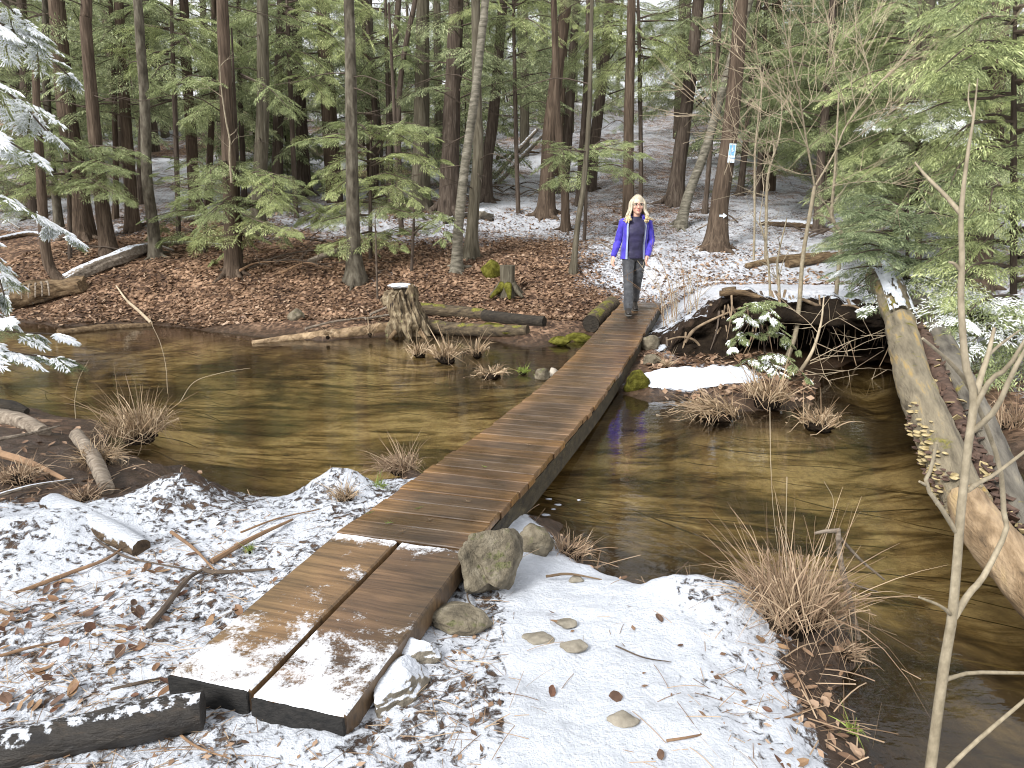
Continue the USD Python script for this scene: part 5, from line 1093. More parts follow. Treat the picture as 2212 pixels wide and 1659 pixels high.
STK = [([(-20, 975, .04), (60, 998, .04), (142, 1036, .02)], .024, twig_brown, "smooth thick brown branch lying on the mud at the left edge"), ([(-20, 952, .10), (60, 938, .10), (128, 920, .08)], .013, driftwood, "pale stick resting above the mud, pointing at the big left tussock"),
  ([(-20, 1075, .02), (70, 1050, .03), (158, 1036, .02)], .012, driftwood_snow, "snow crusted stick between the brown branch and the snowy bank"), ([(457, 1213, .01), (540, 1165, .02), (632, 1122, .02)], .013, twig_brown, "orange brown peeled stick near the ramp's left side"),
  ([(34, 1282, .0), (144, 1240, .01), (232, 1206, .02), (296, 1159, .02)], .009, twig_brown, "long thin brown branch rising toward the snowy log"), ([(322, 1352, .0), (353, 1317, .01), (403, 1253, .01), (440, 1229, .02)], .013, twig_dark, "thick dark crooked branch in the snow left of the ramp"),
  ([(440, 1229, .02), (470, 1236, .01), (595, 1229, .0)], .010, twig_dark, "dark branch arm lying level toward the ramp"), ([(207, 1166, .03), (249, 1192, .02), (296, 1209, .02), (425, 1233, .02)], .006, twig_dark, "thin dark twig running right to the crooked branch"),
  ([(370, 1149, .04), (420, 1186, .03), (462, 1230, .02)], .008, twig_brown, "forked twig coming down onto the crooked branch"), ([(520, 1150, .02), (600, 1120, .02), (690, 1100, .01)], .005, twig_brown, "thin stem pointing at the snowy mound left of the bridge"),
  ([(60, 1140, .02), (150, 1105, .02), (260, 1080, .02)], .005, straw, "straw coloured stem lying over the snowy log"), ([(1440, 1600, .0), (1500, 1590, .01), (1570, 1575, .0)], .004, twig_brown, "thin brown twig curving over the snow at the lower right"),
  ([(1330, 1395, .01), (1390, 1420, .02), (1450, 1430, .0)], .003, twig_dark, "fine twig on the snow right of the three bare stones"), ([(1650, 1560, .0), (1730, 1540, .015), (1800, 1500, .0)], .004, twig_brown, "slender twig reaching the snow edge by the water"),
  ([(240, 1490, .0), (300, 1475, .01), (365, 1462, .0)], .006, twig_dark, "short dark twig left of the ramp's near corner"), ([(-10, 1420, .0), (60, 1400, .01), (130, 1385, .0)], .006, twig_brown, "brown twig at the left edge above the black log"),
  ([(1180, 1245, .02), (1230, 1240, .03), (1300, 1252, .01)], .006, straw, "pale stem lying from the grooved rock to the water"), ([(360, 1560, .0), (420, 1610, .01), (500, 1640, .01)], .004, twig_brown, "forked weed stem in the snow below the ramp"),
  ([(1020, 1230, .05), (1010, 1290, .02), (1040, 1330, .01)], .004, twig_dark, "dark twig hanging in front of the grooved rock")]
for i, (p, r, m, lab) in enumerate(STK):
    log("stick", lab, "stick", p, [r, r * 0.85, r * 0.45], m, part="wood", seed=120 + i, sides=7, amp=0.15, ridges=0.0, sink=0.4, n=16)
# logs farther off
for i, (p, r, m, lab) in enumerate([([(1612, 580), (1690, 566), (1790, 556)], [.05, .07, .06], rotten, "split orange brown log on the snow above the root mass, left piece"), ([(1700, 578), (1800, 562), (1905, 550)], [.07, .08, .06], rotten, "split brown log on the snow above the root mass, right piece"),
   ([(1640, 486), (1700, 490), (1764, 494)], [.06, .09, .08], rotten_snow, "dark snow topped log between the sign tree and the bare sapling"), ([(1890, 522), (1940, 530), (1992, 537)], [.07, .09, .08], rotten_snow, "short reddish log with snow behind the right boughs"),
   ([(1830, 425), (1880, 410), (1935, 398)], [.06, .08, .06], rotten_snow, "dark log on the slope under the pair of small trunks"), ([(960, 484), (1010, 470), (1065, 478)], [.05, .06, .04], black_wood, "dark log on the centre slope behind the pale birch"),
   ([(395, 480), (470, 470), (540, 476)], [.06, .08, .06], driftwood_snow, "snow topped log behind the left young boughs"), ([(0, 520), (60, 510), (110, 512)], [.05, .06, .05], rotten_snow, "snowy log at the left edge behind the bent tree"),
   ([(560, 470), (600, 455), (650, 460)], [.09, .10, .08], driftwood_snow, "pale snow covered log behind the bright bough cluster"), ([(1075, 345), (1120, 330), (1165, 332)], [.08, .08, .06], rotten_snow, "dark log across the hill between two leaning trunks")]):
    log("fallen_log", lab, "log", p, r, m, seed=150 + i, sides=12)
for i, (a, b_, lab) in enumerate([((1062, 372), (1160, 280), "upper one of two snowy leaning poles on the centre hill"), ((1072, 384), (1172, 292), "lower one of two snowy leaning poles on the centre hill")]):
    g = gpt(a[0], a[1] + 14); e = at_y(b_[0], b_[1], g[1] + 1.5)
    log("leaning_pole", lab, "fallen tree", None, [.09, .08, .06], driftwood_snow, world_pts=[g, (g + e) / 2, e], seed=170 + i, sides=10)
rng = np.random.default_rng(55)
for i in range(34):                                                           # fallen branches scattered on the far slope
    u, v = (rng.uniform(950, 1180), rng.uniform(398, 430)) if i < 12 else ((rng.uniform(1250, 1900), rng.uniform(400, 560)) if i < 26 else (rng.uniform(20, 560), rng.uniform(480, 560)))
    g = gpt(u, v); a = rng.uniform(-0.5, 0.5) + (np.pi if i % 2 else 0); l = rng.uniform(0.5, 1.6)
    P = [g + (0, 0, 0.03), g + (math.cos(a) * l * 0.5, math.sin(a) * l * 0.5, 0.12 + rng.uniform(0, 0.1)), g + (math.cos(a) * l, math.sin(a) * l, 0.05)]
    for q in P[1:]: q[2] = gz(q[0], q[1]) + q[2] - g[2]
    log("fallen_branch", "dark dead branch lying on the thinly snowed forest floor", "branch", None, [.022, .014, .006], twig_dark if i % 3 else driftwood_snow, part="wood", world_pts=P, seed=200 + i, sides=6, group="dead branches on the far slope", ridges=0)

# ------------------------------------------------------------------ upturned root mass and the fallen trunk at right
TOP = [(1405, 778), (1432, 752), (1482, 700), (1540, 664), (1572, 628), (1640, 630), (1700, 634), (1800, 640), (1900, 648), (1975, 655), (2070, 662), (2170, 668)]
BOT = [(1400, 800), (1432, 806), (1482, 808), (1540, 812), (1572, 818), (1640, 828), (1700, 840), (1800, 850), (1900, 846), (1985, 850), (2090, 852), (2200, 856)]
topw = spline([at_y(u, v, 8.05 + 0.08 * math.sin(i)) for i, (u, v) in enumerate(TOP)], 90); botw = spline([np.append(at_z(u, v, 0.0)[:2], -0.06) for u, v in BOT], 90)
topu = np.array([to_px(p)[0] for p in topw]); nt = 46; t = np.linspace(-0.32, 1, nt)
G = np.zeros((90, nt, 3))
for j, tt in enumerate(t):
    if tt < 0:
        f = -tt / 0.32; q = topw.copy(); q[:, 1] += 1.75 * f; q[:, 2] = topw[:, 2] * (1 - f) + f * np.array([gz(a, b) - 0.05 for a, b in q[:, :2]]) + 0.03 * math.sin(f * np.pi)
        G[:, j] = q
    else:
        cv_ = sstep(topu, 1590, 1690)
        q = topw * (1 - tt) + botw * tt
        rec = 0.16 * np.sin(np.pi * tt) * (1 - cv_) + cv_ * (-0.06 * np.sin(np.pi * min(1, tt / 0.30)) if tt < 0.30 else 0.85 * sstep(tt, 0.30, 0.60))
        q[:, 1] = np.where(cv_ > 0, q[:, 1] * (1 - cv_ * sstep(tt, 0.3, 0.6)) + cv_ * sstep(tt, 0.3, 0.6) * topw[:, 1], q[:, 1]) + rec
        q[:, 2] -= cv_ * 0.10 * sstep(tt, 0.7, 1.0)
        G[:, j] = q
kn = meshkit.fbm(G * np.array([3.2, 3.2, 5.0]), 5, 13) - 0.5
G[..., 1] += kn * 0.60; G[..., 2] += (meshkit.fbm(G * 5, 5, 19) - 0.5) * 0.30 * np.exp(-((np.arange(nt) - nt * 0.27) / (nt * 0.16)) ** 2)
rm = thing("root_mass", "dark overhanging mass of soil and roots of the fallen tree, right of the bridge", "root plate", botw[45])
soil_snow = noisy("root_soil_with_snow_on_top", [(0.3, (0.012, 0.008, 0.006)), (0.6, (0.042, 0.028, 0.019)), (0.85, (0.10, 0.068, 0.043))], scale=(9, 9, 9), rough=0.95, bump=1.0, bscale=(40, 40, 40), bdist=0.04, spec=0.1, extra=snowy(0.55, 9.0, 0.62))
ns = int((t < 0.06).sum())
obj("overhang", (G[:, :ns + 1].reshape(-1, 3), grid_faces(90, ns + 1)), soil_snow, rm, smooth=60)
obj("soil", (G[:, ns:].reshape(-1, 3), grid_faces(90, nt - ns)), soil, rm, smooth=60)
rng = np.random.default_rng(66)
for k in range(150):
    i = int(rng.integers(4, 82)); p = topw[i] + (0, -0.02 + rng.uniform(-0.15, 0.15), rng.uniform(-0.34, 0.0)); l = rng.uniform(0.15, 0.55); sx = rng.normal(0, 0.25)
    P = [p + (0, 0.1, 0.03), p + (sx * l * 0.4, -0.06, -l * 0.35), p + (sx * l, -0.03 + rng.normal(0, 0.05), -l)]
    obj("root", tube(P, [rng.uniform(0.006, 0.018), 0.003], 5, 9, amp=0.2, freq=12, seed=k), root_mat if k % 3 else twig_dark, rm)
for P, r in [([(1480, 740), (1500, 712), (1540, 690), (1600, 664)], .020), ([(1520, 760), (1500, 735), (1470, 728), (1440, 735)], .016), ([(1560, 700), (1545, 730), (1540, 745)], .012), ([(1555, 634), (1600, 632), (1650, 646), (1690, 662)], .035), ([(1730, 645), (1790, 668), (1840, 660), (1890, 690)], .022), ([(1620, 660), (1700, 700), (1760, 690)], .012), ([(1780, 690), (1830, 730), (1850, 790)], .010)]:
    obj("root", tube([at_y(u, v, 7.9) for u, v in P], [r, r * 0.5], 8, 14, amp=0.5, freq=14, seed=int(r * 999)), rotten if r > .03 else root_mat, rm, smooth=45)
x = thing("stump_remnant", "small rust brown broken stump on the left shoulder of the root mass", "stump", at_y(1570, 640, 8.2))
obj("wood", tube([at_y(1578, 664, 8.15), at_y(1576, 640, 8.15), at_y(1574, 622, 8.15)], [0.11, 0.085, 0.08], 18, 10, amp=0.2, freq=9, seed=4, ridges=0.3), rotten, x, smooth=45)
LA = [at_z(u, v, z) for u, v, z in [(1905, 600, 0.90), (1925, 640, 0.76), (1945, 700, 0.62), (1976, 830, 0.48), (2030, 960, 0.37), (2078, 1062, 0.30), (2132, 1152, 0.26), (2250, 1290, 0.20), (2420, 1470, 0.14)]]
ft = thing("fallen_tree", "golden yellow fallen trunk with moss and bark, bridging the stream at right", "fallen tree", LA[3])
def part_of(P, a, b): q = spline(P, 100); return q[int(a * 99):int(b * 99) + 1]
v, f = tube(part_of(LA, 0, 0.66), [0.20, 0.155, 0.130, 0.118, 0.108, 0.102], 36, 110, amp=0.14, freq=5, seed=61, ridges=0.10)
obj("wood", (v, f), log_yellow, ft, smooth=50)
v, f = tube(part_of(LA, 0.635, 1.0), [0.085, 0.098, 0.104, 0.104], 36, 70, amp=0.16, freq=6, seed=62, ridges=0.10)
obj("bare_wood", (v, f), log_tan, ft, smooth=50, label="tan barkless lower end")
bark_flake_m = noisy("brown_bark_flakes", [(0.3, (0.030, 0.018, 0.013)), (0.6, (0.095, 0.058, 0.042)), (0.85, (0.19, 0.125, 0.09))], scale=(20, 20, 20), rough=0.85, bump=0.8)
fungus_m = noisy("ochre_shelf_fungus", [(0.3, (0.16, 0.115, 0.045)), (0.7, (0.44, 0.36, 0.20))], scale=(30, 30, 30), rough=0.8)
q = spline(LA, 400); tq, aq, bq = frames(q)
rng = np.random.default_rng(31)
for k in range(110):
    i = int(rng.uniform(0.44, 0.66) * 399); ang = rng.uniform(math.pi * 0.62, math.pi * 1.15) if k % 2 else rng.uniform(math.pi * 0.75, math.pi * 1.3)
    sgn = aq[i] * (-1 if aq[i][0] > 0 else 1)
    r = 0.118; nrm = sgn * abs(math.cos(ang)) + np.array([0, 0, 1.0]) * math.sin(ang)
    nrm /= np.linalg.norm(nrm); c_ = q[i] + nrm * r
    s_ = rng.uniform(0.012, 0.026)
    obj("shelf_fungus", lump(c_, (s_, s_ * 1.2, s_ * 0.35), k, 0.3, 2, 1), fungus_m if k % 3 else bark_flake_m, ft)
LB = [at_z(u, v, z) for u, v, z in [(1950, 615, 0.80), (1985, 660, 0.66), (2022, 712, 0.58), (2085, 838, 0.46), (2140, 950, 0.36), (2180, 1050, 0.29), (2225, 1140, 0.25), (2320, 1280, 0.2), (2480, 1450, 0.15)]]
fb = thing("fallen_tree", "grey second trunk lying close along the golden one's right side", "fallen tree", LB[3])
obj("wood", tube(LB, [0.13, 0.11, 0.085, 0.07, 0.065, 0.065, 0.065], 28, 110, amp=0.14, freq=6, seed=63, ridges=0.10), log_grey, fb, smooth=50)
qa, qb = spline(LA, 300), spline(LB, 300)
dk = thing("bark_debris", "dark heap of loose bark caught between the golden and the grey fallen trunk", "bark heap", (qa[150] + qb[150]) / 2)
mid = (qa * 0.42 + qb * 0.58)[60:230:10]
obj("core", tube(mid - (0, 0, 0.02), [0.07, 0.06, 0.045, 0.03], 14, 50, amp=0.4, freq=14, seed=64), bark_flake_m, dk, smooth=40)
for k in range(150):
    i = int(rng.uniform(50, 235)); w = rng.uniform(0.30, 0.75); c_ = qa[i] * (1 - w) + qb[i] * w + (0, 0, 0.035 + rng.uniform(-0.01, 0.02)); s_ = rng.uniform(0.014, 0.035)
    v, f = box_mesh((s_ * 2, s_ * 1.2, 0.006), 0.002); R = trimesh.transformations.euler_matrix(*rng.normal(0, 0.5, 2), rng.uniform(0, 6))[:3, :3]
    obj("bark_flake", (v @ R.T + c_, f), bark_flake_m if k % 5 else fungus_m, dk)
sn = thing("snow_crust", "streaky crust of snow on the upper end of the fallen trunk", "snow", LA[0])
def snpt(u, v):
    qq = spline([LA[0], LA[1], LA[2]], 50); i = np.clip((v * 49).astype(int), 0, 49); p = qq[i].copy()
    ang = (u - 0.35) * 2.2; r = np.interp(v, [0, 1], [0.20, 0.168]); p[..., 0] += np.sin(ang) * r; p[..., 2] += np.cos(ang) * r; return p
obj("crust", snow_sheet(snpt, 50, 70, 0.012, 0.47, 71, 5, 3), snow_mat, sn, smooth=True, kind="stuff")
bx = thing("snow_drift", "flat white patch of snow on the little shelf below the root mass", "snow", SNOWB)
def shelf(u, v):
    a = u * 2 - 1; x_ = SNOWB[0] + a * 0.62; y_ = SNOWB[1] + 0.02 + (v * 2 - 1) * 0.30
    return np.stack([x_, y_, height(x_, y_) + 0.012], -1)
obj("crust", snow_sheet(shelf, 90, 50, 0.03, 0.5, 73, 5, 3, lambda u, v: 0.62 - 0.95 * ((u * 2 - 1) ** 4 + (v * 2 - 1) ** 4)), snow_mat, bx, smooth=True)
# ------------------------------------------------------------------ hemlock boughs that the photograph shows one by one
def bough_part(parent, px, y0, y1, spread, seed, mat=needles, dens=7.0, sprays=FINE, w=0.20, snow=0.0, fine=False, droop=0.35, roll=0.36, name="bough", k0=0.12, lift=0.0):
    rng = np.random.default_rng(3000 + seed)
    n = len(px); P = np.array([at_y(u, v, y0 + (y1 - y0) * i / max(n - 1, 1)) for i, (u, v) in enumerate(px)])
    sh = bough(P, spread, sprays, rng, k0=k0, dens=dens, droop=droop, roll=roll)
    b = obj(name, tube(P, [0.016 * min(1.5, spread / 0.4), 0.003], 5, 12, caps=False), twig_dark, parent)
    m = needle_mesh(sh, rng) if fine else shoots_mesh(sh, w, rng)
    obj("needles", m, mat, b, kind="stuff", isl=3 if fine else 4)
    if snow > 0: obj("snow", snow_on(sh, rng, snow, 0.16 if fine else 0.15, 0.003 if fine else 0.005), bough_snow, b, kind="stuff")
    return b
def young(label, foot, boughs, trunk_px, w, seed, mat=needles, name="young_hemlock", Y=None, spread=0.42, trunk_mat=None, snow=0.0, cat="young tree", **kw):
    """a hemlock whose boughs are placed one by one: boughs are lists of pixels from the trunk outwards"""
    b = gpt(*foot) if Y is None else np.array([at_y(foot[0], foot[1], Y)[0], Y, at_y(foot[0], foot[1], Y)[2]])
    x = thing(name, label, cat, b)
    dep = b[1] * cp - (b[2] - CAM_Z) * sp; r = w * dep / FPX / 2
    P = [b - (0, 0, 0.1)] + [at_y(u, v, b[1]) for u, v in trunk_px]
    obj("trunk", tube(P, [r, r * 0.9, r * 0.35], 9, 20, amp=0.1, freq=9, seed=seed), trunk_mat or bark[0], x, smooth=50)
    rng = np.random.default_rng(seed)
    for i, q in enumerate(boughs):
        opt = q[-1] if isinstance(q[-1], dict) else {}; q = [t for t in q if not isinstance(t, dict)]
        q2 = [(u + rng.normal(0, 5) + (rng.normal(0, 22) if k else 0), v + (rng.uniform(-16, 26) if k else 6)) for k, (u, v) in enumerate(q)]
        bough_part(x, q2, b[1], b[1] + rng.uniform(-1.0, 0.9), opt.get("spread", spread) * 1.1, seed * 40 + i + 5000, opt.get("mat", mat) if i % 4 else needles, **{**kw, **{k: v for k, v in opt.items() if k in ("dens", "droop", "w", "lift")}})
        dy = opt.get("dy", rng.uniform(-1.3, 0.5))
        bough_part(x, q, b[1], b[1] + dy, opt.get("spread", spread) * 1.2, seed * 40 + i, opt.get("mat", mat), snow=opt.get("snow", snow), **{**kw, **{k: v for k, v in opt.items() if k in ("dens", "droop", "w", "lift")}})
    return x
NB = needles_bright
young("young hemlock with fanned boughs between grey birch and bank side trunk", (442, 545), [[(446, 400), (400, 385), (340, 375)], [(446, 410), (470, 375), (520, 385)], [(444, 455), (390, 455), (320, 470)], [(444, 470), (480, 455), (545, 470)], [(442, 505), (400, 500), (350, 520)], [(445, 430), (420, 420), (380, 440)], [(446, 370), (430, 350), (385, 355)], [(444, 490), (470, 500), (500, 520)]], [(443, 470), (447, 340)], 9, 1, mat=needles, spread=0.34)
young("bright fringed young hemlock hanging before the reddish bank side trunk", (520, 575), [[(505, 180), (430, 175), (345, 192)], [(500, 215), (450, 225), (400, 262)], [(520, 160), (580, 190), (625, 235)], [(512, 395), (560, 370), (640, 390)], [(512, 420), (450, 405), (395, 425)], [(515, 450), (590, 430), (690, 450)], [(510, 480), (460, 490), (425, 520), dict(mat=NB)], [(515, 500), (530, 520), (520, 555), dict(mat=NB, spread=0.25)], [(515, 470), (570, 480), (640, 500), dict(mat=NB)], [(512, 440), (480, 440), (440, 470)], [(518, 380), (560, 395), (600, 440), dict(mat=NB)], [(515, 350), (480, 350), (450, 375)]], [(515, 450), (508, 250), (500, 60)], 10, 2, spread=0.40)
young("young hemlock with the brightest tiered boughs, before the lichen footed hemlock", (800, 560), [[(800, 330), (740, 290), (660, 300), dict(mat=NB)], [(800, 325), (850, 285), (930, 292), dict(mat=NB)], [(800, 350), (750, 340), (690, 368), dict(mat=NB)], [(800, 355), (860, 330), (955, 345), dict(mat=NB)], [(800, 385), (840, 375), (920, 405), dict(mat=NB)], [(800, 390), (760, 385), (715, 415), dict(mat=NB)], [(800, 430), (740, 440), (655, 478), dict(mat=NB)], [(800, 430), (860, 420), (905, 455)], [(800, 465), (750, 465), (690, 480)], [(800, 500), (760, 510), (700, 530), dict(mat=NB)], [(800, 500), (840, 510), (868, 530), dict(mat=NB, spread=0.28)], [(800, 300), (780, 270), (735, 262)], [(800, 300), (840, 265), (880, 270), dict(mat=NB)], [(800, 410), (845, 400), (890, 430), dict(mat=NB)]], [(800, 430), (802, 260)], 9, 3, mat=needles, spread=0.42)
young("little hemlock with one low bough at the foot of the centre trunks", (888, 585), [[(893, 500), (920, 480), (965, 500)], [(893, 505), (860, 490), (835, 505)], [(893, 470), (920, 455), (950, 462)], [(893, 455), (870, 440), (850, 450)]], [(893, 500), (895, 430)], 7, 4, spread=0.3)
young("young hemlock spreading a flat dark bough left of the walker", (1262, 520), [[(1266, 345), (1310, 325), (1385, 330)], [(1266, 350), (1230, 330), (1195, 340)], [(1266, 370), (1320, 355), (1375, 375)], [(1266, 380), (1235, 370), (1205, 390)], [(1266, 330), (1300, 305), (1350, 310), dict(mat=NB)], [(1266, 345), (1240, 320), (1215, 315)]], [(1266, 420), (1268, 300)], 8, 5, mat=needles, spread=0.42)
young("hemlock with a large pale green bough above the walker", (1385, 440), [[(1380, 90), (1320, 90), (1230, 145), dict(mat=NB)], [(1380, 80), (1440, 95), (1490, 140), dict(mat=NB)], [(1380, 60), (1330, 55), (1250, 70), dict(mat=NB)], [(1380, 110), (1340, 130), (1275, 180), dict(mat=NB)], [(1380, 120), (1430, 130), (1460, 160), dict(mat=NB)], [(1380, 40), (1430, 30), (1500, 60)], [(1380, 20), (1330, 10), (1270, 20), dict(mat=NB)], [(1380, 95), (1390, 130), (1385, 180), dict(mat=NB)]], [(1384, 300), (1380, 60), (1376, -60)], 10, 6, spread=0.55)
young("hemlock with boughs across the top left before the grey birch", (385, 520), [[(372, 60), (300, 60), (260, 105), dict(mat=NB)], [(372, 40), (420, 50), (510, 90), dict(mat=NB)], [(374, 110), (330, 115), (285, 150), dict(mat=NB)], [(374, 20), (330, 0), (285, 10)], [(374, 90), (430, 105), (480, 150), dict(mat=NB)], [(374, 70), (400, 80), (430, 130)], [(374, 135), (345, 145), (320, 180)]], [(380, 300), (372, 80), (370, -40)], 11, 7, spread=0.42)
young("hemlock with broad light boughs across the top centre left", (640, 470), [[(622, 20), (690, 30), (760, 70), dict(mat=NB)], [(622, 10), (560, 20), (500, 50)], [(622, 50), (700, 80), (745, 130), dict(mat=NB)], [(622, 70), (570, 80), (530, 120)], [(622, 110), (670, 120), (720, 170), dict(mat=NB)], [(622, 130), (585, 150), (550, 190)], [(622, 160), (660, 170), (700, 215), dict(mat=NB)], [(622, 0), (690, -20), (770, 0), dict(mat=NB)]], [(632, 300), (622, 60), (618, -60)], 11, 8, spread=0.5)
young("hemlock with light boughs across the top, left of the great furrowed trunk", (1120, 460), [[(1110, 10), (1050, 5), (985, 30), dict(mat=NB)], [(1110, 10), (1160, 5), (1215, 40), dict(mat=NB)], [(1110, 35), (1060, 40), (1020, 75)], [(1110, 40), (1150, 45), (1190, 85), dict(mat=NB)], [(1112, 0), (1150, -20), (1220, -10), dict(mat=NB)]], [(1115, 300), (1110, 60), (1108, -60)], 10, 9, spread=0.48)
young("hemlock with pale boughs at the top, between twin trunk and small pair", (845, 452), [[(835, 20), (790, 20), (735, 50), dict(mat=NB)], [(835, 30), (870, 40), (905, 80)], [(835, 65), (800, 75), (760, 110), dict(mat=NB)], [(835, 100), (860, 110), (875, 140)], [(835, 120), (800, 130), (775, 165)]], [(840, 300), (834, 60), (832, -40)], 10, 10, spread=0.45)
young("low dark hemlock with level layered boughs at the left edge", (150, 560), [[(150, 325), (90, 318), (0, 325)], [(150, 325), (220, 315), (300, 328)], [(150, 350), (80, 350), (10, 372)], [(150, 352), (210, 350), (265, 368)], [(150, 400), (90, 405), (20, 430)], [(150, 395), (200, 395), (250, 420)], [(150, 375), (110, 378), (60, 398)], [(150, 300), (110, 290), (60, 296)]], [(150, 420), (150, 270)], 9, 11, spread=0.42)
# the dense boughs at right
rng = np.random.default_rng(9)
R1 = []
for k in range(30):
    u0 = 1985 + rng.normal(0, 8); v0 = 20 + 520 * (k / 30); sd = 1 if k % 2 else -1
    l = rng.uniform(110, 230); dv = rng.uniform(10, 60)
    R1.append([(u0, v0), (u0 + sd * l * 0.5, v0 - 6), (u0 + sd * l, v0 + dv), dict(dy=rng.uniform(-1.2, 0.6), mat=[NB, NB, needles, NB][k % 4], spread=rng.uniform(0.36, 0.5))])
R1 += [[(1985, 240), (2020, 225), (2070, 262), dict(snow=0.8, dy=-1.4)], [(1985, 270), (2030, 262), (2085, 300), dict(snow=0.6, dy=-1.3)], [(1985, 225), (1950, 226), (1905, 262), dict(snow=0.35, dy=-1.0)]]
young("dense green hemlock with snow tipped boughs, right of the bare sapling", (1985, 590), R1, [(1985, 400), (1985, 100), (1990, -80)], 14, 12, spread=0.5, dens=7.5)
R2 = []
for k in range(24):
    v0 = -10 + 640 * (k / 24); l = rng.uniform(90, 210); sd = 1 if k % 2 else -1
    R2.append([(2190, v0), (2190 + sd * l * 0.5, v0 - 4), (2190 + sd * l, v0 + rng.uniform(20, 70)), dict(dy=rng.uniform(-1.0, 0.6), mat=[NB, NB, needles][k % 3], spread=rng.uniform(0.38, 0.5))])
R2 += [[(2190, 640), (2130, 645), (2075, 690), dict(snow=0.55, dy=-0.9)], [(2190, 690), (2150, 690), (2100, 740), dict(snow=0.5, dy=-0.9)], [(2190, 740), (2140, 742), (2095, 780), dict(snow=0.3)]]
young("yellow green hemlock filling the right edge, with some snow low down", (2192, 790), R2, [(2190, 500), (2190, 200), (2195, -60)], 14, 13, spread=0.5, dens=7.0)
young("hemlock with soft green boughs seen through the bare sapling's twigs", (1790, 470), [[(1788, 240), (1720, 235), (1640, 262)], [(1788, 245), (1840, 235), (1900, 262)], [(1788, 275), (1730, 275), (1660, 300)], [(1788, 280), (1830, 280), (1880, 310)], [(1788, 310), (1740, 315), (1690, 345)], [(1788, 200), (1730, 190), (1680, 205)], [(1788, 205), (1850, 195), (1905, 215)], [(1788, 330), (1820, 330), (1850, 355)], [(1788, 150), (1740, 140), (1690, 150)], [(1788, 150), (1840, 140), (1890, 160)], [(1788, 110), (1750, 95), (1700, 105)], [(1788, 110), (1830, 95), (1880, 110)]], [(1788, 300), (1790, 80)], 10, 14, spread=0.62)
young("spreading hemlock whose low snow dusted boughs hide the root mass's right shoulder", (1960, 655), [[(1960, 590), (1890, 575), (1805, 585), dict(snow=0.25)], [(1960, 600), (1900, 605), (1830, 635), dict(snow=0.3)], [(1960, 615), (1930, 625), (1880, 662), dict(snow=0.2)], [(1960, 560), (1900, 540), (1840, 550)], [(1960, 570), (2010, 560), (2060, 585)], [(1960, 600), (2000, 600), (2050, 630), dict(snow=0.2)], [(1960, 530), (1910, 505), (1850, 500)], [(1960, 500), (1900, 470), (1840, 455)], [(1960, 480), (2010, 460), (2070, 470)], [(1960, 450), (1910, 430), (1860, 420)]], [(1960, 560), (1962, 420)], 9, 15, mat=needles_cool, spread=0.38, Y=8.6)
b = at_z(1655, 815, 0.02)
x = thing("hemlock_seedling", "snow dusted little hemlock growing in front of the root mass", "young tree", b)
obj("trunk", tube([b - (0, 0, 0.05), at_y(1650, 740, b[1]), at_y(1632, 655, b[1])], [0.012, 0.009, 0.004], 6, 12), twig_dark, x)
for i, q in enumerate([[(1640, 690), (1615, 690), (1585, 735)], [(1640, 680), (1670, 690), (1700, 730)], [(1638, 665), (1650, 650), (1668, 690)], [(1645, 715), (1680, 720), (1725, 760)], [(1645, 720), (1610, 720), (1580, 752)], [(1650, 760), (1690, 770), (1750, 820)], [(1650, 765), (1620, 775), (1590, 800)], [(1636, 660), (1620, 660), (1600, 690)], [(1650, 770), (1670, 790), (1690, 815)]]):
    bough_part(x, q, b[1], b[1] - 0.25 - 0.1 * (i % 3), 0.17, 900 + i, needles, dens=14.0, snow=0.14, w=0.24, sprays=spray_set(3, 0.42, 80 + i, step=0.034, sub=0.030, tw=0.042), roll=0.2)
# snowy boughs reaching in at the left edge, close to the camera
tb = np.array([-2.9, 2.55, gz(-2.9, 2.55)])
x = thing("snowy_hemlock", "near hemlock whose snow laden boughs reach in from the left edge", "tree", tb)
obj("trunk", tube([tb - (0, 0, 0.1), tb + (0, 0, 1.6), tb + (0.05, 0.1, 3.6)], [0.07, 0.06, 0.02], 14, 24, amp=0.08, freq=6), bark[0], x, smooth=50)
for i, (q, sprd, y0, y1) in enumerate([([(-260, 10), (-60, 30), (60, 85), (150, 165)], 0.20, 2.6, 3.1), ([(-260, 150), (-80, 160), (30, 210), (108, 292)], 0.20, 2.6, 3.0), ([(-260, 240), (-100, 250), (-10, 290), (60, 330)], 0.17, 2.6, 2.8), ([(-260, 380), (-60, 400), (40, 450), (152, 512)], 0.20, 2.6, 3.2),
     ([(-260, 470), (-100, 500), (-20, 560), (10, 640)], 0.18, 2.6, 2.7), ([(-260, 690), (-100, 690), (20, 715), (128, 722)], 0.17, 2.5, 2.9), ([(-260, 700), (-100, 720), (20, 760), (128, 772)], 0.17, 2.5, 2.8), ([(-260, -60), (-120, -50), (0, 0), (60, 60)], 0.19, 2.6, 2.9), ([(-260, 640), (-140, 640), (-50, 660), (16, 690)], 0.15, 2.5, 2.6)]):
    bough_part(x, q, y0, y1, sprd, 950 + i, needles, roll=0.12, dens=11.0, sprays=spray_set(4, 0.42, 60 + i, step=0.028, sub=0.027, tw=0.045), fine=True, snow=0.45, droop=0.5, k0=0.25)

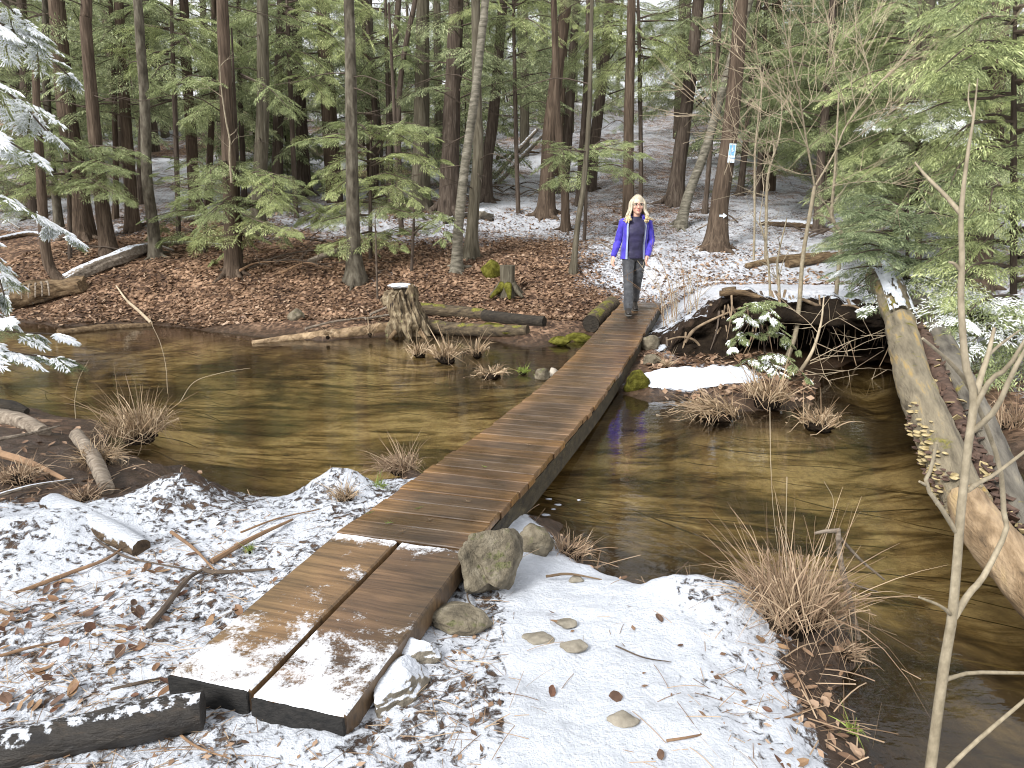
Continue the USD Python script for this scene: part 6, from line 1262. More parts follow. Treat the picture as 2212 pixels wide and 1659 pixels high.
# ------------------------------------------------------------------ bare saplings
def sapling(name, label, limbs, mat, cat="sapling", at=None, twigs=None, seed=0, twig_mat=None, parts=("stem", "branch")):
    """limbs: lists of (world points, radii); the first is the stem"""
    x = thing(name, label, cat, limbs[0][0][0])
    for i, (P, r) in enumerate(limbs):
        obj(parts[0] if i == 0 else parts[1], tube(P, r, 9 if np.max(r) > 0.008 else 6, max(8, min(60, int(np.linalg.norm(np.diff(np.array(P), axis=0), axis=1).sum() / 0.05))), amp=0.10, freq=22, seed=seed + i), mat, x, smooth=60)
    if twigs: obj("twigs", cat_mesh(twigs), twig_mat or mat, x, kind="stuff")
    return x
YS = at_z(2010, 1659, 0.1)[1]
def s_(u, v, dy=0.0): return at_y(u, v, YS + dy)
base = s_(2003, 1720); 
limbs = [([s_(1990, 1790), s_(2010, 1659), s_(2037, 1455), s_(2057, 1330), s_(2071, 1165), s_(2076, 1100), s_(2091, 967), s_(2104, 856), s_(2086, 788), s_(2076, 654), s_(2078, 553), s_(2076, 462), s_(2090, 336), s_(2103, 255), s_(2112, 170)], [0.0155, 0.0145, 0.0135, 0.0125, 0.011, 0.0105, 0.0100, 0.0100, 0.0088, 0.0075, 0.0066, 0.0057, 0.004, 0.0027, 0.0014]),
    ([s_(2057, 1330), s_(2030, 1308, -.03), s_(1985, 1290, -.05)], [0.006, 0.0045, 0.003]), ([s_(2060, 1335), s_(2095, 1280, .05), s_(2124, 1246, .08), s_(2172, 1150, .12), s_(2168, 1105, .13), s_(2158, 1000, .12), s_(2101, 850, .06), s_(2057, 788, .02), s_(1993, 731, -.05)], [0.010, 0.009, 0.008, 0.007, 0.007, 0.0065, 0.006, 0.005, 0.003]),
    ([s_(2104, 870), s_(2120, 810, .04), s_(2134, 768, .06), s_(2148, 708, .08)], [0.009, 0.0075, 0.006, 0.004]), ([s_(2134, 768, .06), s_(2160, 745, .1), s_(2205, 712, .15)], [0.005, 0.004, 0.002]), ([s_(2106, 880), s_(2140, 820, -.03), s_(2180, 790, -.06), s_(2240, 690, -.1)], [0.008, 0.0065, 0.006, 0.003]), ([s_(2103, 930), s_(2150, 885, -.05), s_(2190, 800, -.08), s_(2230, 730, -.1)], [0.008, 0.007, 0.006, 0.004]),
    ([s_(2076, 462), s_(2040, 420, .06), s_(2000, 380, .1), s_(1976, 350, .12)], [0.006, 0.005, 0.004, 0.002]), ([s_(2079, 590), s_(2062, 570), s_(2050, 566)], [0.005, 0.004, 0.003]), ([s_(2064, 1147), s_(2037, 1103, -.02), s_(2000, 1047, -.05), s_(2012, 1010, -.06), s_(2023, 957, -.08)], [0.007, 0.006, 0.005, 0.005, 0.0035]), ([s_(2000, 1047, -.05), s_(1986, 1040, -.06)], [0.0045, 0.003]),
    ([s_(2037, 1470), s_(2060, 1463, .02), s_(2107, 1453, .05), s_(2240, 1455, .1)], [0.008, 0.006, 0.0055, 0.005]), ([s_(2030, 1680), s_(2100, 1610, .03), s_(2240, 1490, .1)], [0.008, 0.0065, 0.005]), ([s_(2090, 1060), s_(2120, 1040, .03), s_(2151, 1023, .05), s_(2240, 955, .12)], [0.0065, 0.006, 0.005, 0.004]), ([s_(2103, 255), s_(2092, 220, .02), s_(2094, 180, .03)], [0.0025, 0.002, 0.001])]
sapling("foreground_sapling", "smooth pale bare sapling standing nearest at the lower right", limbs, bark_sap, seed=3)
YB = 7.75
def b_(u, v, dy=0.0): return at_y(u, v, YB + dy)
limbs = [([b_(1700, 775), b_(1718, 722), b_(1727, 650), b_(1734, 557), b_(1751, 454), b_(1760, 402)], [0.030, 0.027, 0.024, 0.022, 0.020, 0.019]),
    ([b_(1760, 402), b_(1744, 316, -.1), b_(1731, 235, -.2), b_(1720, 174, -.3), b_(1696, 67, -.4), b_(1687, -20, -.5)], [0.017, 0.015, 0.013, 0.011, 0.008, 0.004]), ([b_(1762, 400), b_(1805, 326, .1), b_(1828, 272, .1), b_(1888, 192, .2), b_(1923, 158, .3), b_(1973, 124, .3), b_(2080, 60, .4), b_(2180, 0, .5)], [0.017, 0.015, 0.014, 0.012, 0.010, 0.008, 0.005, 0.002]),
    ([b_(1720, 174, -.3), b_(1752, 60, -.4), b_(1760, -20, -.4)], [0.008, 0.005, 0.003]), ([b_(1744, 318, -.1), b_(1700, 300, -.3), b_(1640, 310, -.5), b_(1588, 285, -.7), b_(1530, 265, -.9)], [0.009, 0.007, 0.006, 0.004, 0.002]), ([b_(1828, 272, .1), b_(1822, 220, 0), b_(1795, 120, -.1), b_(1790, 60, -.2), b_(1775, -10, -.2)], [0.009, 0.008, 0.007, 0.005, 0.003]), ([b_(1888, 192, .2), b_(1870, 130, .3), b_(1850, 60, .4), b_(1800, -10, .5)], [0.008, 0.006, 0.004, 0.002]),
    ([b_(1834, 265, .1), b_(1900, 240, -.2), b_(2000, 180, -.5), b_(2110, 110, -.7), b_(2200, 45, -.9)], [0.009, 0.007, 0.006, 0.004, 0.002]), ([b_(1760, 420), b_(1800, 402, -.2), b_(1880, 392, -.4), b_(1960, 402, -.6), b_(2030, 418, -.7)], [0.009, 0.007, 0.006, 0.004, 0.002]), ([b_(1732, 240, -.2), b_(1770, 200, .1), b_(1810, 110, .3), b_(1830, 40, .4)], [0.008, 0.006, 0.004, 0.002]),
    ([b_(1750, 330, .2), b_(1700, 230, .4), b_(1640, 170, .6), b_(1540, 50, .8)], [0.009, 0.007, 0.005, 0.002]), ([b_(1735, 260, -.2), b_(1690, 200, -.4), b_(1640, 130, -.5), b_(1600, 30, -.6)], [0.008, 0.006, 0.004, 0.002]), ([b_(1640, 310, -.5), b_(1560, 260, -.4), b_(1490, 245, -.3)], [0.005, 0.003, 0.002]), ([b_(1805, 326, .1), b_(1860, 290, .5), b_(1950, 220, .9), b_(2040, 140, 1.2)], [0.009, 0.007, 0.005, 0.002]), ([b_(1850, 245, .1), b_(1840, 160, .4), b_(1880, 70, .7), b_(1910, -10, .9)], [0.008, 0.006, 0.004, 0.002]), ([b_(1765, 380, -.1), b_(1700, 370, -.5), b_(1620, 330, -.8), b_(1550, 250, -1.0), b_(1500, 200, -1.1)], [0.008, 0.006, 0.005, 0.003, 0.002])]
rng = np.random.default_rng(8); tw = []
limbs = limbs[:1] + [(P, list(np.array(r) * 0.62)) for P, r in limbs[1:]]
for P, r in limbs[1:]:
    q = spline(P, 60); L = np.linalg.norm(np.diff(q, axis=0), axis=1).sum()
    for k in range(int(5 + L * 8)):
        i = int(rng.uniform(8, 56)); d = q[min(i + 4, 59)] - q[i - 4]; d /= np.linalg.norm(d)
        e = d + rng.normal(0, 0.55, 3); e[2] += 0.30; e /= np.linalg.norm(e); l = rng.uniform(0.25, 0.9)
        p1 = q[i] + e * l * 0.5 + rng.normal(0, 0.02, 3); p2 = q[i] + e * l + (0, 0, 0.06 * l) + rng.normal(0, 0.03, 3)
        tw.append(tube([q[i], p1, p2], [0.0029, 0.0021, 0.0013], 4, 6, caps=False))
        for _ in range(int(rng.integers(0, 3))):
            e2 = e + rng.normal(0, 0.6, 3); e2 /= np.linalg.norm(e2); tw.append(tube([p1, p1 + e2 * l * 0.4], [0.0026, 0.0014], 3, 3, caps=False))
sapling("forked_sapling", "bare forking sapling with a great fan of pale twigs, before the root mass", limbs, bark_sap, twigs=tw, seed=40, twig_mat=twig_pale)
def pole(label, px, w, Y, seed, mat=bark_sap, ntw=14, tl=0.5, name="sapling", tmat=None):
    P = [at_y(u, v, Y) for u, v in px]; rng = np.random.default_rng(500 + seed); r = w * Y / FPX / 2; tw = []
    q = spline(P, 60)
    for k in range(ntw):
        i = int(rng.uniform(15, 59)); e = rng.normal(0, 0.7, 3); e[2] = abs(e[2]) + 0.35; e /= np.linalg.norm(e); l = tl * rng.uniform(0.4, 1.1)
        p1 = q[i] + e * l * 0.5 + rng.normal(0, 0.02, 3); p2 = q[i] + e * l + rng.normal(0, 0.04, 3)
        tw.append(tube([q[i], p1, p2], [r * 0.45, 0.0025, 0.0015], 4, 6, caps=False)); e2 = e + rng.normal(0, 0.6, 3); tw.append(tube([p1, p1 + e2 * l * 0.4], [0.0025, 0.0014], 3, 3, caps=False))
    sapling(name, label, [(P, [r, r * 0.8, r * 0.3])], mat, twigs=tw, seed=seed, twig_mat=tmat or mat)
pole("slim pale sapling just right of the sign tree's foot", [(1654, 560), (1655, 480), (1659, 380), (1682, 300), (1690, 230)], 7, 9.6, 1)
pole("slim pale sapling with forked top, left of the slim pair over the snow", [(1628, 562), (1630, 480), (1631, 330), (1640, 240), (1650, 150)], 5, 9.4, 2)
pole("kinked pale sapling between the forked sapling and the right boughs", [(1806, 640), (1815, 540), (1817, 505), (1797, 465), (1803, 380), (1808, 280), (1812, 200)], 9, 9.2, 3)
pole("straight pale stem beside the forked sapling, rising from the root mass", [(1685, 668), (1682, 610), (1680, 560), (1700, 470)], 7, 8.6, 4, ntw=6)
pole("twin pale stem left of the straight one on the root mass", [(1664, 662), (1662, 600), (1656, 540), (1640, 470)], 6, 8.6, 5, ntw=6)
pole("dark thin sapling among the leaves left of the broken stump", [(816, 655), (814, 600), (812, 520), (810, 470)], 5, 11.8, 6, mat=twig_dark, ntw=6)
pole("forked pale dead sapling before the reddish bank side trunk", [(500, 395), (496, 340), (496, 302), (488, 260), (478, 190), (474, 120)], 4.5, 11.0, 7, mat=bark_sap, ntw=5)
for i, (p, lab) in enumerate([([(1600, 880, ), (1640, 850), (1700, 830), (1748, 772), (1772, 705), (1780, 640)], "pale knotty dead branch slanting up before the cave of the root mass")]):
    P = [at_y(u, v, 6.9 + 0.1 * k) for k, (u, v) in enumerate(p)]
    tw = []; rng = np.random.default_rng(70)
    q = spline(P, 60)
    for (u0, v0, pts) in [(30, 0, [(1750, 785), (1800, 770), (1860, 770)]), (28, 0, [(1740, 800), (1780, 815), (1830, 850), (1900, 870), (1960, 868)]), (26, 0, [(1735, 810), (1800, 805), (1870, 795), (1930, 800)]), (34, 0, [(1760, 740), (1820, 760), (1880, 735), (1990, 700)]), (30, 0, [(1750, 780), (1830, 740), (1890, 720), (1950, 690)]), (20, 0, [(1700, 832), (1750, 850), (1860, 862), (1975, 862)]), (10, 0, [(1650, 850), (1690, 880), (1730, 930)]), (38, 0, [(1768, 720), (1740, 690), (1700, 660)]), (40, 0, [(1770, 710), (1800, 690), (1830, 690)])]:
        W = [at_y(u, v, 7.0 + 0.06 * k) for k, (u, v) in enumerate(pts)]; tw.append(tube(W, [0.0045, 0.0015], 5, 14, amp=0.2, freq=20, caps=False))
        for _ in range(7):
            j = int(rng.uniform(3, 13)); qq = spline(W, 14)[j]; e = rng.normal(0, 0.16, 3); tw.append(tube([qq, qq + e * 0.6, qq + e * 1.2], [0.003, 0.0014], 3, 4, caps=False))
    sapling("dead_branch", lab, [(P, [0.010, 0.018, 0.02, 0.018, 0.012, 0.006])], twig_pale, cat="branch", twigs=tw, twig_mat=twig_pale, seed=90)
# brush of thin stems right of the bridge's far end
rng = np.random.default_rng(17); c = gpt(1475, 720)
x = thing("twiggy_shrub", "tangle of thin bare reddish stems beside the bridge's far right corner", "shrub", c)
for k in range(26):
    u0, v0 = rng.uniform(1430, 1520), rng.uniform(670, 740); b0 = at_y(u0, v0, 9.4 + rng.uniform(-0.5, 0.5)); b0[2] = max(b0[2], 0.05); a = rng.normal(0, 0.32, 2); l = rng.uniform(0.35, 1.15)
    P = [b0, b0 + (a[0] * l * 0.4, a[1] * l * 0.4, l * 0.55), b0 + (a[0] * l * 1.2, a[1] * l, l)]
    obj("stem", cat_mesh([tube(P, [0.0055, 0.002], 5, 8)] + [tube([P[1] + (P[2] - P[1]) * f, P[1] + (P[2] - P[1]) * f + np.append(rng.normal(0, 0.12, 2), 0.15)], [0.003, 0.0015], 3, 3) for f in rng.random(3)]), twig_pale if k % 3 else twig_brown, x)
# ------------------------------------------------------------------ trail marks on the sign tree
tx, tp_, tr_ = trees["sign_tree"]
def on_trunk(u, v, out=0.0):
    z = at_y(u, v, tp_[0][1])[2]; i = int(np.argmin(np.abs(tp_[:, 2] - z))); c = tp_[i]
    r = tr_ * (1 - 0.5 * max(0, (z - tp_[0][2]) / 8.0)) + 0.02
    return at_y(u, v, c[1] - r * 0.92 - out)
sg = on_trunk(1581, 331, 0.02)
x = thing("trail_sign", "small upright blue and white trail sign nailed to the large brown trunk", "sign", sg)
def plate(c, w, h, d, rot=-0.06):
    v, f = box_mesh((w, d, h), min(0.004, d * 0.3)); cr, sr = math.cos(rot), math.sin(rot)
    v = np.stack([v[:, 0] * cr - v[:, 2] * sr, v[:, 1], v[:, 0] * sr + v[:, 2] * cr], 1); return v + c, f
SW, SH = 0.125, 0.335
sign_white = noisy("weathered_sign_white", [(0.3, (0.42, 0.50, 0.56)), (0.7, (0.62, 0.68, 0.72))], scale=(20, 20, 20), rough=0.6, bump=0.0)
sign_blue = noisy("faded_sign_blue", [(0.35, (0.10, 0.26, 0.52)), (0.65, (0.24, 0.42, 0.64))], scale=(25, 25, 25), rough=0.6, bump=0.0)
obj("backing", plate(sg, SW, SH, 0.010), sign_white, x)
obj("blue_panel", plate(sg + (-0.003, -0.007, 0.055), SW * 0.80, SH * 0.56, 0.004), sign_blue, x)
obj("line_of_print", plate(sg + (0.006, -0.007, -0.085), SW * 0.72, 0.016, 0.004), sign_blue, x)
wg = np.array([(-0.02, 0.06), (0.012, 0.09), (0.0, 0.05), (0.028, 0.035), (-0.006, 0.02)])
obj("pale_emblem", cat_mesh([tube([sg + (wg[i][0], -0.0095, wg[i][1] + 0.005), sg + (wg[i + 1][0], -0.0095, wg[i + 1][1] + 0.005)], 0.006, 6, 2, flat=1.0) for i in range(4)]), sign_white, x)
for dx, dz in ((0, 0.15), (0, -0.15)):
    s0 = trimesh.creation.icosphere(1, 0.006); obj("nail", (np.array(s0.vertices) + sg + (dx, -0.007, dz), s0.faces), charred, x)
ag = on_trunk(1562, 466, 0.012)
x = thing("trail_arrow", "little white arrow marker below the blue sign on the same trunk", "sign", ag)
poly = Polygon([(-0.07, -0.018), (0.0, -0.018), (0.0, -0.05), (0.075, 0.0), (0.0, 0.05), (0.0, 0.018), (-0.07, 0.018)])
am = trimesh.creation.extrude_polygon(poly, 0.006); av = np.array(am.vertices); av = np.stack([av[:, 0], -av[:, 2], av[:, 1]], 1) + ag
obj("arrow", (av, np.array(am.faces)[:, ::-1]), sign_white, x)
# ------------------------------------------------------------------ sedge tussocks
def tussock(label, u, v, R, H, n, seed, mat=straw, width=0.006, lean=(0, 0), z=None, snow=0.0, flat=0.0, name="sedge_tussock", mound=0.5):
    g = at_z(u, v, z) if z is not None else gpt(u, v); rng = np.random.default_rng(700 + seed)
    x = thing(name, label, "tussock", g)
    if mound: obj("root_clump", lump(g + (0, 0, H * 0.05), (R * mound * 0.8, R * mound * 0.7, H * 0.16), seed, 0.6, 3.0, 3), rotten_snow if snow else soil, x, smooth=True)
    a = rng.uniform(0, 2 * np.pi, n); rr = R * mound * 0.9 * np.sqrt(rng.random(n)) if mound else R * 0.4 * rng.random(n)
    st = np.stack([g[0] + rr * np.cos(a), g[1] + rr * np.sin(a), g[2] + H * 0.02 + H * 0.18 * np.sqrt(np.clip(1 - (rr / (R * max(mound, 0.3))) ** 2, 0, 1))], 1)
    out = rng.uniform(0.05, 0.95, n); ang = a + rng.normal(0, 0.6, n)
    d = np.stack([np.cos(ang) * out + lean[0] + rng.normal(0, 0.15, n), np.sin(ang) * out + lean[1], rng.uniform(0.35, 1.1, n) * (1 - flat) + 0.05], 1)
    L = H * rng.uniform(0.45, 1.25, n)
    v_, f_ = ribbons(st, d, L, width * rng.uniform(0.6, 1.2, n), rng.uniform(0.0, 0.8, n) / H, rng)
    # some stems are snapped and fold over
    kk = v_.reshape(n, 12, 3); brk = rng.random(n) < 0.55
    piv = kk[:, 4:6].mean(1); off = kk - piv[:, None]; fold = rng.normal(0, 0.5, (n, 3)); fold[:, 2] = -np.abs(fold[:, 2]) - 0.3
    ln = np.linalg.norm(off, axis=2, keepdims=True); alt = piv[:, None] + (fold / np.linalg.norm(fold, axis=1, keepdims=True))[:, None] * ln + (kk - kk.reshape(n, 6, 2, 3).mean(2).repeat(2, 1))
    kk = np.where((brk[:, None] & (np.arange(12)[None] >= 6))[..., None], alt, kk)
    kk[..., 2] = np.maximum(kk[..., 2], min(g[2], 0.0) + 0.002 + 0.01 * rng.random((n, 12)))
    obj("blades", (kk.reshape(-1, 3), f_), mat, x, kind="stuff", isl=12)
    if snow: obj("snow", lump(g + (0, 0, H * 0.22), (R * mound * 0.55, R * mound * 0.45, H * 0.10), seed + 5, 0.7, 4.0, 3), snow_mat, x, smooth=True)
    return x
tussock("big dry tussock at the end of the logs in the left water", 300, 950, 0.36, 0.46, 420, 1, straw, 0.007, (-0.1, 0), z=0.02)
tussock("low straw heap on the mud below the big left tussock", 215, 1000, 0.34, 0.22, 260, 2, straw, 0.005, (0.2, -0.2), flat=0.6, mound=0.3)
tussock("dry grassy clump at the left edge above the snow", 40, 1040, 0.26, 0.18, 200, 3, straw_red, 0.005, flat=0.5, mound=0.4)
tussock("snow capped rusty tuft left of the snowy mound", 180, 1085, 0.20, 0.15, 130, 4, straw_red, 0.005, flat=0.5, snow=0.0, mound=0.4)
tussock("brown collapsed tussock against the bridge's left side on the near bank", 868, 1022, 0.22, 0.26, 320, 5, straw_red, 0.005, (-0.3, 0), flat=0.4)
tussock("straw tuft behind the right snowy mound, left of the bridge", 745, 1085, 0.16, 0.18, 110, 6, straw, 0.004, (-0.2, 0.1), flat=0.3, mound=0.3)
tussock("small tuft of green and brown grass at the bridge's left edge", 815, 1062, 0.10, 0.11, 90, 7, grass_green, 0.004, flat=0.3, mound=0.3)
tussock("bleached tussock standing in the water right of the sunken log", 905, 770, 0.26, 0.30, 80, 8, straw, 0.013, z=0.0, mound=0.35)
tussock("largest arching bleached tussock in the water before the broken stump", 962, 782, 0.36, 0.42, 110, 9, straw, 0.014, z=0.0, mound=0.4)
tussock("thin bleached tussock nearest the mossy log, in the water", 1030, 770, 0.26, 0.36, 56, 10, straw, 0.012, z=0.0, mound=0.3)
tussock("flattened tussock in the water left of the greenish stone", 1062, 815, 0.32, 0.26, 70, 11, straw, 0.012, z=0.0, flat=0.5, mound=0.4)
tussock("greenish tuft beside the greenish stone at the bridge", 1130, 808, 0.13, 0.14, 90, 12, grass_green, 0.007, z=0.0, mound=0.4)
tussock("pale tuft of grass on the sunken log's left part", 708, 730, 0.16, 0.20, 80, 13, straw, 0.010, z=0.06, mound=0.2)
tussock("pale tuft of grass between sunken log and broken stump", 800, 726, 0.18, 0.24, 80, 14, straw, 0.010, z=0.06, mound=0.2)
tussock("wide straw tussock swept left, first right of the bridge", 1545, 902, 0.40, 0.38, 190, 15, straw, 0.011, (-0.55, -0.2), z=0.0, flat=0.3)
tussock("tall straw tussock under the snow dusted little hemlock", 1655, 872, 0.34, 0.42, 150, 16, straw, 0.011, z=0.04, mound=0.5)
tussock("small round tussock alone in the water before the cave", 1768, 925, 0.30, 0.32, 100, 17, straw, 0.011, z=0.0)
tussock("rusty tussock on the bank beyond the fallen trees at the right edge", 2190, 930, 0.40, 0.36, 260, 18, straw_red, 0.007, z=0.05)
tussock("brown tuft by the water right of the grooved rock", 1232, 1200, 0.15, 0.15, 150, 19, straw_red, 0.004, (0.25, -0.1), flat=0.3)
tussock("biggest tussock of tall tan stems on the near right shore", 1712, 1352, 0.27, 0.46, 560, 20, straw_red, 0.0050, (-0.05, 0.05), mound=0.55)
tussock("low snowy tuft left of the biggest right tussock", 1520, 1290, 0.13, 0.10, 90, 21, straw_red, 0.0035, flat=0.3, snow=0.0, mound=0.5)
tussock("matted brown stems at the water right below the biggest tussock", 1830, 1420, 0.14, 0.12, 90, 22, straw_red, 0.004, (0.4, 0), flat=0.5, z=0.03, mound=0.3)
tussock("small tuft of green blades in the mud at lower right", 1840, 1590, 0.06, 0.09, 26, 23, grass_green, 0.005, flat=0.1, mound=0.2, name="grass_tuft")
tussock("green grass at the snow edge left of the biggest right tussock", 1450, 1300, 0.10, 0.06, 60, 24, grass_green, 0.003, mound=0.1, name="grass_tuft")
tussock("green sprigs in the snow beside the orange brown stick", 540, 1195, 0.08, 0.06, 50, 25, grass_green, 0.003, mound=0.1, name="grass_tuft")
tussock("snow dusted green moss hummock with grass at the left edge", 55, 1180, 0.18, 0.07, 170, 26, grass_green, 0.004, mound=0.3, name="grass_tuft")
tussock("thin dry stems on the little shelf right of the bridge", 1440, 800, 0.25, 0.22, 60, 27, straw, 0.006, mound=0.1)
for i, (px, Y, r, lab) in enumerate([([(362, 850), (358, 790), (346, 740), (330, 705), (322, 680)], 4.6, 0.0022, "single tall dry stem rising from the big left tussock"), ([(388, 870), (420, 825), (480, 805), (540, 795)], 4.6, 0.0022, "single dry stem arching right from the big left tussock"), ([(163, 905), (162, 860), (172, 815), (192, 778)], 4.7, 0.0020, "single dry stem standing alone left of the big left tussock"),
     ([(1663, 880), (1665, 1000), (1672, 1120), (1690, 1250)], 2.9, 0.0016, "long thin stem hanging vertically before the right water"), ([(1700, 1270), (1698, 1150), (1700, 1030)], 2.8, 0.0030, "tallest straight stem of the near right shore"), ([(1740, 1260), (1790, 1130), (1800, 1080), (1780, 1040)], 2.75, 0.0018, "bent stem with hooked tip on the near right shore"),
     ([(1110, 700), (1060, 760), (1040, 850), (1038, 690)][:3], 10.6, 0.006, "thin pale stick leaning in the water by the bright moss")]):
    P = [at_y(u, v, Y) for u, v in px]
    x = thing("dry_stem", lab, "stem", P[0]); obj("stalk", tube(P, [r, r * 0.5], 5, 16), twig_pale, x)
# the snag in the big right tussock
yk = at_z(1830, 1370, 0.02)[1]
k_ = lambda u, v, dy=0: at_y(u, v, yk + dy)
sapling("snag", "pale crooked dead snag leaning in the biggest right tussock", [([k_(1858, 1400), k_(1834, 1290), k_(1816, 1215), k_(1810, 1143)], [0.011, 0.012, 0.011, 0.010]), ([k_(1810, 1146), k_(1780, 1148, -.02), k_(1760, 1152, -.03)], [0.009, 0.007, 0.005]), ([k_(1812, 1160), k_(1840, 1190, .05), k_(1866, 1216, .08), k_(1910, 1252, .12)], [0.007, 0.006, 0.006, 0.004]), ([k_(1826, 1255), k_(1860, 1268, .05), k_(1895, 1278, .08)], [0.005, 0.004, 0.003]), ([k_(1832, 1290), k_(1815, 1340, -.02), k_(1812, 1390, -.03)], [0.005, 0.004, 0.003])], driftwood, cat="branch", seed=77)

# ------------------------------------------------------------------ weed streaming in the current
rng = np.random.default_rng(91); n = 1700
wx_, wy_ = rng.uniform(-7.5, 4.5, n), rng.uniform(1.6, 11.5, n)
dd = shore_dist(wx_, wy_); fl = meshkit.fbm(np.stack([wx_ * 0.55, wy_ * 0.9, 0 * wx_], -1), 3, 41)
keep = (dd < -0.10) & (fl + 0.15 * rng.random(n) > 0.56 - 0.10 * (dd > -0.45)); wx_, wy_ = wx_[keep], wy_[keep]; n = len(wx_)
ang = -0.42 + rng.normal(0, 0.16, n)
zb = height(wx_, wy_)
st = np.stack([wx_, wy_, np.minimum(zb + 0.05 + 0.06 * rng.random(n), -0.03)], 1)
dr = np.stack([np.cos(ang), np.sin(ang), rng.normal(0, 0.01, n)], 1); L = rng.uniform(0.25, 1.1, n)
t_ = np.linspace(0, 1, 6); cpts = st[:, None] + dr[:, None] * (L[:, None] * t_)[..., None]
cpts[..., 1] += 0.05 * np.sin(t_[None] * 5 + rng.uniform(0, 6, (n, 1))) * L[:, None]; cpts[..., 2] = np.minimum(cpts[..., 2], -0.025)
wid = rng.uniform(0.004, 0.012, n)[:, None] * (np.sin(np.pi * np.clip(t_, 0.08, 0.94)) ** 0.6)[None]; sd_ = np.stack([-dr[:, 1], dr[:, 0], 0 * ang], 1)
v = np.stack([cpts - sd_[:, None] * wid[..., None], cpts + sd_[:, None] * wid[..., None]], 2).reshape(-1, 3)
k = np.arange(n)[:, None] * 12 + np.arange(5)[None] * 2; q = np.stack([k, k + 1, k + 3, k + 2], -1).reshape(-1, 4)
wd = obj("water_weed", (v, q), weed, kind="stuff", isl=12); tag(wd, "dark weed strands drawn out along the current under the water", "water weed")

# ------------------------------------------------------------------ dead leaves
def leaf_shapes(x, y, z, size, rng, curl=0.5):
    """small curled leaves: 2 x 3 grid folded along the midrib"""
    n = len(x); yaw = rng.uniform(0, 2 * np.pi, n); ti = rng.normal(0, 0.35, (n, 2))
    gu = np.array([-1, -0.55, 0.1, 0.62, 1.0]); wv = np.array([0.05, 0.62, 0.78, 0.5, 0.04])
    P = np.zeros((n, 5, 3, 3)); cu = rng.uniform(0.15, 1.0, n) * curl
    for j, s in enumerate((-1, 0, 1)):
        P[:, :, j, 0] = gu[None] * size[:, None]; P[:, :, j, 1] = s * wv[None] * size[:, None] * rng.uniform(0.55, 0.85, n)[:, None]
        P[:, :, j, 2] = (abs(s) * cu[:, None] * 0.7 * wv[None] + cu[:, None] * 0.4 * gu[None] ** 2) * size[:, None]
    P[..., 2] += P[..., 0] * ti[:, 0, None, None] + P[..., 1] * ti[:, 1, None, None]
    c, s = np.cos(yaw)[:, None, None], np.sin(yaw)[:, None, None]
    X_ = P[..., 0] * c - P[..., 1] * s; Y_ = P[..., 0] * s + P[..., 1] * c
    P = np.stack([X_ + x[:, None, None], Y_ + y[:, None, None], P[..., 2] + z[:, None, None]], -1)
    base = np.arange(n)[:, None] * 15; i = np.arange(15).reshape(5, 3)
    q = np.stack([i[:-1, :-1], i[1:, :-1], i[1:, 1:], i[:-1, 1:]], -1).reshape(-1, 4)
    return P, q
rng = np.random.default_rng(5)
cand = []
while len(cand) < 150:                                                       # the leaves one can pick out on the near snow
    u, v = (rng.uniform(0, 620), rng.uniform(1120, 1540)) if rng.random() < 0.8 else (rng.uniform(1180, 1800), rng.uniform(1290, 1640))
    p = at_z(u, v, 0.24)
    d = shore_dist(p[0], p[1]); nrel = (p[:2] - np.array([BAX, 0])) @ BN; srel = (p[:2] - np.array([BAX, 0])) @ BD
    if d < 0.12 or (-0.02 < nrel < BW + 0.03 and srel > 1.9): continue
    if meshkit.fbm(np.array([[p[0] * 2.5, p[1] * 2.5, 0]]), 3, 6)[0] + 0.3 * rng.random() < 0.55: continue
    cand.append(p)
cand = np.array(cand); zz_ = height(cand[:, 0], cand[:, 1])
P, q = leaf_shapes(cand[:, 0], cand[:, 1], zz_ + 0.008, rng.uniform(0.010, 0.030, len(cand)), rng)
for i in range(len(cand)): obj("leaf", (P[i].reshape(-1, 3), q), leaf_cols[int(rng.integers(4))], ground)
n = 30000                                                                    # leaf litter of the far bank
x_, y_ = rng.uniform(-9, 5.5, n), 10.6 + 7.0 * rng.random(n) ** 1.5
d_ = shore_dist(x_, y_); brown = np.clip(1.25 - 0.8 * sstep(x_, 0.6, 2.4) - 0.75 * sstep(y_, 13.2, 16.0), 0.06, 1)
k = (d_ > 0.02) & (rng.random(n) < brown); x_, y_ = x_[k], y_[k]
sp2 = rng.random(900); x2, y2 = rng.uniform(1.4, 3.0, 900), rng.uniform(6.2, 8.0, 900); k2 = (shore_dist(x2, y2) > 0.0) & (np.hypot((x2 - SNOWB[0]) / 0.6, (y2 - SNOWB[1]) / 0.3) > 1)
x_, y_ = np.concatenate([x_, x2[k2]]), np.concatenate([y_, y2[k2]])
P, q = leaf_shapes(x_, y_, height(x_, y_) + 0.012, rng.uniform(0.020, 0.048, len(x_)), rng, 0.7)
n = len(x_)
f = (np.arange(n)[:, None, None] * 15 + np.array([[0, 2, 8], [0, 8, 6], [6, 8, 14], [6, 14, 12]])[None]).reshape(-1, 3)   # two bent facets each at that distance
us, inv = np.unique(f, return_inverse=True)
lt = obj("leaf_litter", (P.reshape(-1, 3)[us], inv.reshape(-1, 3)), dead_leaf, kind="stuff", isl=6); tag(lt, "brown dead leaves covering the far bank", "leaves")
n = 1300                                                                     # bits of leaf, twig and needle on the near bank
u_, v_ = rng.uniform(-40, 1900, n), rng.uniform(1060, 1680, n)
pts = np.array([at_z(a, b, 0.23) for a, b in zip(u_, v_)])
d_ = shore_dist(pts[:, 0], pts[:, 1]); nr = (pts[:, :2] - np.array([BAX, 0])) @ BN; sr = (pts[:, :2] - np.array([BAX, 0])) @ BD
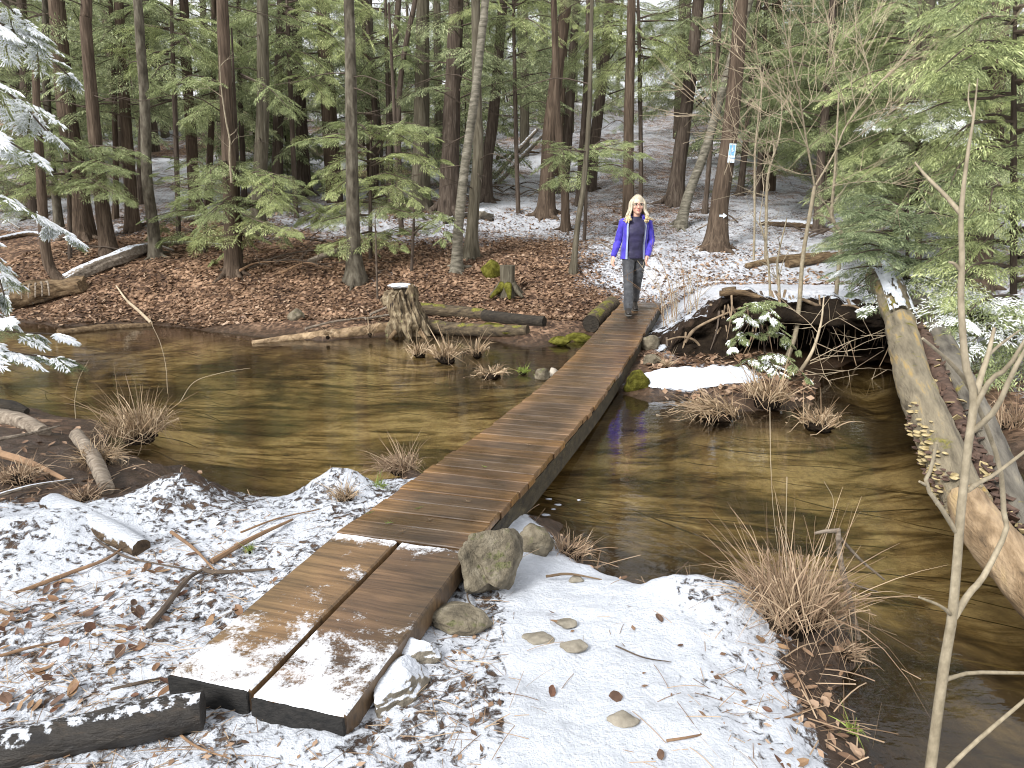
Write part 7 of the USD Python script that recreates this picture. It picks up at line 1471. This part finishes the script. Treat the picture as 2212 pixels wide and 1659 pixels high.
cl_ = sstep(pts[:, 0], -0.25, 0.1) * (1 - sstep(pts[:, 0], 0.30, 0.75))
k = (d_ > 0.0) & ~((nr > -0.02) & (nr < BW + 0.03) & (sr > 1.9)) & (rng.random(n) > cl_ * 0.95) & ((pts[:, 0] < 0) | (rng.random(n) < 0.45))
pts = pts[k]; n = len(pts)
P, q = leaf_shapes(pts[:, 0], pts[:, 1], height(pts[:, 0], pts[:, 1]) + 0.004, rng.uniform(0.004, 0.015, n), rng)
f = (np.arange(n)[:, None, None] * 15 + np.array([[0, 2, 8], [0, 8, 6], [6, 8, 14], [6, 14, 12]])[None]).reshape(-1, 3)
us, inv = np.unique(f, return_inverse=True)
lt = obj("leaf_crumbs", (P.reshape(-1, 3)[us], inv.reshape(-1, 3)), dead_leaf, kind="stuff", isl=6); tag(lt, "crumbled leaves scattered over the near snow", "leaves")
n = 1500
a_ = rng.uniform(0, 2 * np.pi, n); k = rng.integers(0, len(pts), n)
st = pts[k] + np.stack([rng.normal(0, 0.08, n), rng.normal(0, 0.08, n), 0 * a_], 1); st[:, 2] = height(st[:, 0], st[:, 1]) + 0.004
dv = np.stack([np.cos(a_), np.sin(a_), rng.uniform(0, 0.25, n)], 1)
ok = shore_dist(st[:, 0], st[:, 1]) > 0.02; st, dv, n = st[ok], dv[ok], int(ok.sum())
vv, ff = ribbons(st, dv, rng.uniform(0.03, 0.16, n), 0.0022, rng.uniform(0, 2.5, n), rng, 4, False)
tl = obj("twig_litter", (vv, ff), straw_red, kind="stuff", isl=10); tag(tl, "thin twigs and stems strewn over the near snow", "twigs")
# wet mud litter: stems and leaves along the near shore
n = 2600; u_, v_ = rng.uniform(0, 2000, n), rng.uniform(860, 1680, n); pts = np.array([at_z(a, b, 0.05) for a, b in zip(u_, v_)]); d_ = shore_dist(pts[:, 0], pts[:, 1])
mudz = (pts[:, 0] < -1.45) & (pts[:, 1] > 3.4)
k = (pts[:, 1] < 5.2) & (((d_ > -0.05) & (d_ < 0.20)) | (mudz & (d_ > -0.02))); pts = pts[k]; n = len(pts)
pts[:, 2] = np.maximum(height(pts[:, 0], pts[:, 1]), -0.01) + 0.008; a_ = rng.uniform(0, 2 * np.pi, n)
h_ = n // 2
vv, ff = ribbons(pts[:h_], np.stack([np.cos(a_[:h_]), np.sin(a_[:h_]), rng.uniform(0, 0.4, h_)], 1), rng.uniform(0.06, 0.26, h_), 0.004, rng.uniform(0, 1.5, h_), rng, 4, False)
tl = obj("stem_litter", (vv, ff), straw_red, kind="stuff", isl=10); tag(tl, "broken brown stems along the muddy near shore", "stems")
P, q = leaf_shapes(pts[h_:, 0], pts[h_:, 1], pts[h_:, 2], rng.uniform(0.010, 0.03, n - h_), rng)
qq = (np.arange(n - h_)[:, None, None] * 15 + q[None]).reshape(-1, 4)
tl = obj("shore_leaves", (P.reshape(-1, 3), qq), dead_leaf, kind="stuff", isl=15); tag(tl, "wet brown leaves along the muddy near shore", "leaves")
# small crumbs and snow specks on the bridge deck
for i, (u, v) in enumerate([(840, 1132), (930, 1125), (905, 1100), (1010, 1085), (1045, 1010), (1140, 962), (1075, 1160), (870, 1150), (800, 1110)]):
    zq = 0.33
    for _ in range(6):
        p = at_z(u, v, zq); zq = float(np.interp((p[:2] - np.array([BAX, 0])) @ BD, _ss, _zz))
    w_ = tag(obj("fallen_sprig", cat_mesh([tube([p + (0, 0, 0.005), p + (0.02 * math.cos(i + j), 0.02 * math.sin(i * 2 + j), 0.009)], [0.0016, 0.0008], 4, 3) for j in range(5)]), straw if i % 2 else grass_green), ["pale sprig on the last planks before the ramp", "straw crumb on the third plank from the ramp", "green crumb on the deck near the left edge", "straw crumb in the deck's middle near the ramp", "dry crumb where the deck narrows toward the water", "tiny dry sprig halfway along the deck", "sprig at the ramp's upper right corner", "straw sprig near the ramp's upper left corner", "small pale sprig at the deck's left edge"][i], "sprig")
# foam and ice flakes on the dark water by the bridge
for i, (u, v, s) in enumerate([(1185, 1078, .02), (1205, 1090, .022), (1196, 1100, .014), (1180, 1112, .026), (1250, 1080, .012)]):
    p = at_z(u, v, 0.003); w_ = tag(obj("ice_flake", lump(p, (s, s * 0.7, 0.003), i, 0.5, 3, 2), snow_mat), ["upper left ice flake on the dark water by the bridge", "middle ice flake on the dark water by the bridge", "small ice flake below the middle one by the bridge", "largest ice flake on the dark water, nearest the bridge", "farthest right ice flake on the dark water"][i], "ice")
